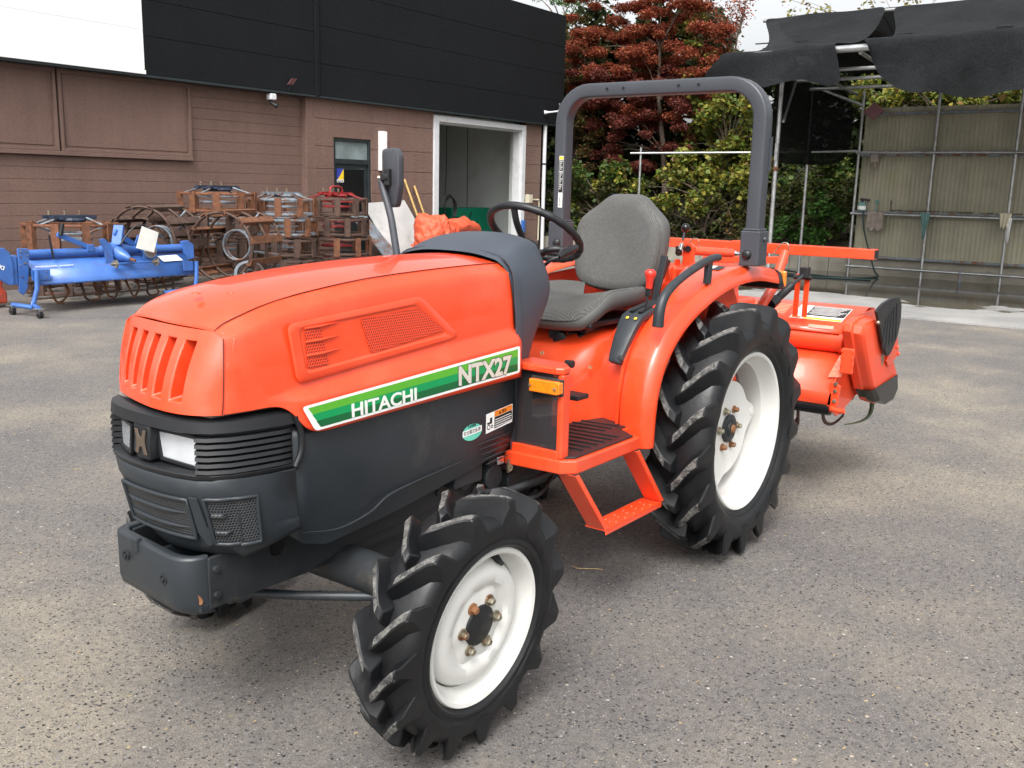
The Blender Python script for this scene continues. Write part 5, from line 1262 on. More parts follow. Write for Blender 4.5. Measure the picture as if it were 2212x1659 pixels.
# front edge bracket and bolts
b = MB(); b.prism([V(p) for p in ((-.905, .655, .62), (-.905, .700, .60), (-.905, .690, .50), (-.905, .650, .47), (-.905, .640, .50))], (-.02, 0, 0)); br = b.build('corner_bracket', 'orange_dull', RT, bevel=.004)
for z in (.61, .575, .525):
    b = MB(); b.lathe([(0, .010), (.008, .009), (.009, 0)], (-.904, .678, z), (1, 0, 0), 10); b.build('bolt', 'zinc', br, smooth=40)
b = MB(); b.tube([V((-.90, .67, .485)), V((-.89, .71, .480)), V((-.89, .735, .485))], .013, 8); b.build('bracket_hook', 'orange_dull', br, smooth=50)
# black round side guard and orange arm behind it
g = [pt(px, py, 'y', .800) for px, py in ((1890, 672), (1905, 655), (1925, 643), (1940, 641), (1945, 655), (1943, 690), (1935, 730), (1920, 765), (1913, 770), (1905, 745), (1897, 700))]
b = MB(); b.prism(roundpoly([V((p.x, .794, p.z)) for p in g], .02, 3), (0, .014, 0)); sg = b.build('side_guard', 'black_plastic', RT, bevel=.004)
for k in range(5):
    a = pt(1918+k*4, 690+k*2, 'y', .81); q = MB(); q.bar(pt(1932-k*6+6, 655+k*8, 'y', .809), pt(1934-k*7, 735+k*5, 'y', .809), .004, .004, (0, 1, 0)); q.build('guard_rib', 'black_plastic', sg)
q = MB(); q.ball(pt(1897, 697, 'y', .812), .011, 8); q.build('bolt', 'zinc', sg, smooth=60)
g = [pt(px, py, 'y', .79) for px, py in ((1914, 780), (1934, 727), (1938, 728), (1941, 765), (1918, 792))]
b = MB(); b.prism([V((p.x, .785, p.z)) for p in g], (0, .008, 0)); sa = b.build('guard_arm', 'orange', RT, bevel=.002)
for px, py in ((1938, 750), (1941, 764)):
    q = MB(); q.ball(pt(px, py, 'y', .796), .009, 8); q.build('bolt', 'orange_dull', sa, smooth=60)
# long stabiliser beam across the top
e1, e0 = pt(1893, 548, 'x', -1.30), pt(1436, 521, 'x', -1.30)
b = MB(); b.bar(V((-1.30, e0.y-.35, e0.z-.002)), V((-1.30, e1.y, e1.z-.004)), .075, .052, (0, 0, 1)); bm_ = b.build('top_beam', 'orange', RT, bevel=.004)
b = MB(); b.bar(V((-1.30, e1.y-.001, e1.z-.004)), V((-1.30, e1.y+.003, e1.z-.004)), .060, .040, (0, 0, 1)); b.build('beam_end', 'black_plastic', bm_)
for dy in (.035, .10):
    q = MB(); q.lathe([(0, .008), (.001, .008), (.001, 0)], (-1.285, e1.y-dy, e1.z+.0225), (0, 0, 1), 12); q.build('beam_hole', 'black_gloss', bm_)
q = MB(); p = pt(1592, 521, 'x', -1.29); q.box((-1.335, p.y-.02, p.z-.002), (-1.265, p.y+.12, p.z+.005)); q.build('beam_plate', 'orange', bm_, bevel=.002)
b = MB(); b.bar(pt(1520, 560, 'x', -1.18), pt(1700, 562, 'x', -1.18), .03, .035); b.build('cross_bar', 'orange_dull', RT, bevel=.003)
# masts and A-frame
for y in (-.10, .12):
    b = MB(); b.bar((-.90, y, 1.06), (-1.30, y, 1.20), .012, .06); b.bar((-.90, y, 1.08), (-.98, y, .66), .012, .06, (1, 0, 0)); b.build('mast', 'orange', RT, bevel=.003)
for y in (-.36, .36):
    b = MB(); b.bar((-.86, y, .44), (-1.06, y, .80), .012, .07, (1, 0, 0)); b.build('hitch_arm', 'orange', RT, bevel=.003)
b = MB(); b.box((-1.22, -.11, .70), (-.98, .11, .96)); b.cyl((-.98, 0, .80), (-.84, 0, .78), .05, 14); b.build('gear_case', 'orange_dull', RT, bevel=.015)
# twin vertical plates with eye and spring rod (near side)
for dx, px in ((0, 1725), (0, 1745)):
    a = pt(px, 598, 'x', -1.06); z0 = .90
    b = MB(); b.prism([V((a.x, a.y-.013, z0)), V((a.x, a.y+.013, z0)), V((a.x, a.y+.013, a.z)), V((a.x, a.y+.010, a.z+.016)), V((a.x, a.y-.010, a.z+.016)), V((a.x, a.y-.013, a.z))], (.010, 0, 0)); b.build('adjuster_plate', 'orange', RT, bevel=.002)
a = pt(1745, 600, 'x', -1.045); q = MB(); q.cyl(a+V((0, -.07, 0)), a+V((0, .02, 0)), .012, 12); q.lathe([(0, .011), (.004, .011), (.004, 0)], a+V((.004, 0, .004)), (1, 0, 0), 12); q.build('adjuster_pin', 'black_plastic', RT)
p0, p1 = pt(1664, 659, 'x', -.70), pt(1738, 592, 'x', -1.03)
q = MB(); q.cyl(p0.lerp(p1, .28), p1, .008, 10); sr = q.build('spring_rod', 'dark_metal', RT, smooth=50)
q = MB(); q.cyl(p0, p0.lerp(p1, .17), .026, 16); q.build('rod_end', 'black_gloss', sr, smooth=40)
q = MB(); A_, B2 = p0.lerp(p1, .17), p0.lerp(p1, .62); d = (B2-A_); u1 = d.cross(V((0, 0, 1))).normalized(); u2 = d.cross(u1).normalized()
q.tube([A_+d*(i/240)+(u1*math.cos(i*2*PI/15)+u2*math.sin(i*2*PI/15))*.015 for i in range(241)], .0045, 5); q.build('coil_spring', 'black_plastic', sr, smooth=60)
q = MB(); q.box(p1+V((-.03, -.02, -.02)), p1+V((.02, .02, .035))); q.build('rod_clevis', 'black_plastic', sr, bevel=.004)
# stickers on the top cover
def on_cover(x, y, k=.0012):
    x = x+.075; z = lerp(.862, .945, (-1.085-x)/.275)
    return V((x, y, z+k))
def patch(x0, x1, y0, y1, mt, nm, k, par): q = MB(); q.add([on_cover(x0, y0, k), on_cover(x0, y1, k), on_cover(x1, y1, k), on_cover(x1, y0, k)], [(0, 1, 2, 3)]); return q.build(nm, mt, par)
w1 = patch(-1.385, -1.215, .33, .60, 'white_dec', 'instruction_label', .002, tc_)
patch(-1.380, -1.262, .40, .597, 'black_dec', 'label_field', .0026, w1); patch(-1.240, -1.218, .40, .597, 'yellow_dec', 'label_field', .0026, w1); patch(-1.238, -1.220, .335, .385, 'orange_dec', 'label_field', .0026, w1)
for k in range(8):
    x = -1.372+k*.013; patch(x, x+.004, .405+.004*(k % 3), .592-.012*(k % 4), 'white_dec', 'label_line', .0032, w1)
text('人 ✕', .035, frame(on_cover(-1.30, .338, .0032), (0, 1, 0), (-1, 0, .04)), 'black_dec', w1, 'label_pictogram', .0002)
w2 = patch(-1.385, -1.225, .03, .30, 'orange_dull', 'red_label', .002, tc_)
for k in range(9):
    x = -1.375+k*.016; patch(x, x+.004, .04+.01*(k % 3), .17-.01*(k % 2), 'peach', 'label_line', .0028, w2)
for k in range(7): patch(-1.375+k*.018, -1.367+k*.018, .19+.01*(k % 2), .285, 'peach', 'label_line', .0028, w2)
q = MB(); a = [pt(px, py, 'x', TX+.05) for px, py in ((1746, 700), (1800, 705), (1798, 712), (1744, 706))]; q.add([V((TX+.0425, p.y, p.z)) for p in a], [(0, 1, 2, 3)]); q.build('pale_label', 'cloth_cream', RT)
q = MB(); a = [pt(px, py, 'x', -.935) for px, py in ((1807, 770), (1829, 773), (1817, 815), (1789, 814))]; q.add([V((-.930+(p.z-.635)*-.53, p.y, p.z)) for p in a], [(0, 1, 2, 3)]); q.build('pale_label', 'peach2', RT)
# tine shaft and tines
b = MB(); b.cyl((-1.25, -.64, .50), (-1.25, .66, .50), .03, 14); b.build('tine_shaft', 'dark_metal', RT, smooth=40)
def tine(y, ang, side, mt='tine', r=.25):
    q = MB(); c = V((-1.25, y, .50)); rings = []
    for i in range(9):
        t = i/8; a = ang+.75*t**1.6; rr = .03+(r-.03)*math.sin(min(1, t*1.15)*PI/2); p = c+V((math.cos(a)*rr, side*.055*max(0, t-.45)**1.2*2.2, -math.sin(a)*rr))
        w_ = .016*(1-.35*t); dr = V((math.cos(a), 0, -math.sin(a))); tn = V((-math.sin(a), 0, -math.cos(a)))
        rings.append([p+tn*w_, p+tn*w_+V((0, .007, 0)), p-tn*w_+V((0, .007, 0)), p-tn*w_])
    q.loft(rings); return q.build('tine', mt, RT, smooth=40)
for i, y in enumerate(np.linspace(-.58, .50, 10)):
    tine(float(y), .6+(i*1.9) % 1.6, 1 if i % 2 else -1, 'rust_dark')
# the long curved green tine at the near end
P = [pt(px, py, 'y', .66) for px, py in ((1884, 862), (1883, 882), (1876, 899), (1862, 909), (1845, 914), (1826, 917))]; Q = cr(P, 4)
q = MB(); q.tube(Q, [.014-.008*i/len(Q) for i in range(len(Q))], 8, flat=.55); q.build('tine', 'tine', RT, smooth=50)
P = [pt(px, py, 'y', .42) for px, py in ((1772, 868), (1768, 880), (1762, 888))]; q = MB(); q.tube(P, [.02, .018, .006], 8, flat=.5); q.build('tine', 'rust', RT, smooth=50)

# ================================================================== SETTING
gm = MB(); gm.add([(-60, -60, 0), (60, -60, 0), (60, 60, 0), (-60, 60, 0)], [(0, 1, 2, 3)]); g_ = gm.build('ground', 'asphalt'); tag(g_, 'grey asphalt yard with pale dust and dark stones', kind='structure')
sl = MB(); P = [(-8.95, -4.2), (-8.95, 6), (-16.2, 6), (-16.2, -4.6), (-15.5, -10.4), (-13.5, -10.4), (-11.5, -4.2)]
sl.prism([V((x, y, .028)) for x, y in P], (0, 0, -.10)); s_ = sl.build('concrete_slab', 'slab', bevel=.006); tag(s_, 'pale concrete wash slab with a wet patch under the shed', kind='structure')

# ---- building ---------------------------------------------------------------
TH = .0247
BM = Matrix.Translation((-6, -10.95, 0)) @ Matrix.Rotation(PI+TH, 4, 'Z')
BL = empty('building', mw=BM, label='brown sided workshop building with black upper fascia, white sign panel and open gate', cat='building')
def W(u, off, z): return BM @ V((u, -off, z))
class LB(MB):       # builder working in building coordinates (u along wall, off towards the yard, z)
    def bx(s, u0, u1, o0, o1, z0, z1, mi=0):
        vs = [W(u, o, z) for z in (z0, z1) for u, o in ((u0, o0), (u1, o0), (u1, o1), (u0, o1))]
        return s.add(vs, [(3, 2, 1, 0), (4, 5, 6, 7), (0, 1, 5, 4), (1, 2, 6, 5), (2, 3, 7, 6), (3, 0, 4, 7)], mi)
# left section: lapped boards
b = LB(); z = 0
while z < 2.96:
    b.bx(-8, 1.86, -.20, -.148, z, min(z+.1605, 2.98)); z += .1635
b.bx(-8, 1.86, -.26, -.157, 0, 2.98)
b.build('siding_wall', 'brown', BL, bevel=.004, seg=1)
b = LB(); b.bx(1.855, 2.035, -.25, -.001, 0, 2.98); b.build('corner_post', 'brown_stucco', BL, bevel=.006)
# right section: stucco blocks with joints
for k, (u0, u1, zs) in enumerate(((2.036, 2.50, (0, .45, .90, 1.34, 1.76, 2.15, 2.62, 2.98)), (3.46, 5.25, (0, .45, .90, 1.34, 1.76, 2.15, 2.62, 2.98)), (8.50, 9.16, (0, .36, .78, 1.2, 1.62, 2.04, 2.46, 2.98)), (2.50, 3.46, (2.312, 2.62, 2.98)))):
    b = LB()
    for a, c in zip(zs, zs[1:]): b.bx(u0, u1, -.10, .0, a+.004, c-.004)
    b.bx(u0, u1, -.16, -.012, 0 if zs[0] == 0 else zs[0], 2.98); b.build('stucco_wall', 'brown_stucco', BL, bevel=.005, seg=1)
# fascia
b = LB()
for u0, u1, seams in ((-1.335, 2.0, (2.985, 3.52, 4.02, 4.52, 5.02, 5.46)), (2.03, 9.90, (2.985, 3.52, 4.14, 4.75, 5.46))):
    us = [u0, u1] if u0 < 0 else [2.03, 5.35, 8.66, 9.90]
    for ua, uc in zip(us, us[1:]):
        for a, c in zip(seams, seams[1:]): b.bx(ua+.003, uc-.003, -.02, .115, a+.003, c-.003)
b.bx(-1.33, 9.88, -.3, .105, 2.99, 5.45); b.build('black_fascia', 'fascia', BL, bevel=.004, seg=1)
b = LB(); b.bx(1.975, 2.055, .10, .145, 2.97, 5.47); b.build('fascia_joint', 'fascia', BL, bevel=.006)
b = LB(); b.bx(-8, 9.9, -.2, .128, 2.950, 2.984); b.build('fascia_flashing', 'dark_frame', BL, bevel=.004)
b = LB()
for a, c in ((3.06, 3.60), (3.60, 4.2), (4.2, 4.8), (4.8, 5.5)): b.bx(-8, -1.34, -.02, .118, a+.002, c-.002)
b.bx(-8, -1.34, -.3, .110, 3.0, 5.5); b.build('white_sign_panel', 'white_wall', BL)
b = LB(); b.bx(-8, -1.34, .0, .150, 2.985, 3.045); b.build('sign_sill', 'white_wall', BL, bevel=.004)
b = LB(); b.bx(-8, 9.90, -8, -.3, 5.30, 5.46); b.bx(9.60, 9.90, -8, -.3, 0, 5.3); b.bx(-8, -7.8, -8, -.3, 0, 5.3); b.bx(9.2, 9.6, -.3, -.11, 0, 2.98); b.bx(9.3, 9.9, -.3, -.12, 2.9, 3.0); b.build('roof', 'fascia', BL)
# blanked windows
for u0, u1 in ((-5.2, -2.615), (-2.52, -.455)):
    b = LB()
    for k in ((u0-.03, u1+.03, 1.86, 1.90), (u0-.03, u1+.03, 2.90, 2.95)): b.bx(k[0], k[1], -.155, -.085, k[2], k[3])
    for k in ((u0-.03, u0+.012), (u1-.012, u1+.03)): b.bx(k[0], k[1], -.155, -.086, 1.9, 2.9)
    wf = b.build('window_frame', 'brown', BL, bevel=.004)
    b = LB(); b.bx(u0+.012, u1-.012, -.16, -.128, 1.9, 2.9); b.build('window_shutter', 'brown', wf)
    b = LB(); b.bx(u0+.05, u0+.065, -.13, -.118, 1.94, 2.88); b.bx(u1-.065, u1-.05, -.13, -.118, 1.94, 2.88); b.bx(u0+.05, u1-.05, -.13, -.118, 1.935, 1.95); b.build('shutter_bead', 'brown', wf)
b = LB(); b.bx(-8, -.42, -.152, -.08, 1.80, 1.858); b.build('window_sill', 'brown', BL, bevel=.006)
# door with transom
b = LB(); b.bx(2.502, 2.555, -.10, -.015, 0, 2.31); b.bx(3.405, 3.458, -.10, -.015, 0, 2.31); b.bx(2.555, 3.405, -.10, -.015, 2.262, 2.31); b.bx(2.555, 3.405, -.10, -.015, 1.86, 1.95)
df = b.build('door_frame', 'dark_frame', BL, bevel=.006)
b = LB(); b.bx(2.556, 3.404, -.09, -.055, 1.951, 2.261); b.build('transom_glass', 'door_glass', df)
b = LB(); b.bx(2.558, 3.402, -.09, -.045, .01, 1.858); dr_ = b.build('door_panel', 'dark_frame', df, bevel=.006)
b = LB(); b.bx(2.66, 3.30, -.045, -.041, .9, 1.76); b.build('door_pane', 'black_gloss', dr_)
b = LB(); b.bx(3.16, 3.30, -.045, -.030, 1.77, 1.79); b.build('door_closer', 'rops_grey', dr_)
b = LB(); b.bx(2.60, 2.775, -.041, -.037, 1.53, 1.775); stt = b.build('security_sticker', 'blue_sticker', dr_)
b = LB(); q = [W(2.62, -.036, 1.575), W(2.775, -.036, 1.575), W(2.775, -.036, 1.775)]; b.add(q, [(0, 1, 2)]); b.build('sticker_triangle', 'yellow_dec', stt)
b = LB(); b.bx(2.602, 2.773, -.037, -.0355, 1.532, 1.580); b.build('sticker_base', 'white_dec', stt)
text('ALSOK', .05, frame(W(2.608, -.0345, 1.538), BM.to_3x3() @ V((1, 0, 0)), (0, 0, 1)), 'navy_steel', stt, 'sticker_lettering', .0003, bold=.001)
# gate surround and interior
b = LB(); b.bx(5.252, 5.41, -.10, .03, 0, 2.90); b.bx(8.36, 8.498, -.10, .03, 0, 2.90); b.bx(5.41, 8.36, -.10, .03, 2.78, 2.90); gf = b.build('gate_surround', 'white_paint', BL, bevel=.008)
b = LB(); b.bx(5.411, 5.44, -.26, -.04, 0, 2.779); b.bx(8.33, 8.359, -.22, -.04, 0, 2.779); b.bx(5.44, 8.33, -.3, -.04, 2.75, 2.779); b.build('gate_track', 'white_paint', gf)
b = LB(); b.bx(9.3, 13.2, -3.4, -3.3, 0, 3.3); b.build('x', 'interior') if False else None
b = LB(); b.bx(4.6, 9.3, -4.5, -4.4, 0, 3.4); b.bx(9.3, 9.4, -4.5, -.31, 0, 3.4); b.bx(4.5, 4.6, -4.5, -.31, 0, 3.4); b.bx(4.6, 5.25, -.4, -.3, 0, 3.4); b.bx(8.5, 9.3, -.42, -.32, 0, 3.4); b.build('interior_wall', 'interior', BL)
b = LB(); b.bx(4.5, 9.4, -4.5, -.31, 3.0, 3.1); b.build('interior_ceiling', 'interior', BL)
b = LB(); b.bx(4.6, 9.3, -4.4, -.0, .012, .03); b.build('interior_floor', 'interior_dark', BL)
# downpipe, wall lamp, cameras
b = LB(); b.tube([W(9.235, .05, 0), W(9.235, .05, 2.95)], .045, 12); dp = b.build('downpipe', 'white_paint', BL, smooth=50)
b = LB(); b.tube([W(9.235, .05, 2.05), W(9.235, .05, 2.09)], .052, 12); b.build('pipe_bracket', 'dark_metal', dp, smooth=50)
b = LB(); b.bx(3.645, 3.825, .001, .07, 1.765, 2.49); bx_ = b.build('fluorescent_lamp', 'white_wall', BL, bevel=.008)
def spot(u, z, dark):
    pass
b = LB(); b.bx(.97, 1.09, .02, .14, 2.83, 2.93); wl = b.build('sensor_lamp', 'white_paint', BL, bevel=.015)
b = LB(); b.tube([W(1.02, .04, 2.84), W(1.03, .07, 2.79), W(1.06, .12, 2.75)], .028, 10); b.ball(W(1.07, .14, 2.74), .035, 10); b.build('lamp_head', 'black_plastic', wl, smooth=50)
b = LB(); P = [W(1.31, .15, 3.10), W(1.42, .15, 3.10), W(1.46, .22, 3.20), W(1.35, .22, 3.20)]; b.prism(P, (0, .012, 0)); sp2 = b.build('solar_panel', 'sign_red', BL)
b = LB(); b.tube([W(1.37, .12, 3.0), W(1.37, .14, 3.06), W(1.38, .17, 3.12)], .012, 8); b.build('panel_arm', 'black_plastic', sp2, smooth=50)
b = LB(); b.tube([W(9.10, .12, 3.225), W(9.12, .22, 3.23), W(9.30, .34, 3.26), W(9.38, .34, 3.30)], [.05, .02, .02, .02], 10); cm1 = b.build('security_camera', 'white_paint', BL, smooth=50)
b = LB(); b.tube([W(9.38, .34, 3.28), W(9.38, .34, 3.40), W(9.38, .34, 3.44)], [.045, .065, .05], 12); b.build('camera_dome', 'black_gloss', cm1, smooth=50)

# ---- things inside and beside the gate -------------------------------------------
def T(o, label, cat, group=None): return tag(o, label, cat, group)
b = LB(); b.bx(7.35, 8.95, -1.75, -1.2, .03, 1.02); gb = b.build('cabinet', 'green_box', bevel=.01); T(gb, 'green metal welding cabinet inside the open gate', 'cabinet')
b = LB(); b.tube([W(7.5+.16*math.cos(a), -1.17, .50+.30*math.sin(a)) for a in [i*.4 for i in range(28)]], .02, 6); b.tube([W(7.95, -1.17, .2), W(7.92, -1.16, .7), W(8.05, -1.16, .93)], .012, 6); b.build('welding_cable', 'cable', gb, smooth=60)
def cable(pts, r, label, nm='hanging_cable'):
    q = LB(); q.tube(cr([W(*p) for p in pts], 5), r, 6); o = q.build(nm, 'cable', smooth=60); T(o, label, 'cable')
cable([(6.36, -1.0, 2.98), (6.355, -1.0, 2.0), (6.35, -1.0, .95), (6.36, -1.0, .3)], .011, 'black cable hanging straight down inside the gate, second from the left')
cable([(6.90, -1.0, 2.98), (6.90, -1.0, 1.9), (6.86, -1.0, 1.30)], .011, 'black cable hanging down to the coiled hose inside the gate')
cable([(7.65, -1.0, 2.98), (7.66, -1.0, 2.0), (7.66, -1.0, 1.05)], .011, 'black cable hanging down to the green cabinet, rightmost inside the gate')
cable([(6.1, -.9, 2.55), (6.1, -.9, 1.55), (6.09, -.9, 1.2)], .016, 'thick hoist pendant cable hanging inside the gate by its left post')
q = LB()
for k in range(4): q.tube([W(7.02+(.16+.02*k)*math.cos(a), -1.0+.012*k, 1.02+(.30-.02*k)*math.sin(a)) for a in np.linspace(0, 2*PI, 20)[:-1]], .013, 6, closed=True)
q.tube(cr([W(6.75, -1, .9), W(6.72, -1, .55), W(6.85, -1, .38), W(7.1, -1, .45)], 4), .012, 6)
o = q.build('coiled_hose', 'cable', smooth=60); T(o, 'black hose coiled on a hook on the white wall inside the gate', 'hose')
q = LB(); q.bx(5.85, 6.10, -1.1, -.85, 2.45, 2.80); o = q.build('chain_hoist', 'orange_dull', bevel=.03); T(o, 'orange chain hoist hanging in the dark under the gate lintel', 'hoist')
q = LB(); q.bx(8.55, 8.70, .0, .12, 1.17, 1.36); jb = q.build('junction_box', 'cloth_cream', bevel=.01); T(jb, 'cream junction box on the brown wall beside the gate', 'box')
q = LB(); q.tube(cr([W(8.70, .05, 1.24), W(8.95, .06, 1.24), W(9.05, .06, 1.15), W(9.06, .05, .3)], 4), .018, 8); q.build('conduit', 'cloth_cream', jb, smooth=60)
q = LB(); q.bx(8.36, 8.46, .03, .10, .50, .78); o = q.build('padlock_box', 'blue', bevel=.01); T(o, 'small dark blue box hanging on the white gate post', 'box')

# leaning boards, bamboo, tarp, crates
def board(c4, th, mt, nm): q = LB(); P = [W(*p) for p in c4]; n_ = (P[1]-P[0]).cross(P[2]-P[0]).normalized(); q.prism(P, n_*th); return q.build(nm, mt, bevel=.003)
o = board([(3.15, .08, 1.16), (4.30, .08, 1.22), (4.72, .62, .03), (3.50, .62, .03)], .02, 'board', 'metal_sheet'); T(o, 'grey metal sheet leaning on the brown wall behind the orange tarp', 'sheet')
o = board([(2.62, .22, 1.02), (3.02, .22, 1.0), (3.60, .78, .03), (3.20, .78, .03)], .03, 'rust_grey', 'steel_plate'); T(o, 'narrow dark steel plate leaning left of the grey metal sheet', 'plate')
for u0, u1, z1, L_ in ((4.33, 4.66, 1.62, 'taller bamboo pole leaning on the brown wall beside the gate'), (4.62, 4.86, 1.50, 'shorter bamboo pole leaning on the brown wall nearest the gate')):
    q = LB(); q.tube([W(u0, .05, z1), W(lerp(u0, u1, .5), .3, z1*.5), W(u1+.2, .5, .03)], .022, 8); o = q.build('bamboo_pole', 'bamboo', smooth=60); T(o, L_, 'pole')
# tarp heap: crumpled cloth surface
def heap():
    from mathutils import noise as NZ
    n, m = 110, 56; b = MB()
    for j in range(m+1):
        t = j/m
        for i in range(n):
            a = 2*PI*i/n; ca, sa = math.cos(a), math.sin(a)
            R = .50*math.cos(t*PI/2)**.6; h = .64*math.sin(t*PI/2)
            u = R*ca*(1.05+.25*(ca > 0)*ca*(1-t)); o_ = R*sa*.75
            h *= 1-.25*max(0, ca)*(1-t*.5)
            p = V((u, o_, h)); q = p*1.9+V((3.1, .7, 5.2))
            d = 0; k = 1; amp = .16
            for _ in range(4):
                d += (abs(NZ.noise(q*k))-.22)*amp; k *= 2.0; amp *= .52
            nrm = V((ca, sa, .6+t*1.5)).normalized(); w_ = NZ.noise_vector(q*.7)*.09
            p = p+nrm*d*1.5*(1 if t < .999 else .5)+w_
            b.v.append(tuple(W(3.98+p.x, 1.15+p.y, .34+max(-.27, p.z))))
    for j in range(m):
        for i in range(n): b.f.append((j*n+i, j*n+(i+1) % n, (j+1)*n+(i+1) % n, (j+1)*n+i)); b.m.append(0)
    return b.build('tarpaulin', 'tarp', smooth=50)
o = heap(); T(o, 'crumpled orange tarpaulin heaped on mesh crates beside the gate', 'tarpaulin')
from mathutils import noise as NZ
q = LB(); P = cr([(4.35, 1.2, .72), (4.7, 1.18, .76), (5.0, 1.15, .72), (5.25, 1.12, .66), (5.40, 1.1, .60)], 5); rings = []
for i, p in enumerate(P):
    r = .19*(1-(i/(len(P)-1))**3)+.012; rings.append([W(p.x, p.y+r*math.cos(a)*1.1, p.z+r*math.sin(a)*.8+.09*NZ.noise(V((p.x*4, math.cos(a)*1.5, math.sin(a)*1.5)))) for a in [2*PI*k/18 for k in range(18)]])
q.loft(rings); tl_ = q.build('tarp_end', 'tarp', o, smooth=40)
for (u0, u1, o0, o1, z1, L_) in ((4.15, 5.30, 1.0, 1.75, .60, 'grey mesh crate under the orange tarpaulin, nearer the gate'), (3.20, 4.05, 1.2, 1.9, .32, 'low grey mesh crate in front of the leaning steel plate')):
    q = LB(); q.bx(u0, u1, o0, o1, .03, z1); c = q.build('crate', 'mesh_dark', bevel=.01); T(c, L_, 'crate')
    q = LB()
    for k in range(9):
        u = lerp(u0, u1, k/8); q.bx(u-.008, u+.008, o1, o1+.015, .03, z1)
    for k in range(5):
        z = lerp(.04, z1, k/4); q.bx(u0, u1, o1+.003, o1+.018, z-.008, z+.008)
    q.build('crate_grid', 'board', c)

# ---- cage wheels -----------------------------------------------------------------
def cage_wheel(nm, R, Wd, nsl, mt_slat, mt_hoop, mt_hub, M4, label, grp='old cage wheels piled along the brown wall', hubkind=0, hoops=2):
    root = empty(nm, mw=M4, label=label, cat='cage wheel', group=grp)
    L = lambda x, y, z: M4 @ V((x, y, z))            # local axis = z
    for k in range(hoops):
        z = lerp(-Wd/2+.03, Wd/2-.03, k/(hoops-1)) if hoops > 1 else 0
        q = MB(); q.tube([L((R-.035)*math.cos(a), (R-.035)*math.sin(a), z) for a in np.linspace(0, 2*PI, 33)[:-1]], .021, 6, closed=True); q.build('hoop', mt_hoop, root, smooth=60)
    for k in range(nsl):
        a = 2*PI*k/nsl+.1; c, s_ = math.cos(a), math.sin(a); q = MB()
        # angle-iron paddle: a flat face and a short inward flange
        def pp(r, t, z): return L(r*c-t*s_, r*s_+t*c, z)
        for (r0, r1, t0, t1) in ((R-.012, R, -.050, .050), (R-.066, R-.012, .036, .050)):
            vs = [pp(r, t, z) for z in (-Wd/2, Wd/2) for r, t in ((r0, t0), (r1, t0), (r1, t1), (r0, t1))]
            q.add(vs, [(3, 2, 1, 0), (4, 5, 6, 7), (0, 1, 5, 4), (1, 2, 6, 5), (2, 3, 7, 6), (3, 0, 4, 7)])
        q.build('paddle', mt_slat, root)
    q = MB(); q.tube([L(R*.42*math.cos(a), R*.42*math.sin(a), 0) for a in np.linspace(0, 2*PI, 25)[:-1]], .018, 6, closed=True)
    q.tube([L(R*.42*math.cos(a), R*.42*math.sin(a), .08) for a in np.linspace(0, 2*PI, 25)[:-1]], .014, 6, closed=True); q.build('hub_ring', mt_hub, root, smooth=60)
    for k in range(4):
        a = PI/2*k+.4; q = MB(); q.tube([L(R*.42*math.cos(a), R*.42*math.sin(a), .08), L((R-.04)*math.cos(a-.1), (R-.04)*math.sin(a-.1), Wd/2-.04)], .014, 6); q.build('spoke', mt_hub, root, smooth=60)
    if hubkind:          # clamp frame standing above the wheel
        z0 = Wd/2
        for k in range(4):
            a = PI/2*k+.3; q = MB(); q.tube([L((R-.04)*math.cos(a), (R-.04)*math.sin(a), z0-.03), L(R*.40*math.cos(a+.2), R*.40*math.sin(a+.2), z0+.06)], .014, 6); q.build('stay', mt_hub, root, smooth=60)
        q = MB()
        for s in (1, -1): q.bar(L(-R*.5, R*.2*s, z0+.07), L(R*.5, R*.2*s, z0+.07), .06, .035)
        q.bar(L(-R*.35, -R*.4, z0+.055), L(-R*.35, R*.4, z0+.055), .06, .03); q.bar(L(R*.35, -R*.4, z0+.055), L(R*.35, R*.4, z0+.055), .06, .03); q.tube([L(R*.3*math.cos(a), R*.3*math.sin(a), z0+.03) for a in np.linspace(0, 2*PI, 17)[:-1]], .03, 6, closed=True); q.build('clamp_frame', mt_hub if hubkind == 2 or R < .57 else 'navy_steel', root)
        for x in (-.36, .0, .36):
            q = MB(); q.cyl(L(R*x, R*.2, z0+.07), L(R*x, R*.2, z0+.145), .016, 8); q.build('clamp_bolt', 'zinc', root, smooth=40)
        if hubkind == 2:
            q = MB(); q.tube(cr([L(-R*.3, 0, z0+.08), L(-R*.22, 0, z0+.17), L(R*.22, 0, z0+.17), L(R*.3, 0, z0+.08)], 4), .018, 6); q.build('carry_handle', mt_hub, root, smooth=60)
    return root
def flat_at(u, off, z, rot=0): return BM @ Matrix.Translation((u, -off, z)) @ Matrix.Rotation(rot, 4, 'Z')
def up_at(u, off, z, yaw, roll=0): return BM @ Matrix.Translation((u, -off, z)) @ Matrix.Rotation(yaw, 4, 'Z') @ Matrix.Rotation(PI/2, 4, 'Y') @ Matrix.Rotation(roll, 4, 'Z')
cage_wheel('cage_wheel', .58, .44, 10, 'rust', 'rust', 'rust_grey', flat_at(-3.10, .92, .72), 'rusty cage wheel lying flat behind the blue tiller', hubkind=1)
cage_wheel('cage_wheel', .58, .44, 10, 'rust_dark', 'rust_dark', 'rust_grey', flat_at(-3.10, .92, .26, .2), 'dark cage wheel underneath the flat rusty one behind the blue tiller')
cage_wheel('cage_wheel', .52, .80, 10, 'rust_dark', 'rust_dark', 'rust_grey', up_at(-1.98, 1.15, .66, .42, .2), 'dark brown cage wheel standing on edge behind the blue tiller', hoops=3)
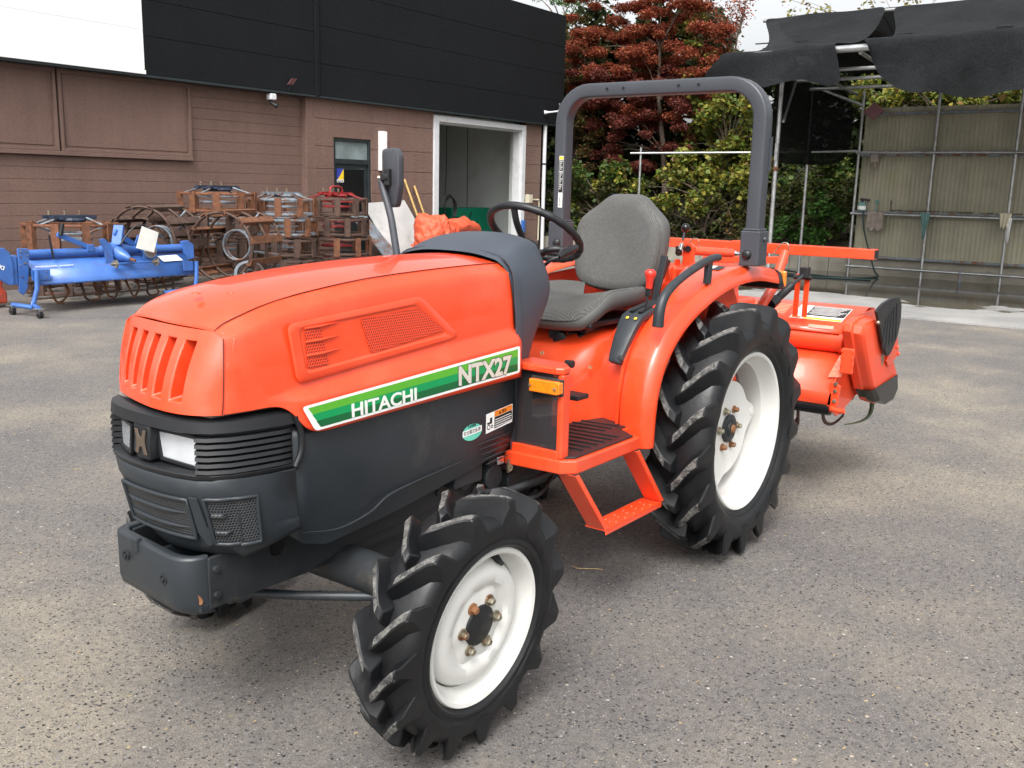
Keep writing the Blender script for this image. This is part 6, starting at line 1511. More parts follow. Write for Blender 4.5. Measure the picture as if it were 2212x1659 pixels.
cage_wheel('cage_wheel', .48, .70, 10, 'rust_dark', 'rust_dark', 'navy_steel', up_at(-1.62, .62, .52, .30, .3), 'dark cage wheel standing against the wall behind the two upright ones', hoops=2)
cage_wheel('cage_wheel', .50, .90, 10, 'rust', 'rust_dark', 'rust_grey', up_at(-1.12, 1.75, .62, .38, .0), 'bright rusty cage wheel standing on edge in front of the stacks', hoops=3)
cage_wheel('cage_wheel', .58, .30, 10, 'rust', 'rust', 'rust_grey', flat_at(-.72, .85, 1.20, .15), 'rusty cage wheel lying flat on top of the left stack', hubkind=1)
cage_wheel('cage_wheel', .56, .34, 10, 'rust_dark', 'rust_dark', 'rust_grey', flat_at(-.72, .85, .88, .45), 'rusty cage wheel second from the top of the left stack')
cage_wheel('cage_wheel', .56, .34, 10, 'rust_dark', 'rust_dark', 'rust_grey', flat_at(-.72, .85, .50, .8), 'dark cage wheel near the bottom of the left stack')
for i, (z, mt, L_) in enumerate(((1.13, 'rust', 'top cage wheel of the middle stack with grey blue inner bars'), (.82, 'rust', 'second cage wheel of the middle stack with a white hub frame'), (.50, 'rust_dark', 'third cage wheel down in the middle stack'), (.18, 'rust_dark', 'lowest cage wheel of the middle stack'))):
    cage_wheel('cage_wheel', .56, .28, 10, mt, 'rust_grey' if i < 2 else 'rust_dark', 'rust_grey', flat_at(.48, .90, z, i*.25), L_, hubkind=1 if i == 0 else 0)
for i, (z, R, mt, L_) in enumerate(((1.13, .54, 'rust_dark', 'top cage wheel of the right stack with a red hub frame and handle'), (.80, .55, 'rust_dark', 'second cage wheel of the right stack with a red hub'), (.48, .60, 'rust', 'third cage wheel down in the right stack'), (.17, .58, 'rust_dark', 'lowest cage wheel of the right stack'))):
    cage_wheel('cage_wheel', R, .30, 10, mt, 'rust_dark', 'rust_red', flat_at(1.66, .90, z, .1+i*.3), L_, hubkind=2 if i == 0 else 0)
q = LB(); q.tube([W(-1.30+.22*math.cos(a), 2.22+.05*math.sin(a*2), .20+.22*math.sin(a)) for a in np.linspace(.2, PI+.2, 14)], .024, 6); q.tube([W(-1.30+.12*math.cos(a), 2.22, .20+.12*math.sin(a)) for a in np.linspace(0, 2*PI, 14)[:-1]], .012, 6, closed=True)
o = q.build('steel_hoop', 'rust_grey', smooth=60); T(o, 'pale grey broken hoop lying in front of the rusty cage wheels', 'hoop')
q = LB(); q.prism([W(-5.2, 1.3, .05), W(-4.32, 1.3, .05), W(-4.32, 1.3, .18), W(-4.37, 1.3, .24), W(-4.34, 1.3, .45), W(-4.38, 1.3, .80), W(-5.2, 1.3, .85)], W(0, .3, 0)-W(0, 0, 0)); o = q.build('machine', 'old_orange', bevel=.02)
T(o, 'faded orange machine part cut off at the left edge behind the blue tiller', 'machine')

# ---- blue tiller ------------------------------------------------------------------
W0 = W
def W(u, off, z): return W0(u-.27*min(1, max(0, (-3.55-u)/.55)), off, z)
BT = empty('blue_tiller', mw=BM @ Matrix.Translation((-3.2, -2.2, 0)), label='blue rotary tiller parked on casters in front of the rusty cage wheels', cat='tiller')
def bw(u, z, off=2.2): return W(u, off, z)
q = LB(); q.tube([bw(-4.10, .655), bw(-2.36, .655)], .048, 18); q.build('main_tube', 'blue', BT, smooth=50)
q = LB(); prof = [(2.10, .62), (2.22, .585), (2.34, .50), (2.42, .40), (2.44, .345), (2.44, .325)]
q.loft([[W(u, o_, z) for o_, z in prof] for u in (-4.14, -3.3, -2.36)], closed=False, cap=False); cv = q.build('cover', 'blue', BT, smooth=30, solid=.006)
q = LB(); prof = [(2.10, .62), (1.85, .60), (1.65, .50), (1.60, .35)]; q.loft([[W(u, o_, z) for o_, z in prof] for u in (-4.14, -2.36)], closed=False, cap=False); q.build('cover', 'blue', BT, smooth=30, solid=.006)
q = LB()
for k in range(16): q.ball(W(-4.05+k*.108, 2.452, .337), .006, 6)
q.build('cover_bolts', 'zinc', cv)
q = LB(); q.bx(-4.10, -3.93, 2.34, 2.35, .520, .527); q.bx(-3.91, -3.80, 2.34, 2.35, .520, .527); q.build('white_strip', 'white_dec', cv)
q = LB(); q.add([W(-2.78, 2.285, .570), W(-2.50, 2.285, .575), W(-2.46, 2.36, .510), W(-2.74, 2.36, .505)], [(0, 1, 2, 3)]); q.build('sticker', 'white_dec', cv)
# left end: chain case with lettering, right end plate
P = [(-4.66, .58), (-4.62, .70), (-4.54, .755), (-4.44, .745), (-4.38, .69), (-4.36, .58), (-4.36, .40), (-4.37, .34), (-4.42, .34), (-4.55, .44), (-4.63, .50)]
q = LB(); q.prism([W(u, 2.33, z) for u, z in P], W(0, .05, 0)-W(0, 0, 0)); cs = q.build('chain_case', 'blue', BT, bevel=.01)
text('ISEKI', .062, frame(W(-4.60, 2.384, .560), (BM.to_3x3() @ V((.93, 0, -.36))), (0, 0, 1)), 'white_dec', cs, 'lettering', .001, bold=.002, xs=1.1)
q = LB(); q.bx(-4.36, -4.30, 2.15, 2.35, .34, .66); q.build('case_link', 'blue', BT, bevel=.01)
P = [(-4.28, .73), (-4.17, .73), (-4.15, .68), (-4.20, .30), (-4.25, .22), (-4.30, .26), (-4.29, .50)]
q = LB(); q.prism([W(u, 2.32, z) for u, z in P], W(0, .03, 0)-W(0, 0, 0)); ep = q.build('end_plate', 'blue', BT, bevel=.006)
q = LB()
for u, z in ((-4.25, .70), (-4.19, .70), (-4.26, .64), (-4.18, .65), (-4.22, .57), (-4.20, .57), (-4.27, .55), (-4.26, .42), (-4.22, .36)): q.ball(W(u, 2.355, z), .010, 6)
q.build('plate_bolts', 'zinc', ep)
P = [(-2.40, .74), (-2.30, .75), (-2.22, .69), (-2.22, .52), (-2.32, .50), (-2.36, .58)]
q = LB(); q.prism([W(u, 2.22, z) for u, z in P], W(0, .05, 0)-W(0, 0, 0)); q.build('end_plate', 'blue', BT, bevel=.008)
# gearbox, hitch, mast
q = LB(); q.tube([bw(-3.52, .655), bw(-3.38, .665), bw(-3.22, .665), bw(-3.08, .655)], [.05, .085, .085, .05], 16); q.tube([W(-3.30, 2.2, .65), W(-3.30, 2.36, .60), W(-3.26, 2.45, .565)], [.085, .075, .03], 14); gbx = q.build('gear_case', 'blue', BT, smooth=50)
q = LB(); q.tube([W(-3.27, 2.42, .575), W(-3.24, 2.52, .548)], .018, 8); q.build('input_shaft', 'rust', gbx, smooth=50)
P = [(-3.56, .80), (-3.50, .81), (-3.41, .73), (-3.39, .52), (-3.44, .44), (-3.50, .46), (-3.50, .66)]
q = LB(); q.prism([W(u, 2.30, z) for u, z in P], W(0, .02, 0)-W(0, 0, 0)); q.build('hitch_plate', 'blue', BT, bevel=.004)
P = [(-3.05, .84), (-2.99, .82), (-2.93, .66), (-2.92, .52), (-2.98, .50), (-3.00, .62), (-3.10, .74)]
q = LB(); q.prism([W(u, 2.30, z) for u, z in P], W(0, .02, 0)-W(0, 0, 0)); q.build('hitch_plate', 'blue', BT, bevel=.004)
q = LB(); q.tube([W(-3.47, 2.42, .515), W(-2.88, 2.42, .520)], .012, 8); q.build('hitch_bar', 'blue', BT, smooth=50)
for u in (-3.46, -2.91):
    q = LB(); q.tube([W(u-.05, 2.44, .515), W(u+.02, 2.44, .515)], [.018, .018], 8); q.tube([W(u, 2.44, .515), W(u+.02, 2.44, .515)], .05, 14); q.build('hitch_pin', 'zinc', BT, smooth=50)
q = LB(); q.bar(W(-3.30, 2.22, .88), W(-3.02, 2.2, .70), .03, .07); q.bar(W(-3.30, 2.25, .72), W(-3.22, 2.2, .95), .12, .05); q.build('mast', 'blue', BT, bevel=.005)
q = LB(); q.bar(W(-3.88, 2.26, .87), W(-3.58, 2.22, .69), .03, .055); q.bx(-3.64, -3.58, 2.2, 2.26, .66, .74); arm_ = q.build('stand_arm', 'blue', BT, bevel=.005)
q = LB(); q.tube([W(-3.86, 2.28, .86), W(-3.84, 2.28, .99)], .026, 8); q.tube([W(-3.95, 2.28, .86), W(-3.93, 2.28, .60)], .012, 6); q.build('arm_grip', 'black_plastic', arm_, smooth=50)
q = LB(); P = [W(-3.10, 2.48, .955), W(-2.86, 2.46, .87), W(-2.98, 2.52, .635), W(-3.22, 2.52, .70)]; n_ = (P[1]-P[0]).cross(P[2]-P[0]).normalized(); q.prism(P, n_*.002); q.build('paper_tag', 'blue_tag', BT)
q = LB(); q.tube(cr([W(-3.35, 2.40, .74), W(-3.20, 2.44, .93), W(-3.06, 2.46, .96), W(-2.98, 2.4, .90)], 4), .010, 6); q.build('hydraulic_hose', 'cable', BT, smooth=60)
q = LB(); q.tube([W(-2.90, 2.30, .64), W(-2.90, 2.34, .64)], .09, 8); q.build('clutch_cover', 'rust_grey', BT, smooth=40)
q = LB(); q.tube([W(-2.70, 2.0, .69), W(-2.70, 2.06, .69)], .10, 14); q.build('gauge_wheel', 'blue', BT, smooth=40)
# tines
q = LB(); q.tube([W(-4.12, 2.05, .32), W(-2.38, 2.05, .32)], .022, 8); q.tube([W(-4.1, 2.25, .15), W(-2.5, 2.25, .17)], .009, 6); q.build('tine_shaft', 'rust_dark', BT, smooth=50)
for k in range(13):
    u = -4.05+k*.135; s = 1 if k % 2 else -1; a0 = (k*.7) % 1.3
    q = LB(); P = cr([W(u, 2.05, .32), W(u, 2.12+.04*math.sin(k), .20), W(u+.02*s, 2.14+.05*math.sin(k*2), .10), W(u+.09*s, 2.13+.05*math.sin(k), .045+.02*(k % 3))], 4)
    q.tube(P, [.020-.010*i/len(P) for i in range(len(P))], 6, flat=.5); q.build('tine', 'rust' if k % 3 else 'rust_dark', BT, smooth=50)
# caster stands
def stand(u, sgn):
    q = LB(); q.bx(u-.02, u+.15, 2.44, 2.46, .385, .50); q.tube([W(u+.01, 2.50, .50), W(u-.0, 2.50, .30), W(u-.05, 2.50, .15)], .026, 10); q.tube([W(u-.05, 2.50, .15), W(u-.09, 2.52, .105), W(-4.34, 2.26, .115)], .026, 10); q.tube([W(u-.05, 2.50, .12), W(-4.29, 2.71, .11)], .022, 10)
    st = q.build('caster_stand', 'blue', BT, smooth=50)
    q = LB()
    for z in (.41, .475):
        for du in (.03, .12): q.ball(W(u+du, 2.462, z), .009, 6)
    q.build('stand_bolts', 'zinc', st)
    for cu, co in ((-4.34, 2.24), (-4.29, 2.71)):
        q = LB(); q.bx(cu-.04, cu+.04, co-.05, co+.05, .10, .108); q.bar(W(cu, co-.02, .10), W(cu+.01, co-.02, .05), .05, .008, (0, 1, 0)); q.bar(W(cu, co+.025, .10), W(cu+.01, co+.025, .05), .05, .008, (0, 1, 0)); ca = q.build('caster', 'steel', st)
        q = LB(); q.tube([W(cu-.015, co, .045), W(cu+.025, co, .045)], .044, 18); q.build('caster_tyre', 'black_plastic', ca, smooth=40)
stand(-4.18, 1)
q = LB(); q.bx(-2.52, -2.38, 2.44, 2.46, .385, .50); q.tube([W(-2.36, 2.50, .50), W(-2.37, 2.50, .30), W(-2.40, 2.50, .15)], .026, 10); q.tube([W(-2.40, 2.50, .15), W(-2.75, 2.35, .12)], .026, 10); q.tube([W(-2.40, 2.5, .12), W(-2.36, 2.7, .09)], .022, 8); st = q.build('caster_stand', 'blue', BT, smooth=50)
for cu, co in ((-2.70, 2.36), (-2.35, 2.68)):
    q = LB(); q.bx(cu-.04, cu+.04, co-.05, co+.05, .10, .108); q.bar(W(cu, co+.025, .10), W(cu+.01, co+.025, .05), .05, .008, (0, 1, 0)); ca = q.build('caster', 'steel', st)
    q = LB(); q.tube([W(cu-.015, co, .045), W(cu+.025, co, .045)], .044, 18); q.build('caster_tyre', 'black_plastic', ca, smooth=40)
W = W0
# ================================================================== WASH SHED
SH = empty('wash_shed', (-15, -2, 0), 0, 'open pipe framed wash shed with olive corrugated panels and pipe rails', 'shed')
XS = -15.0
ypo = [-3.765, -2.43, -1.10, .24, 1.6]
for i, y in enumerate(ypo):
    b = MB(); b.cyl((XS, y, -.02), (XS, y, 3.42), .026, 12); b.build('post', 'steel', SH, smooth=50)
for z in (2.30, 1.18, .19):
    b = MB(); b.cyl((XS+.05, -3.80, z), (XS+.05, 1.7, z), .026, 12); b.build('rail', 'steel', SH, smooth=50)
b = MB(); b.cyl((XS+.05, -1.75, 0), (XS+.05, -1.75, .24), .03, 10); b.build('stub_pipe', 'rust_grey', SH, smooth=50)
b = MB(); b.box((XS-.12, -3.75, .36), (XS-.06, 1.7, .40)); b.box((XS-.12, -3.75, 2.24), (XS-.06, 1.7, 2.29)); b.box((XS-.12, -3.75, 2.98), (XS-.05, 1.7, 3.02)); b.box((XS-.06, -3.75, 1.215), (XS+.04, 1.7, 1.235)); b.build('panel_batten', 'rust_grey', SH)
b = MB(); ys = np.arange(-3.74, 1.7, .012); rows = []
for z in (.34, 1.2, 2.2, 3.12): rows.append([V((XS-.14+.0028*math.sin(y*2*PI/.076), y, z)) for y in ys])
b.loft(rows, closed=False, cap=False); b.build('corrugated_panel', 'panel', SH, smooth=80)
b = MB(); b.box((XS-.3, -3.8, 0), (XS-.22, 1.7, .5)); b.build('kerb_board', 'concrete', SH)
# clutter on the shelf rail
rs = random.Random(5)
b = MB()
for k in range(26):
    y = -3.1+rs.random()*3.3; L_ = .06+rs.random()*.16; z = 1.24+rs.random()*.008; b.bar((XS+.0, y, z+.008), (XS+.01+rs.random()*.03, y+L_, z+.008+rs.random()*.015), .03, .012+.012*rs.random())
o = b.build('debris', 'bark'); tag(o, 'dry leaves and muddy scraps lying along the middle shelf of the wash shed', 'debris', kind='stuff')
p = pt(1862, 445, 'x', XS+.03); b = MB(); b.lathe([(0, .075), (.14, .075), (.16, .06), (.16, 0)], (p.x, p.y, 1.236), (0, 0, 1), 16); o = b.build('spray_bottle', 'teal_cloth_dark' if 'teal_cloth_dark' in M else 'cloth_teal', smooth=40)
tag(o, 'green and white container with a black nozzle on the shed shelf', 'container'); b = MB(); b.cyl((p.x, p.y, 1.39), (p.x, p.y, 1.46), .03, 10); b.bar((p.x, p.y-.04, 1.45), (p.x, p.y+.13, 1.43), .05, .04); b.build('nozzle', 'black_plastic', o)
b = MB(); b.lathe([(.02, .0765), (.09, .0765)], (p.x, p.y, 1.236), (0, 0, 1), 16); b.build('label_band', 'white_dec', o)
for px, py, L_, mt in ((1893, 455, 'small teal brush standing on the shed shelf', 'cloth_teal'), (1923, 460, 'small wooden handled tool standing on the shed shelf', 'bark')):
    p = pt(px, py, 'x', XS+.0); b = MB(); b.bar((p.x, p.y, 1.236), (p.x, p.y, 1.38), .02, .02, (1, 0, 0)); b.bar((p.x, p.y, 1.36), (p.x, p.y, 1.44), .07 if mt == 'cloth_teal' else .025, .03, (1, 0, 0)); o = b.build('hand_tool', mt, bevel=.005); tag(o, L_, 'tool')
def cloth(px0, px1, ztop, zbot, mt, label, nm, seed, sharp=.0):
    a = pt(px0, 480, 'x', XS+.09); c = pt(px1, 480, 'x', XS+.09); rs = random.Random(seed); b = MB(); rows = []; n = 12; m = 10
    for j in range(m+1):
        t = j/m; rows.append([V((XS+.088+.016*math.sin(i*1.5+seed+t*2)*t**.3, lerp(a.y, c.y, .5)+(lerp(a.y, c.y, i/n)-lerp(a.y, c.y, .5))*(1-sharp*t), lerp(ztop, zbot+.03*math.sin(i*1.1+seed), t))) for i in range(n+1)])
    b.loft(rows, closed=False, cap=False); o = b.build(nm, mt, smooth=70, solid=.004); return tag(o, label, 'cloth')
cloth(1872, 1907, 1.225, .88, 'cloth_tan', 'dirty tan cloth hanging from the middle rail at the left of the shed', 'hanging_cloth', 1)
cloth(1986, 2008, 1.235, .78, 'cloth_teal', 'teal cloth knotted on the second post rail', 'hanging_cloth', 3, .8)
cloth(2156, 2184, 1.27, 1.02, 'cloth_cream', 'cream cloth draped over the rail at the third post', 'hanging_cloth', 5, .4)
cloth(2176, 2186, 1.20, .78, 'white_dec', 'thin white rag dangling below the cream cloth', 'hanging_cloth', 7, .5)
p = pt(1890, 345, 'x', XS); b = MB(); b.bar((p.x, p.y-.07, p.z+.02), (p.x, p.y+.07, p.z+.02), .1, .14); b.cyl((p.x, p.y, p.z-.03), (p.x, p.y, p.z-.14), .03, 10); o = b.build('flood_lamp', 'cloth_tan', bevel=.01); tag(o, 'small dusty flood lamp fixed on the corrugated panel', 'lamp')
p = pt(1888, 240, 'x', XS+.02); b = MB(); s = .19; b.prism([V((p.x, p.y-s, p.z)), V((p.x, p.y, p.z-s*.85)), V((p.x, p.y+s, p.z)), V((p.x, p.y, p.z+s*.85))], (.02, 0, 0)); o = b.build('diamond_plate', 'sign_red', bevel=.005); tag(o, 'maroon diamond shaped plate at the top left corner of the shed', 'plate')
b = MB(); b.tube(cr([(XS+.1, -3.55, 1.22), (XS+.12, -3.50, .9), (XS+.15, -3.38, .55), (XS+.25, -3.2, .15), (XS+.4, -3.1, .045), (XS+1.0, -3.4, .042), (XS+.9, -4.2, .042), (XS+.5, -4.9, .06), (XS+.9, -5.4, .045), (XS+1.4, -4.2, .042), (XS+1.1, -3.0, .042)], 6), .016, 8); o = b.build('garden_hose', 'hose_green', smooth=60); tag(o, 'dark hose hanging from the shed rail and lying on the concrete', 'hose')

# ---- canopy of shade net -------------------------------------------------------------
CN = empty('shade_canopy', (-12, -2, 0), 0, 'black shade net canopy stretched over a pipe frame above the wash slab', 'canopy')
def sheet(rows, mt, nm, solid=.004):
    b = MB(); b.loft([[V(p) for p in r] for r in rows], closed=False, cap=False); return b.build(nm, mt, CN, subsurf=2, solid=0)
def interp(A, B_, n): return [tuple(lerp(V(A), V(B_), i/n)) for i in range(n+1)]
rs = random.Random(2)
def net(front, back, sagedge, mt='net', n=10, valance=None, nm='net_sheet', left_in=0, right_in=0):
    F = cr(front, 4); K = len(F)-1; Bk = [lerp(V(back[0]), V(back[1]), i/K) for i in range(K+1)]
    rows = []
    for j in range(7):
        t = j/6; row = []
        for i in range(K+1):
            p = Bk[i].lerp(F[i], t); sag = .22*math.sin(t*PI)*1.0
            p.z -= sag+.012*math.sin(i*.9+j*.7); u = i/K
            p.y += left_in*math.sin(t*PI)*(1-u)**3-right_in*math.sin(t*PI)*u**3
            row.append(p)
        rows.append(row)
    if valance:
        Vv = cr(valance, 4); Kv = len(Vv)-1
        for k, t in enumerate((.12, .4, .7, 1.0)):
            row = []
            for i in range(K+1):
                q = Vv[round(i/K*Kv)]; p = F[i].lerp(q, t)
                p.x += .05*math.sin(i*.9+k)*t+.03; row.append(p)
            rows.append(row)
    return sheet(rows, mt, nm)
xf = -10.5
net([(xf, -4.50, 3.60), (xf, -3.9, 3.60), (xf, -3.3, 3.63), (xf, -2.83, 3.65)], [(-13.5, -5.20, 4.58), (-13.5, -3.05, 4.60)], 0,
    valance=[(xf, -4.85, 3.24), (xf, -4.3, 3.12), (xf, -3.83, 3.05), (xf, -3.3, 3.16), (xf, -2.9, 3.04), (xf, -2.66, 3.08)], left_in=.38, right_in=-.10)
net([(xf, -2.42, 3.66), (xf, -1.5, 3.68), (xf, -.5, 3.69), (xf, 1.0, 3.69), (xf, 2.5, 3.69)], [(-13.5, -2.98, 4.60), (-13.5, 2.5, 4.60)], 0,
    valance=[(xf, -2.36, 3.60), (xf, -2.2, 3.20), (xf, -1.8, 2.92), (xf, -1.38, 2.91), (xf, -.94, 2.80), (xf, -.32, 2.91), (xf, .8, 2.9), (xf, 2.5, 2.95)], left_in=.25)
# small rectangular patches on the net (ties)
for y in (-4.05, -3.45, -2.0, -.75):
    b = MB(); b.box((xf-.10, y, 3.70), (xf-.05, y+.20, 3.712)); b.build('net_tie', 'black_plastic', CN)
# back slope of the net behind the ridge
sheet([interp((-13.5, -5.2, 4.58), (-13.5, 2.5, 4.6), 8), interp((-14.6, -4.9, 4.2), (-14.6, 2.5, 4.2), 8), interp((-15.3, -4.6, 3.75), (-15.3, 2.5, 3.8), 8)], 'net', 'net_sheet')
# side net
sheet([[(-11.5, -4.08, 3.5), (-12.8, -4.36, 3.5), (-14.2, -4.56, 3.5), (-15.0, -3.92, 3.45)], [(-11.5, -4.08, 2.6), (-12.8, -4.36, 2.65), (-14.2, -4.56, 2.7), (-15.0, -3.92, 2.7)], [(-11.5, -4.08, 2.03), (-12.8, -4.34, 2.02), (-14.2, -4.54, 2.06), (-15.0, -3.92, 2.04)]], 'net_thin', 'side_net')
b = MB(); b.cyl((xf-.06, -4.45, 3.535), (xf-.06, 2.5, 3.59), .05, 14); b.build('front_pipe', 'steel', CN, smooth=50)
b = MB(); b.cyl((-13.5, -5.2, 4.54), (-13.5, 2.5, 4.56), .03, 10); b.build('ridge_pipe', 'steel', CN, smooth=50)
for x, z, y0 in ((-12.0, 3.45, -4.1), (-13.0, 3.42, -4.3), (-14.0, 3.38, -4.45)):
    b = MB(); b.cyl((x, y0, z), (x, 2.5, z), .030, 10); b.build('cross_pipe', 'steel', CN, smooth=50)
for y in (-3.9, -2.75, -1.1, .6):
    b = MB(); b.cyl((xf-.15, y+.25, 3.50), (-15.0, y, 3.36), .028, 10); b.build('rafter_pipe', 'steel', CN, smooth=50)
b = MB(); b.cyl((-14.2, -4.44, 3.45), (-15.0, -3.77, 3.15), .026, 10); b.build('brace_pipe', 'steel', CN, smooth=50)
b = MB(); b.cyl(pt(1722, 168, 'x', -13.2), pt(1692, 262, 'x', -11.6), .022, 10); b.build('brace_pipe', 'steel', CN, smooth=50)
for x, y, z, r in ((-11.5, -3.965, 3.36, .034), (-14.2, -4.44, 3.5, .027), (-10.5, 1.9, 3.6, .034)):
    b = MB(); b.cyl((x, y, .02), (x, y, z), r, 12); b.build('post', 'steel', CN, smooth=50)
b = MB(); b.bar((-11.45, -3.95, 2.03), (-11.45, -3.95, 2.30), .05, .03, (1, 0, 0)); b.build('clamp', 'steel', CN); b = MB(); b.ball((-11.5, -3.965, 1.90), .05, 8); b.build('rope_tie', 'rust', CN)
RL = empty('pipe_rail', (-13, -6, 0), 0, 'thin galvanised pipe rail in front of the red maple, held by one post', 'rail')
b = MB(); b.cyl(pt(1362, 331, 'x', -13), (-14.2, -4.40, 2.28), .020, 10); b.cyl((-14.2, -4.40, 2.28), (-15.0, -3.8, 2.33), .02, 10); b.build('rail', 'steel', RL, smooth=50)
p = pt(1385, 318, 'x', -13.1); b = MB(); b.cyl((p.x, p.y, 0), (p.x, p.y, p.z), .022, 10); b.build('post', 'steel', RL, smooth=50)
# low block wall behind the yard
b = MB()
for j in range(2):
    y = -11.5
    while y < -3.9: b.box((-15.6, y+.004, j*.19), (-15.46, min(y+.39, -3.9)-.004, j*.19+.186)); y += .4
b.box((-15.58, -11.5, 0), (-15.48, -3.9, .37)); o = b.build('block_wall', 'concrete'); tag(o, 'low concrete block wall behind the canopy posts and below the shrubs', 'wall')
p = pt(1349, 424, 'x', -12.0); b = MB(); b.lathe([(0, .24), (.02, .25), (.7, .25), (.9, .24)], (p.x, p.y, 0), (0, 0, 1), 20); b.build('x', 'board') if False else None
b = MB(); b.lathe([(0, .21), (p.z-.12, .22), (p.z-.1, .20), (p.z-.1, 0)], (p.x, p.y, 0), (0, 0, 1), 24); o = b.build('drum', 'board', smooth=50); tag(o, 'pale drum with a blue lid standing behind the seat back', 'drum')
b = MB(); b.lathe([(p.z-.10, .225), (p.z+.02, .225), (p.z+.03, .20), (p.z+.03, 0)], (p.x, p.y, 0), (0, 0, 1), 24); b.build('lid', 'blue_lid', o, smooth=40)

# ================================================================== VEGETATION
def leaves(name, clumps, size, mt, parent=None, dens=900, flat=.7, seed=0, elong=1.0, shell=.35):
    """clumps: (centre, radius). many small two-triangle leaves scattered through each clump"""
    rg = np.random.default_rng(seed); C_ = []; 
    for c, r in clumps:
        n = int(dens*r*r); d = rg.normal(size=(n, 3)); d /= np.linalg.norm(d, axis=1)[:, None]
        rad = r*(shell+(1-shell)*rg.random(n))*(1+.25*rg.normal(size=n)*.6); p = d*rad[:, None]; p[:, 2] *= flat
        C_.append(p+np.array(c))
    P = np.concatenate(C_); n = len(P)
    a = rg.normal(size=(n, 3)); a[:, 2] *= .6; a /= np.linalg.norm(a, axis=1)[:, None]
    nrm = rg.normal(size=(n, 3)); nrm[:, 2] = abs(nrm[:, 2])+.4; b_ = np.cross(nrm, a); b_ /= np.linalg.norm(b_, axis=1)[:, None]
    s = size*(.55+.9*rg.random(n))[:, None]; w = s*.42/elong
    fold = np.cross(a, b_)*s*.12
    vs = np.stack([P-a*s*.5, P+b_*w+fold-a*s*.05, P+a*s*.5, P-b_*w+fold-a*s*.05], 1).reshape(-1, 3)
    me = bpy.data.meshes.new(name); me.vertices.add(n*4); me.vertices.foreach_set('co', vs.ravel())
    me.loops.add(n*4); me.loops.foreach_set('vertex_index', np.arange(n*4)); me.polygons.add(n)
    me.polygons.foreach_set('loop_start', np.arange(n)*4); me.polygons.foreach_set('loop_total', np.full(n, 4)); me.update(); me.validate()
    me.materials.append(M[mt]); o = bpy.data.objects.new(name, me); COL.objects.link(o)
    if parent is not None:
        o.parent = parent; me.transform(WM[parent.name].inverted()); WM[o.name] = WM[parent.name]
    else: WM[o.name] = Matrix()
    return o
def tree(kind, base, label, cat, trunk_pts, groups, group=None, limb_r=.05, seed=1):
    root = empty(kind, base, 0, label, cat, group)
    b = MB(); b.tube(cr(trunk_pts, 4), [limb_r*2*(1-.7*i/(4*(len(trunk_pts)-1))) for i in range(4*(len(trunk_pts)-1)+1)], 9)
    rg = random.Random(seed); T_ = [V(p) for p in trunk_pts]
    allc = [c for g in groups for c in g[0]]
    for c, r in allc[::max(1, len(allc)//26)]:
        c = V(c); k = rg.choice(range(1, len(T_))); s = min(T_, key=lambda q: abs(q.z-(c.z-.5)))
        m_ = s.lerp(c, .5)+V((rg.uniform(-.1, .1), rg.uniform(-.1, .1), .12)); b.tube([s, m_, c], [limb_r*.40, limb_r*.24, limb_r*.08], 5)
    b.build('trunk', 'bark', root, smooth=60)
    for i, (cl, size, mt, dens, flat, el) in enumerate(groups):
        leaves('crown' if i == 0 else 'foliage', cl, size, mt, root, dens, flat, seed*10+i, el)
    return root
def clump_px(pts, x, r, jit=.25, k=1, seed=0):
    rg = random.Random(seed); out = []
    for px, py in pts:
        for _ in range(k):
            xx = x+rg.uniform(-.6, .6); p = pt(px+rg.uniform(-1, 1)*jit*60, py+rg.uniform(-1, 1)*jit*60, 'x', xx); out.append((tuple(p), r*rg.uniform(.7, 1.25)))
    return out
# big red maple: a deep continuous crown made of many small layered sprays
X1 = -17.2
rg = random.Random(11); red = []; dark = []; gold = []
def inside(px, py):
    if py < 95: return 1205 < px < 1560+rg.uniform(-40, 20)
    if py < 240: return 1225 < px < 1545
    return 1250+(py-240)*.35 < px < 1520-(py-240)*.35
while len(red) < 150:
    px, py = rg.uniform(1200, 1600), rg.uniform(-70, 255)
    if inside(px, py): red.append((tuple(pt(px, py, 'x', X1+rg.uniform(-1.0, .7))), rg.uniform(.15, .30)))
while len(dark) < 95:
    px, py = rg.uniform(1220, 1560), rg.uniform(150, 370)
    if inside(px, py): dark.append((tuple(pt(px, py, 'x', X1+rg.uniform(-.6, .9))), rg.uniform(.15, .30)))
for k in range(22): gold.append((tuple(pt(rg.uniform(1210, 1330), rg.uniform(60, 330), 'x', X1+rg.uniform(-.9, .5))), rg.uniform(.15, .28)))
pb = pt(1430, 470, 'x', X1); pb.z = 0
tree('maple_tree', tuple(pb), 'tall red leaved maple rising behind the roll bar', 'tree', [tuple(pb), (pb.x, pb.y+.05, 1.3), (pb.x-.1, pb.y-.1, 2.4), (pb.x, pb.y-.25, 3.6), (pb.x, pb.y-.3, 4.8)], [(red, .058, 'leaf_red', 10500, .55, 1.6), (dark, .058, 'leaf_darkred', 9000, .55, 1.6), (gold, .08, 'leaf_brown', 5000, .7, 1.5)], limb_r=.05, seed=2)
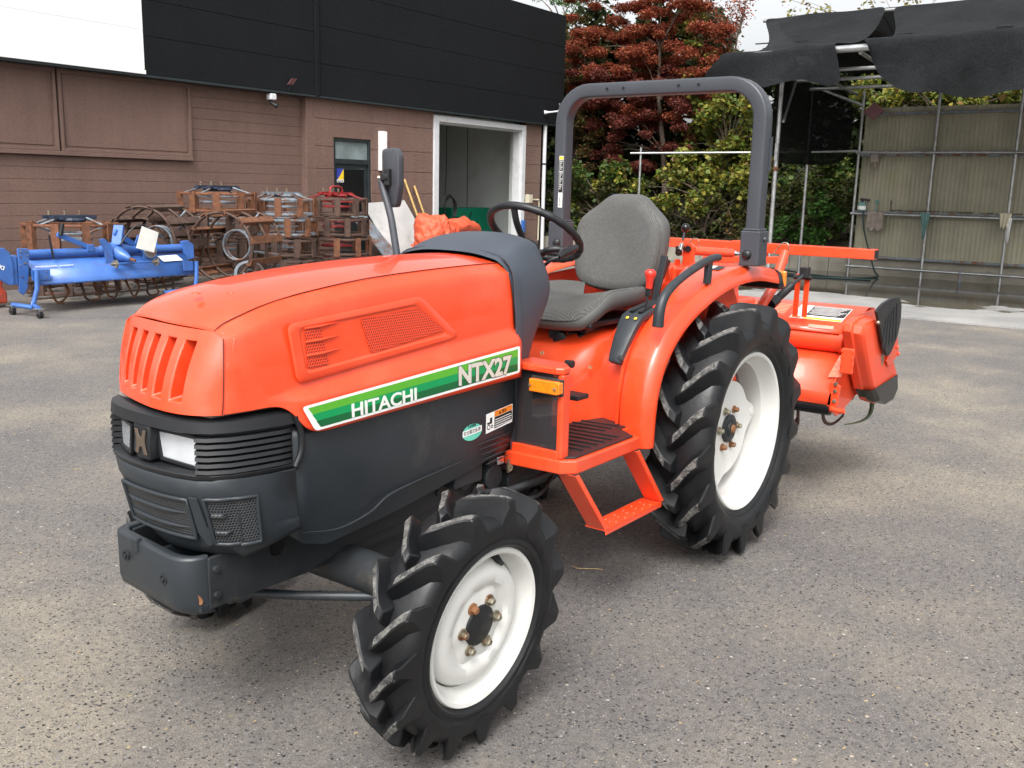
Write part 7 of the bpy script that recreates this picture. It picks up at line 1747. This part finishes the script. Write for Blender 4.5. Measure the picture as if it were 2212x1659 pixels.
# sparse red twigs at the top right of the maple
tw = clump_px([(1560, 20), (1590, 10), (1610, 40), (1580, 60), (1550, 90), (1600, 0), (1530, 60), (1570, 110), (1545, 30), (1520, 90), (1505, 40), (1620, -10)], X1-.3, .26, .3, 2, 8)
pb = pt(1545, 470, 'x', X1-.3); pb.z = 0
tree('maple_tree', tuple(pb), 'thin sparse tree with red tips against the white sky', 'tree', [tuple(pb), (pb.x, pb.y, 2.2), (pb.x, pb.y+.1, 3.6), (pb.x, pb.y+.25, 4.9)], [(tw, .06, 'leaf_red', 900, .8, 1.3), (clump_px([(1500, 110), (1530, 140), (1490, 60), (1520, 20), (1510, 170), (1545, 180)], X1-.1, .26, .3, 2, 9), .085, 'leaf_vine', 1100, .8, 1.2)], limb_r=.030, seed=3)
# conifers
cpts = [(1236, y) for y in range(60, 430, 36)]+[(1270, y) for y in range(120, 430, 40)]+[(1300, y) for y in range(330, 420, 40)]
pb = pt(1240, 470, 'x', -17.8); pb.z = 0
tree('conifer', tuple(pb), 'tall brownish green conifer at the corner of the black fascia', 'tree', [tuple(pb), (pb.x, pb.y, 2.0), (pb.x, pb.y, 4.2)], [(clump_px(cpts, -17.8, .30, .3, 2, 5), .10, 'leaf_brown', 2400, .5, 3.0)], limb_r=.08, seed=4)
pb = pt(1590, 470, 'x', -20); pb.z = 0
tree('conifer', tuple(pb), 'green pine top left of the shade canopy against the sky', 'tree', [tuple(pb), (pb.x, pb.y, 2.5), (pb.x, pb.y, 4.6)], [(clump_px([(1582, 165), (1560, 190), (1600, 190), (1570, 150), (1620, 150), (1590, 200), (1550, 215)], -20, .26, .25, 1, 6), .12, 'leaf_bright', 1300, .7, 3.5)], limb_r=.06, seed=5)
pb = pt(1205, 470, 'x', -20.5); pb.z = 0
tree('conifer', tuple(pb), 'green tree top showing above the end of the black fascia', 'tree', [tuple(pb), (pb.x, pb.y, 2.5), (pb.x, pb.y, 6)], [(clump_px([(1180, -5), (1205, 0), (1225, 10), (1230, 40), (1160, -20), (1245, -10), (1225, 90), (1235, 140)], -20.5, .34, .3, 1, 6), .12, 'leaf_bright', 1100, .7, 3.0)], limb_r=.08, seed=6)
# vine covered bank
vp = [(1500, 210), (1520, 250), (1490, 300), (1540, 215), (1560, 260), (1580, 225), (1610, 240), (1600, 280), (1550, 300), (1500, 350), (1530, 340), (1570, 330), (1610, 320), (1470, 350), (1480, 390), (1520, 390), (1560, 380), (1600, 380), (1620, 360), (1640, 260), (1650, 300), (1645, 350), (1630, 210)]
pb = pt(1540, 470, 'x', -16.6); pb.z = 0
tree('vine_thicket', tuple(pb), 'yellow green vine covered thicket inside the right side of the roll bar', 'shrub', [tuple(pb), (pb.x, pb.y, 1.2), (pb.x-.1, pb.y+.2, 2.4)], [(clump_px(vp, -16.6, .27, .35, 2, 12), .095, 'leaf_vine', 2400, .9, .95)], limb_r=.04, seed=7)
sp_ = [(px, py) for px in range(1190, 1500, 38) for py in range(380, 560, 34)]
pb = pt(1300, 520, 'x', -16.4); pb.z = 0
tree('vine_thicket', tuple(pb), 'green vines spreading over the bank left of the seat back', 'shrub', [tuple(pb), (pb.x, pb.y, .8), (pb.x, pb.y-.2, 1.4)], [(clump_px([q for q in sp_ if q[0] < 1400], -16.4, .25, .35, 1, 13), .10, 'leaf_green', 2000, .9, .95), (clump_px([(1240, 440), (1290, 400), (1340, 430), (1260, 500), (1330, 380)], -16.1, .22, .3, 2, 14), .11, 'leaf_vine', 1000, .9, .95)], limb_r=.03, seed=8)
pb = pt(1520, 520, 'x', -16.2); pb.z = 0
tree('vine_thicket', tuple(pb), 'yellow flecked vines behind the right edge of the seat', 'shrub', [tuple(pb), (pb.x, pb.y, .7), (pb.x, pb.y+.2, 1.3)], [(clump_px([(px, py) for px in range(1400, 1640, 40) for py in range(390, 470, 30)], -16.2, .24, .35, 1, 15), .09, 'leaf_vine', 2600, .9, .95), (clump_px([(px, py) for px in range(1400, 1640, 40) for py in range(460, 520, 30)], -16.2, .2, .35, 1, 16), .09, 'leaf_brown', 700, .9, 1.4)], limb_r=.03, seed=9)
pb = pt(1750, 560, 'x', -16.3); pb.z = 0
tree('shrub', tuple(pb), 'bright green feathery shrub below the side net', 'shrub', [tuple(pb), (pb.x, pb.y, .5), (pb.x, pb.y, 1.0)], [(clump_px([(1690, 480), (1720, 460), (1750, 490), (1780, 450), (1800, 490), (1740, 510), (1700, 510), (1770, 520), (1810, 470), (1690, 500)], -16.2, .24, .3, 2, 17), .10, 'leaf_bright', 1300, .8, 1.8)], limb_r=.025, seed=10)
pb = pt(1650, 560, 'x', -16.9); pb.z = 0
tree('shrub', tuple(pb), 'dark evergreen shrub behind the two canopy posts', 'shrub', [tuple(pb), (pb.x, pb.y, .8), (pb.x, pb.y, 1.6)], [(clump_px([(px, py) for px in range(1620, 1850, 40) for py in range(340, 470, 34)], -16.9, .29, .3, 1, 18), .10, 'leaf_green', 2000, .9, 1.0)], limb_r=.03, seed=11)
pb = pt(2000, 560, 'x', -17.0); pb.z = 0
tree('vine_thicket', tuple(pb), 'yellow green leaves showing between the canopy and the shed panels', 'shrub', [tuple(pb), (pb.x, pb.y, 1.5), (pb.x, pb.y, 2.8)], [(clump_px([(px, py) for px in range(1850, 2260, 34) for py in (185, 205, 225)], -17.0, .24, .3, 1, 19), .12, 'leaf_vine', 1000, .8, .95)], limb_r=.04, seed=12)
pb = pt(1900, 560, 'x', -21); pb.z = 0
tree('sparse_tree', tuple(pb), 'sparse pale leaved tree tips above the canopy ridge', 'tree', [tuple(pb), (pb.x, pb.y, 3.0), (pb.x, pb.y, 5.0)], [(clump_px([(1710, 25), (1730, 45), (1760, 35), (1820, 35), (1850, 20), (1780, 15), (1910, 8), (1950, 5), (1700, 5), (1750, 10), (1990, 0), (2040, -8), (1880, 12)], -21, .24, .2, 1, 20), .12, 'leaf_pale', 330, .8, 1.5)], limb_r=.04, seed=13)
rg = random.Random(31)
cl = [(tuple(pt(rg.uniform(1170, 1860), rg.uniform(395, 548), 'x', rg.uniform(-16.9, -15.85))), rg.uniform(.12, .22)) for k in range(230)]
o = leaves('ground_cover', cl, .085, 'leaf_cover', None, 2400, .8, 41, 1.0); tag(o, 'dense green and brown ground cover over the bank below the vines', 'ground cover', kind='stuff')
# dry twigs at the foot of the bank
b = MB(); rg = random.Random(4)
for k in range(150):
    p = pt(rg.uniform(1400, 1700), rg.uniform(440, 540), 'x', -15.9+rg.uniform(-.3, .2)); d = V((rg.uniform(-.1, .1), rg.uniform(-.35, .35), rg.uniform(-.15, .35))); b.tube([p, p+d*.5+V((0, 0, .03)), p+d], [.006, .005, .002], 4)
o = b.build('dry_twigs', 'bark'); tag(o, 'tangle of dry brown twigs along the foot of the bank', 'twigs', kind='stuff')
# dark wood behind everything
rg = random.Random(9); cl = []
for k in range(1000):
    y = rg.uniform(-16, 6); top = 6.0 if y < -8.6 else (4.4 if y < -7.2 else 4.7)
    cl.append(((rg.uniform(-20.5, -18.6), y, rg.uniform(0, top)), rg.uniform(.4, .6)))
o = leaves('woodland', cl, .21, 'leaf_dark', None, 420, .9, 77, 1.2); tag(o, 'dark mass of woodland foliage behind the trees and shed', 'woodland', kind='stuff')
b = MB(); b.add([(-15.6, -20, .30), (-15.6, 8, .30), (-17.5, 8, .95), (-17.5, -20, .95), (-22, 8, 2.6), (-22, -20, 2.6), (-60, 8, 3), (-60, -20, 3)], [(0, 1, 2, 3), (3, 2, 4, 5), (5, 4, 6, 7)]); o = b.build('bank', 'soil'); tag(o, 'earth bank rising under the trees', kind='structure')

# ---- loose straw and chips on the asphalt ----------------------------------------------
rg = random.Random(21); b = MB()
for k in range(420):
    x = rg.uniform(-7, 3.3); y = rg.uniform(-6, 2.0)
    a = rg.uniform(0, PI); L_ = rg.uniform(.004, .014) if rg.random() < .9 else rg.uniform(.02, .05); w_ = rg.uniform(.0012, .003)
    b.bar((x, y, .0035), (x+L_*math.cos(a), y+L_*math.sin(a), .0035+rg.uniform(0, .003)), w_, .002)
o = b.build('straw_bits', 'straw'); tag(o, 'tiny bits of straw and husk scattered on the asphalt', 'straw', kind='stuff')
b = MB()
for k in range(900):
    x = rg.uniform(-5, 3.3); y = rg.uniform(-5, 2.0); s = rg.uniform(.0022, .0055)
    b.ball((x, y, s*.25), s, 5, 0, (1, rg.uniform(.6, 1), .55))
o = b.build('loose_grit', 'grit'); tag(o, 'loose pale grit lying on the asphalt', 'grit', kind='stuff')
p = pt(1235, 1222, 'z', .004); b = MB(); b.tube(cr([p, p+V((.02, .05, .008)), p+V((-.03, .10, .004)), p+V((-.03, .13, .006))], 4), .0018, 5); o = b.build('straw_stalk', 'straw'); tag(o, 'single bent straw stalk lying between the two near wheels', 'straw')
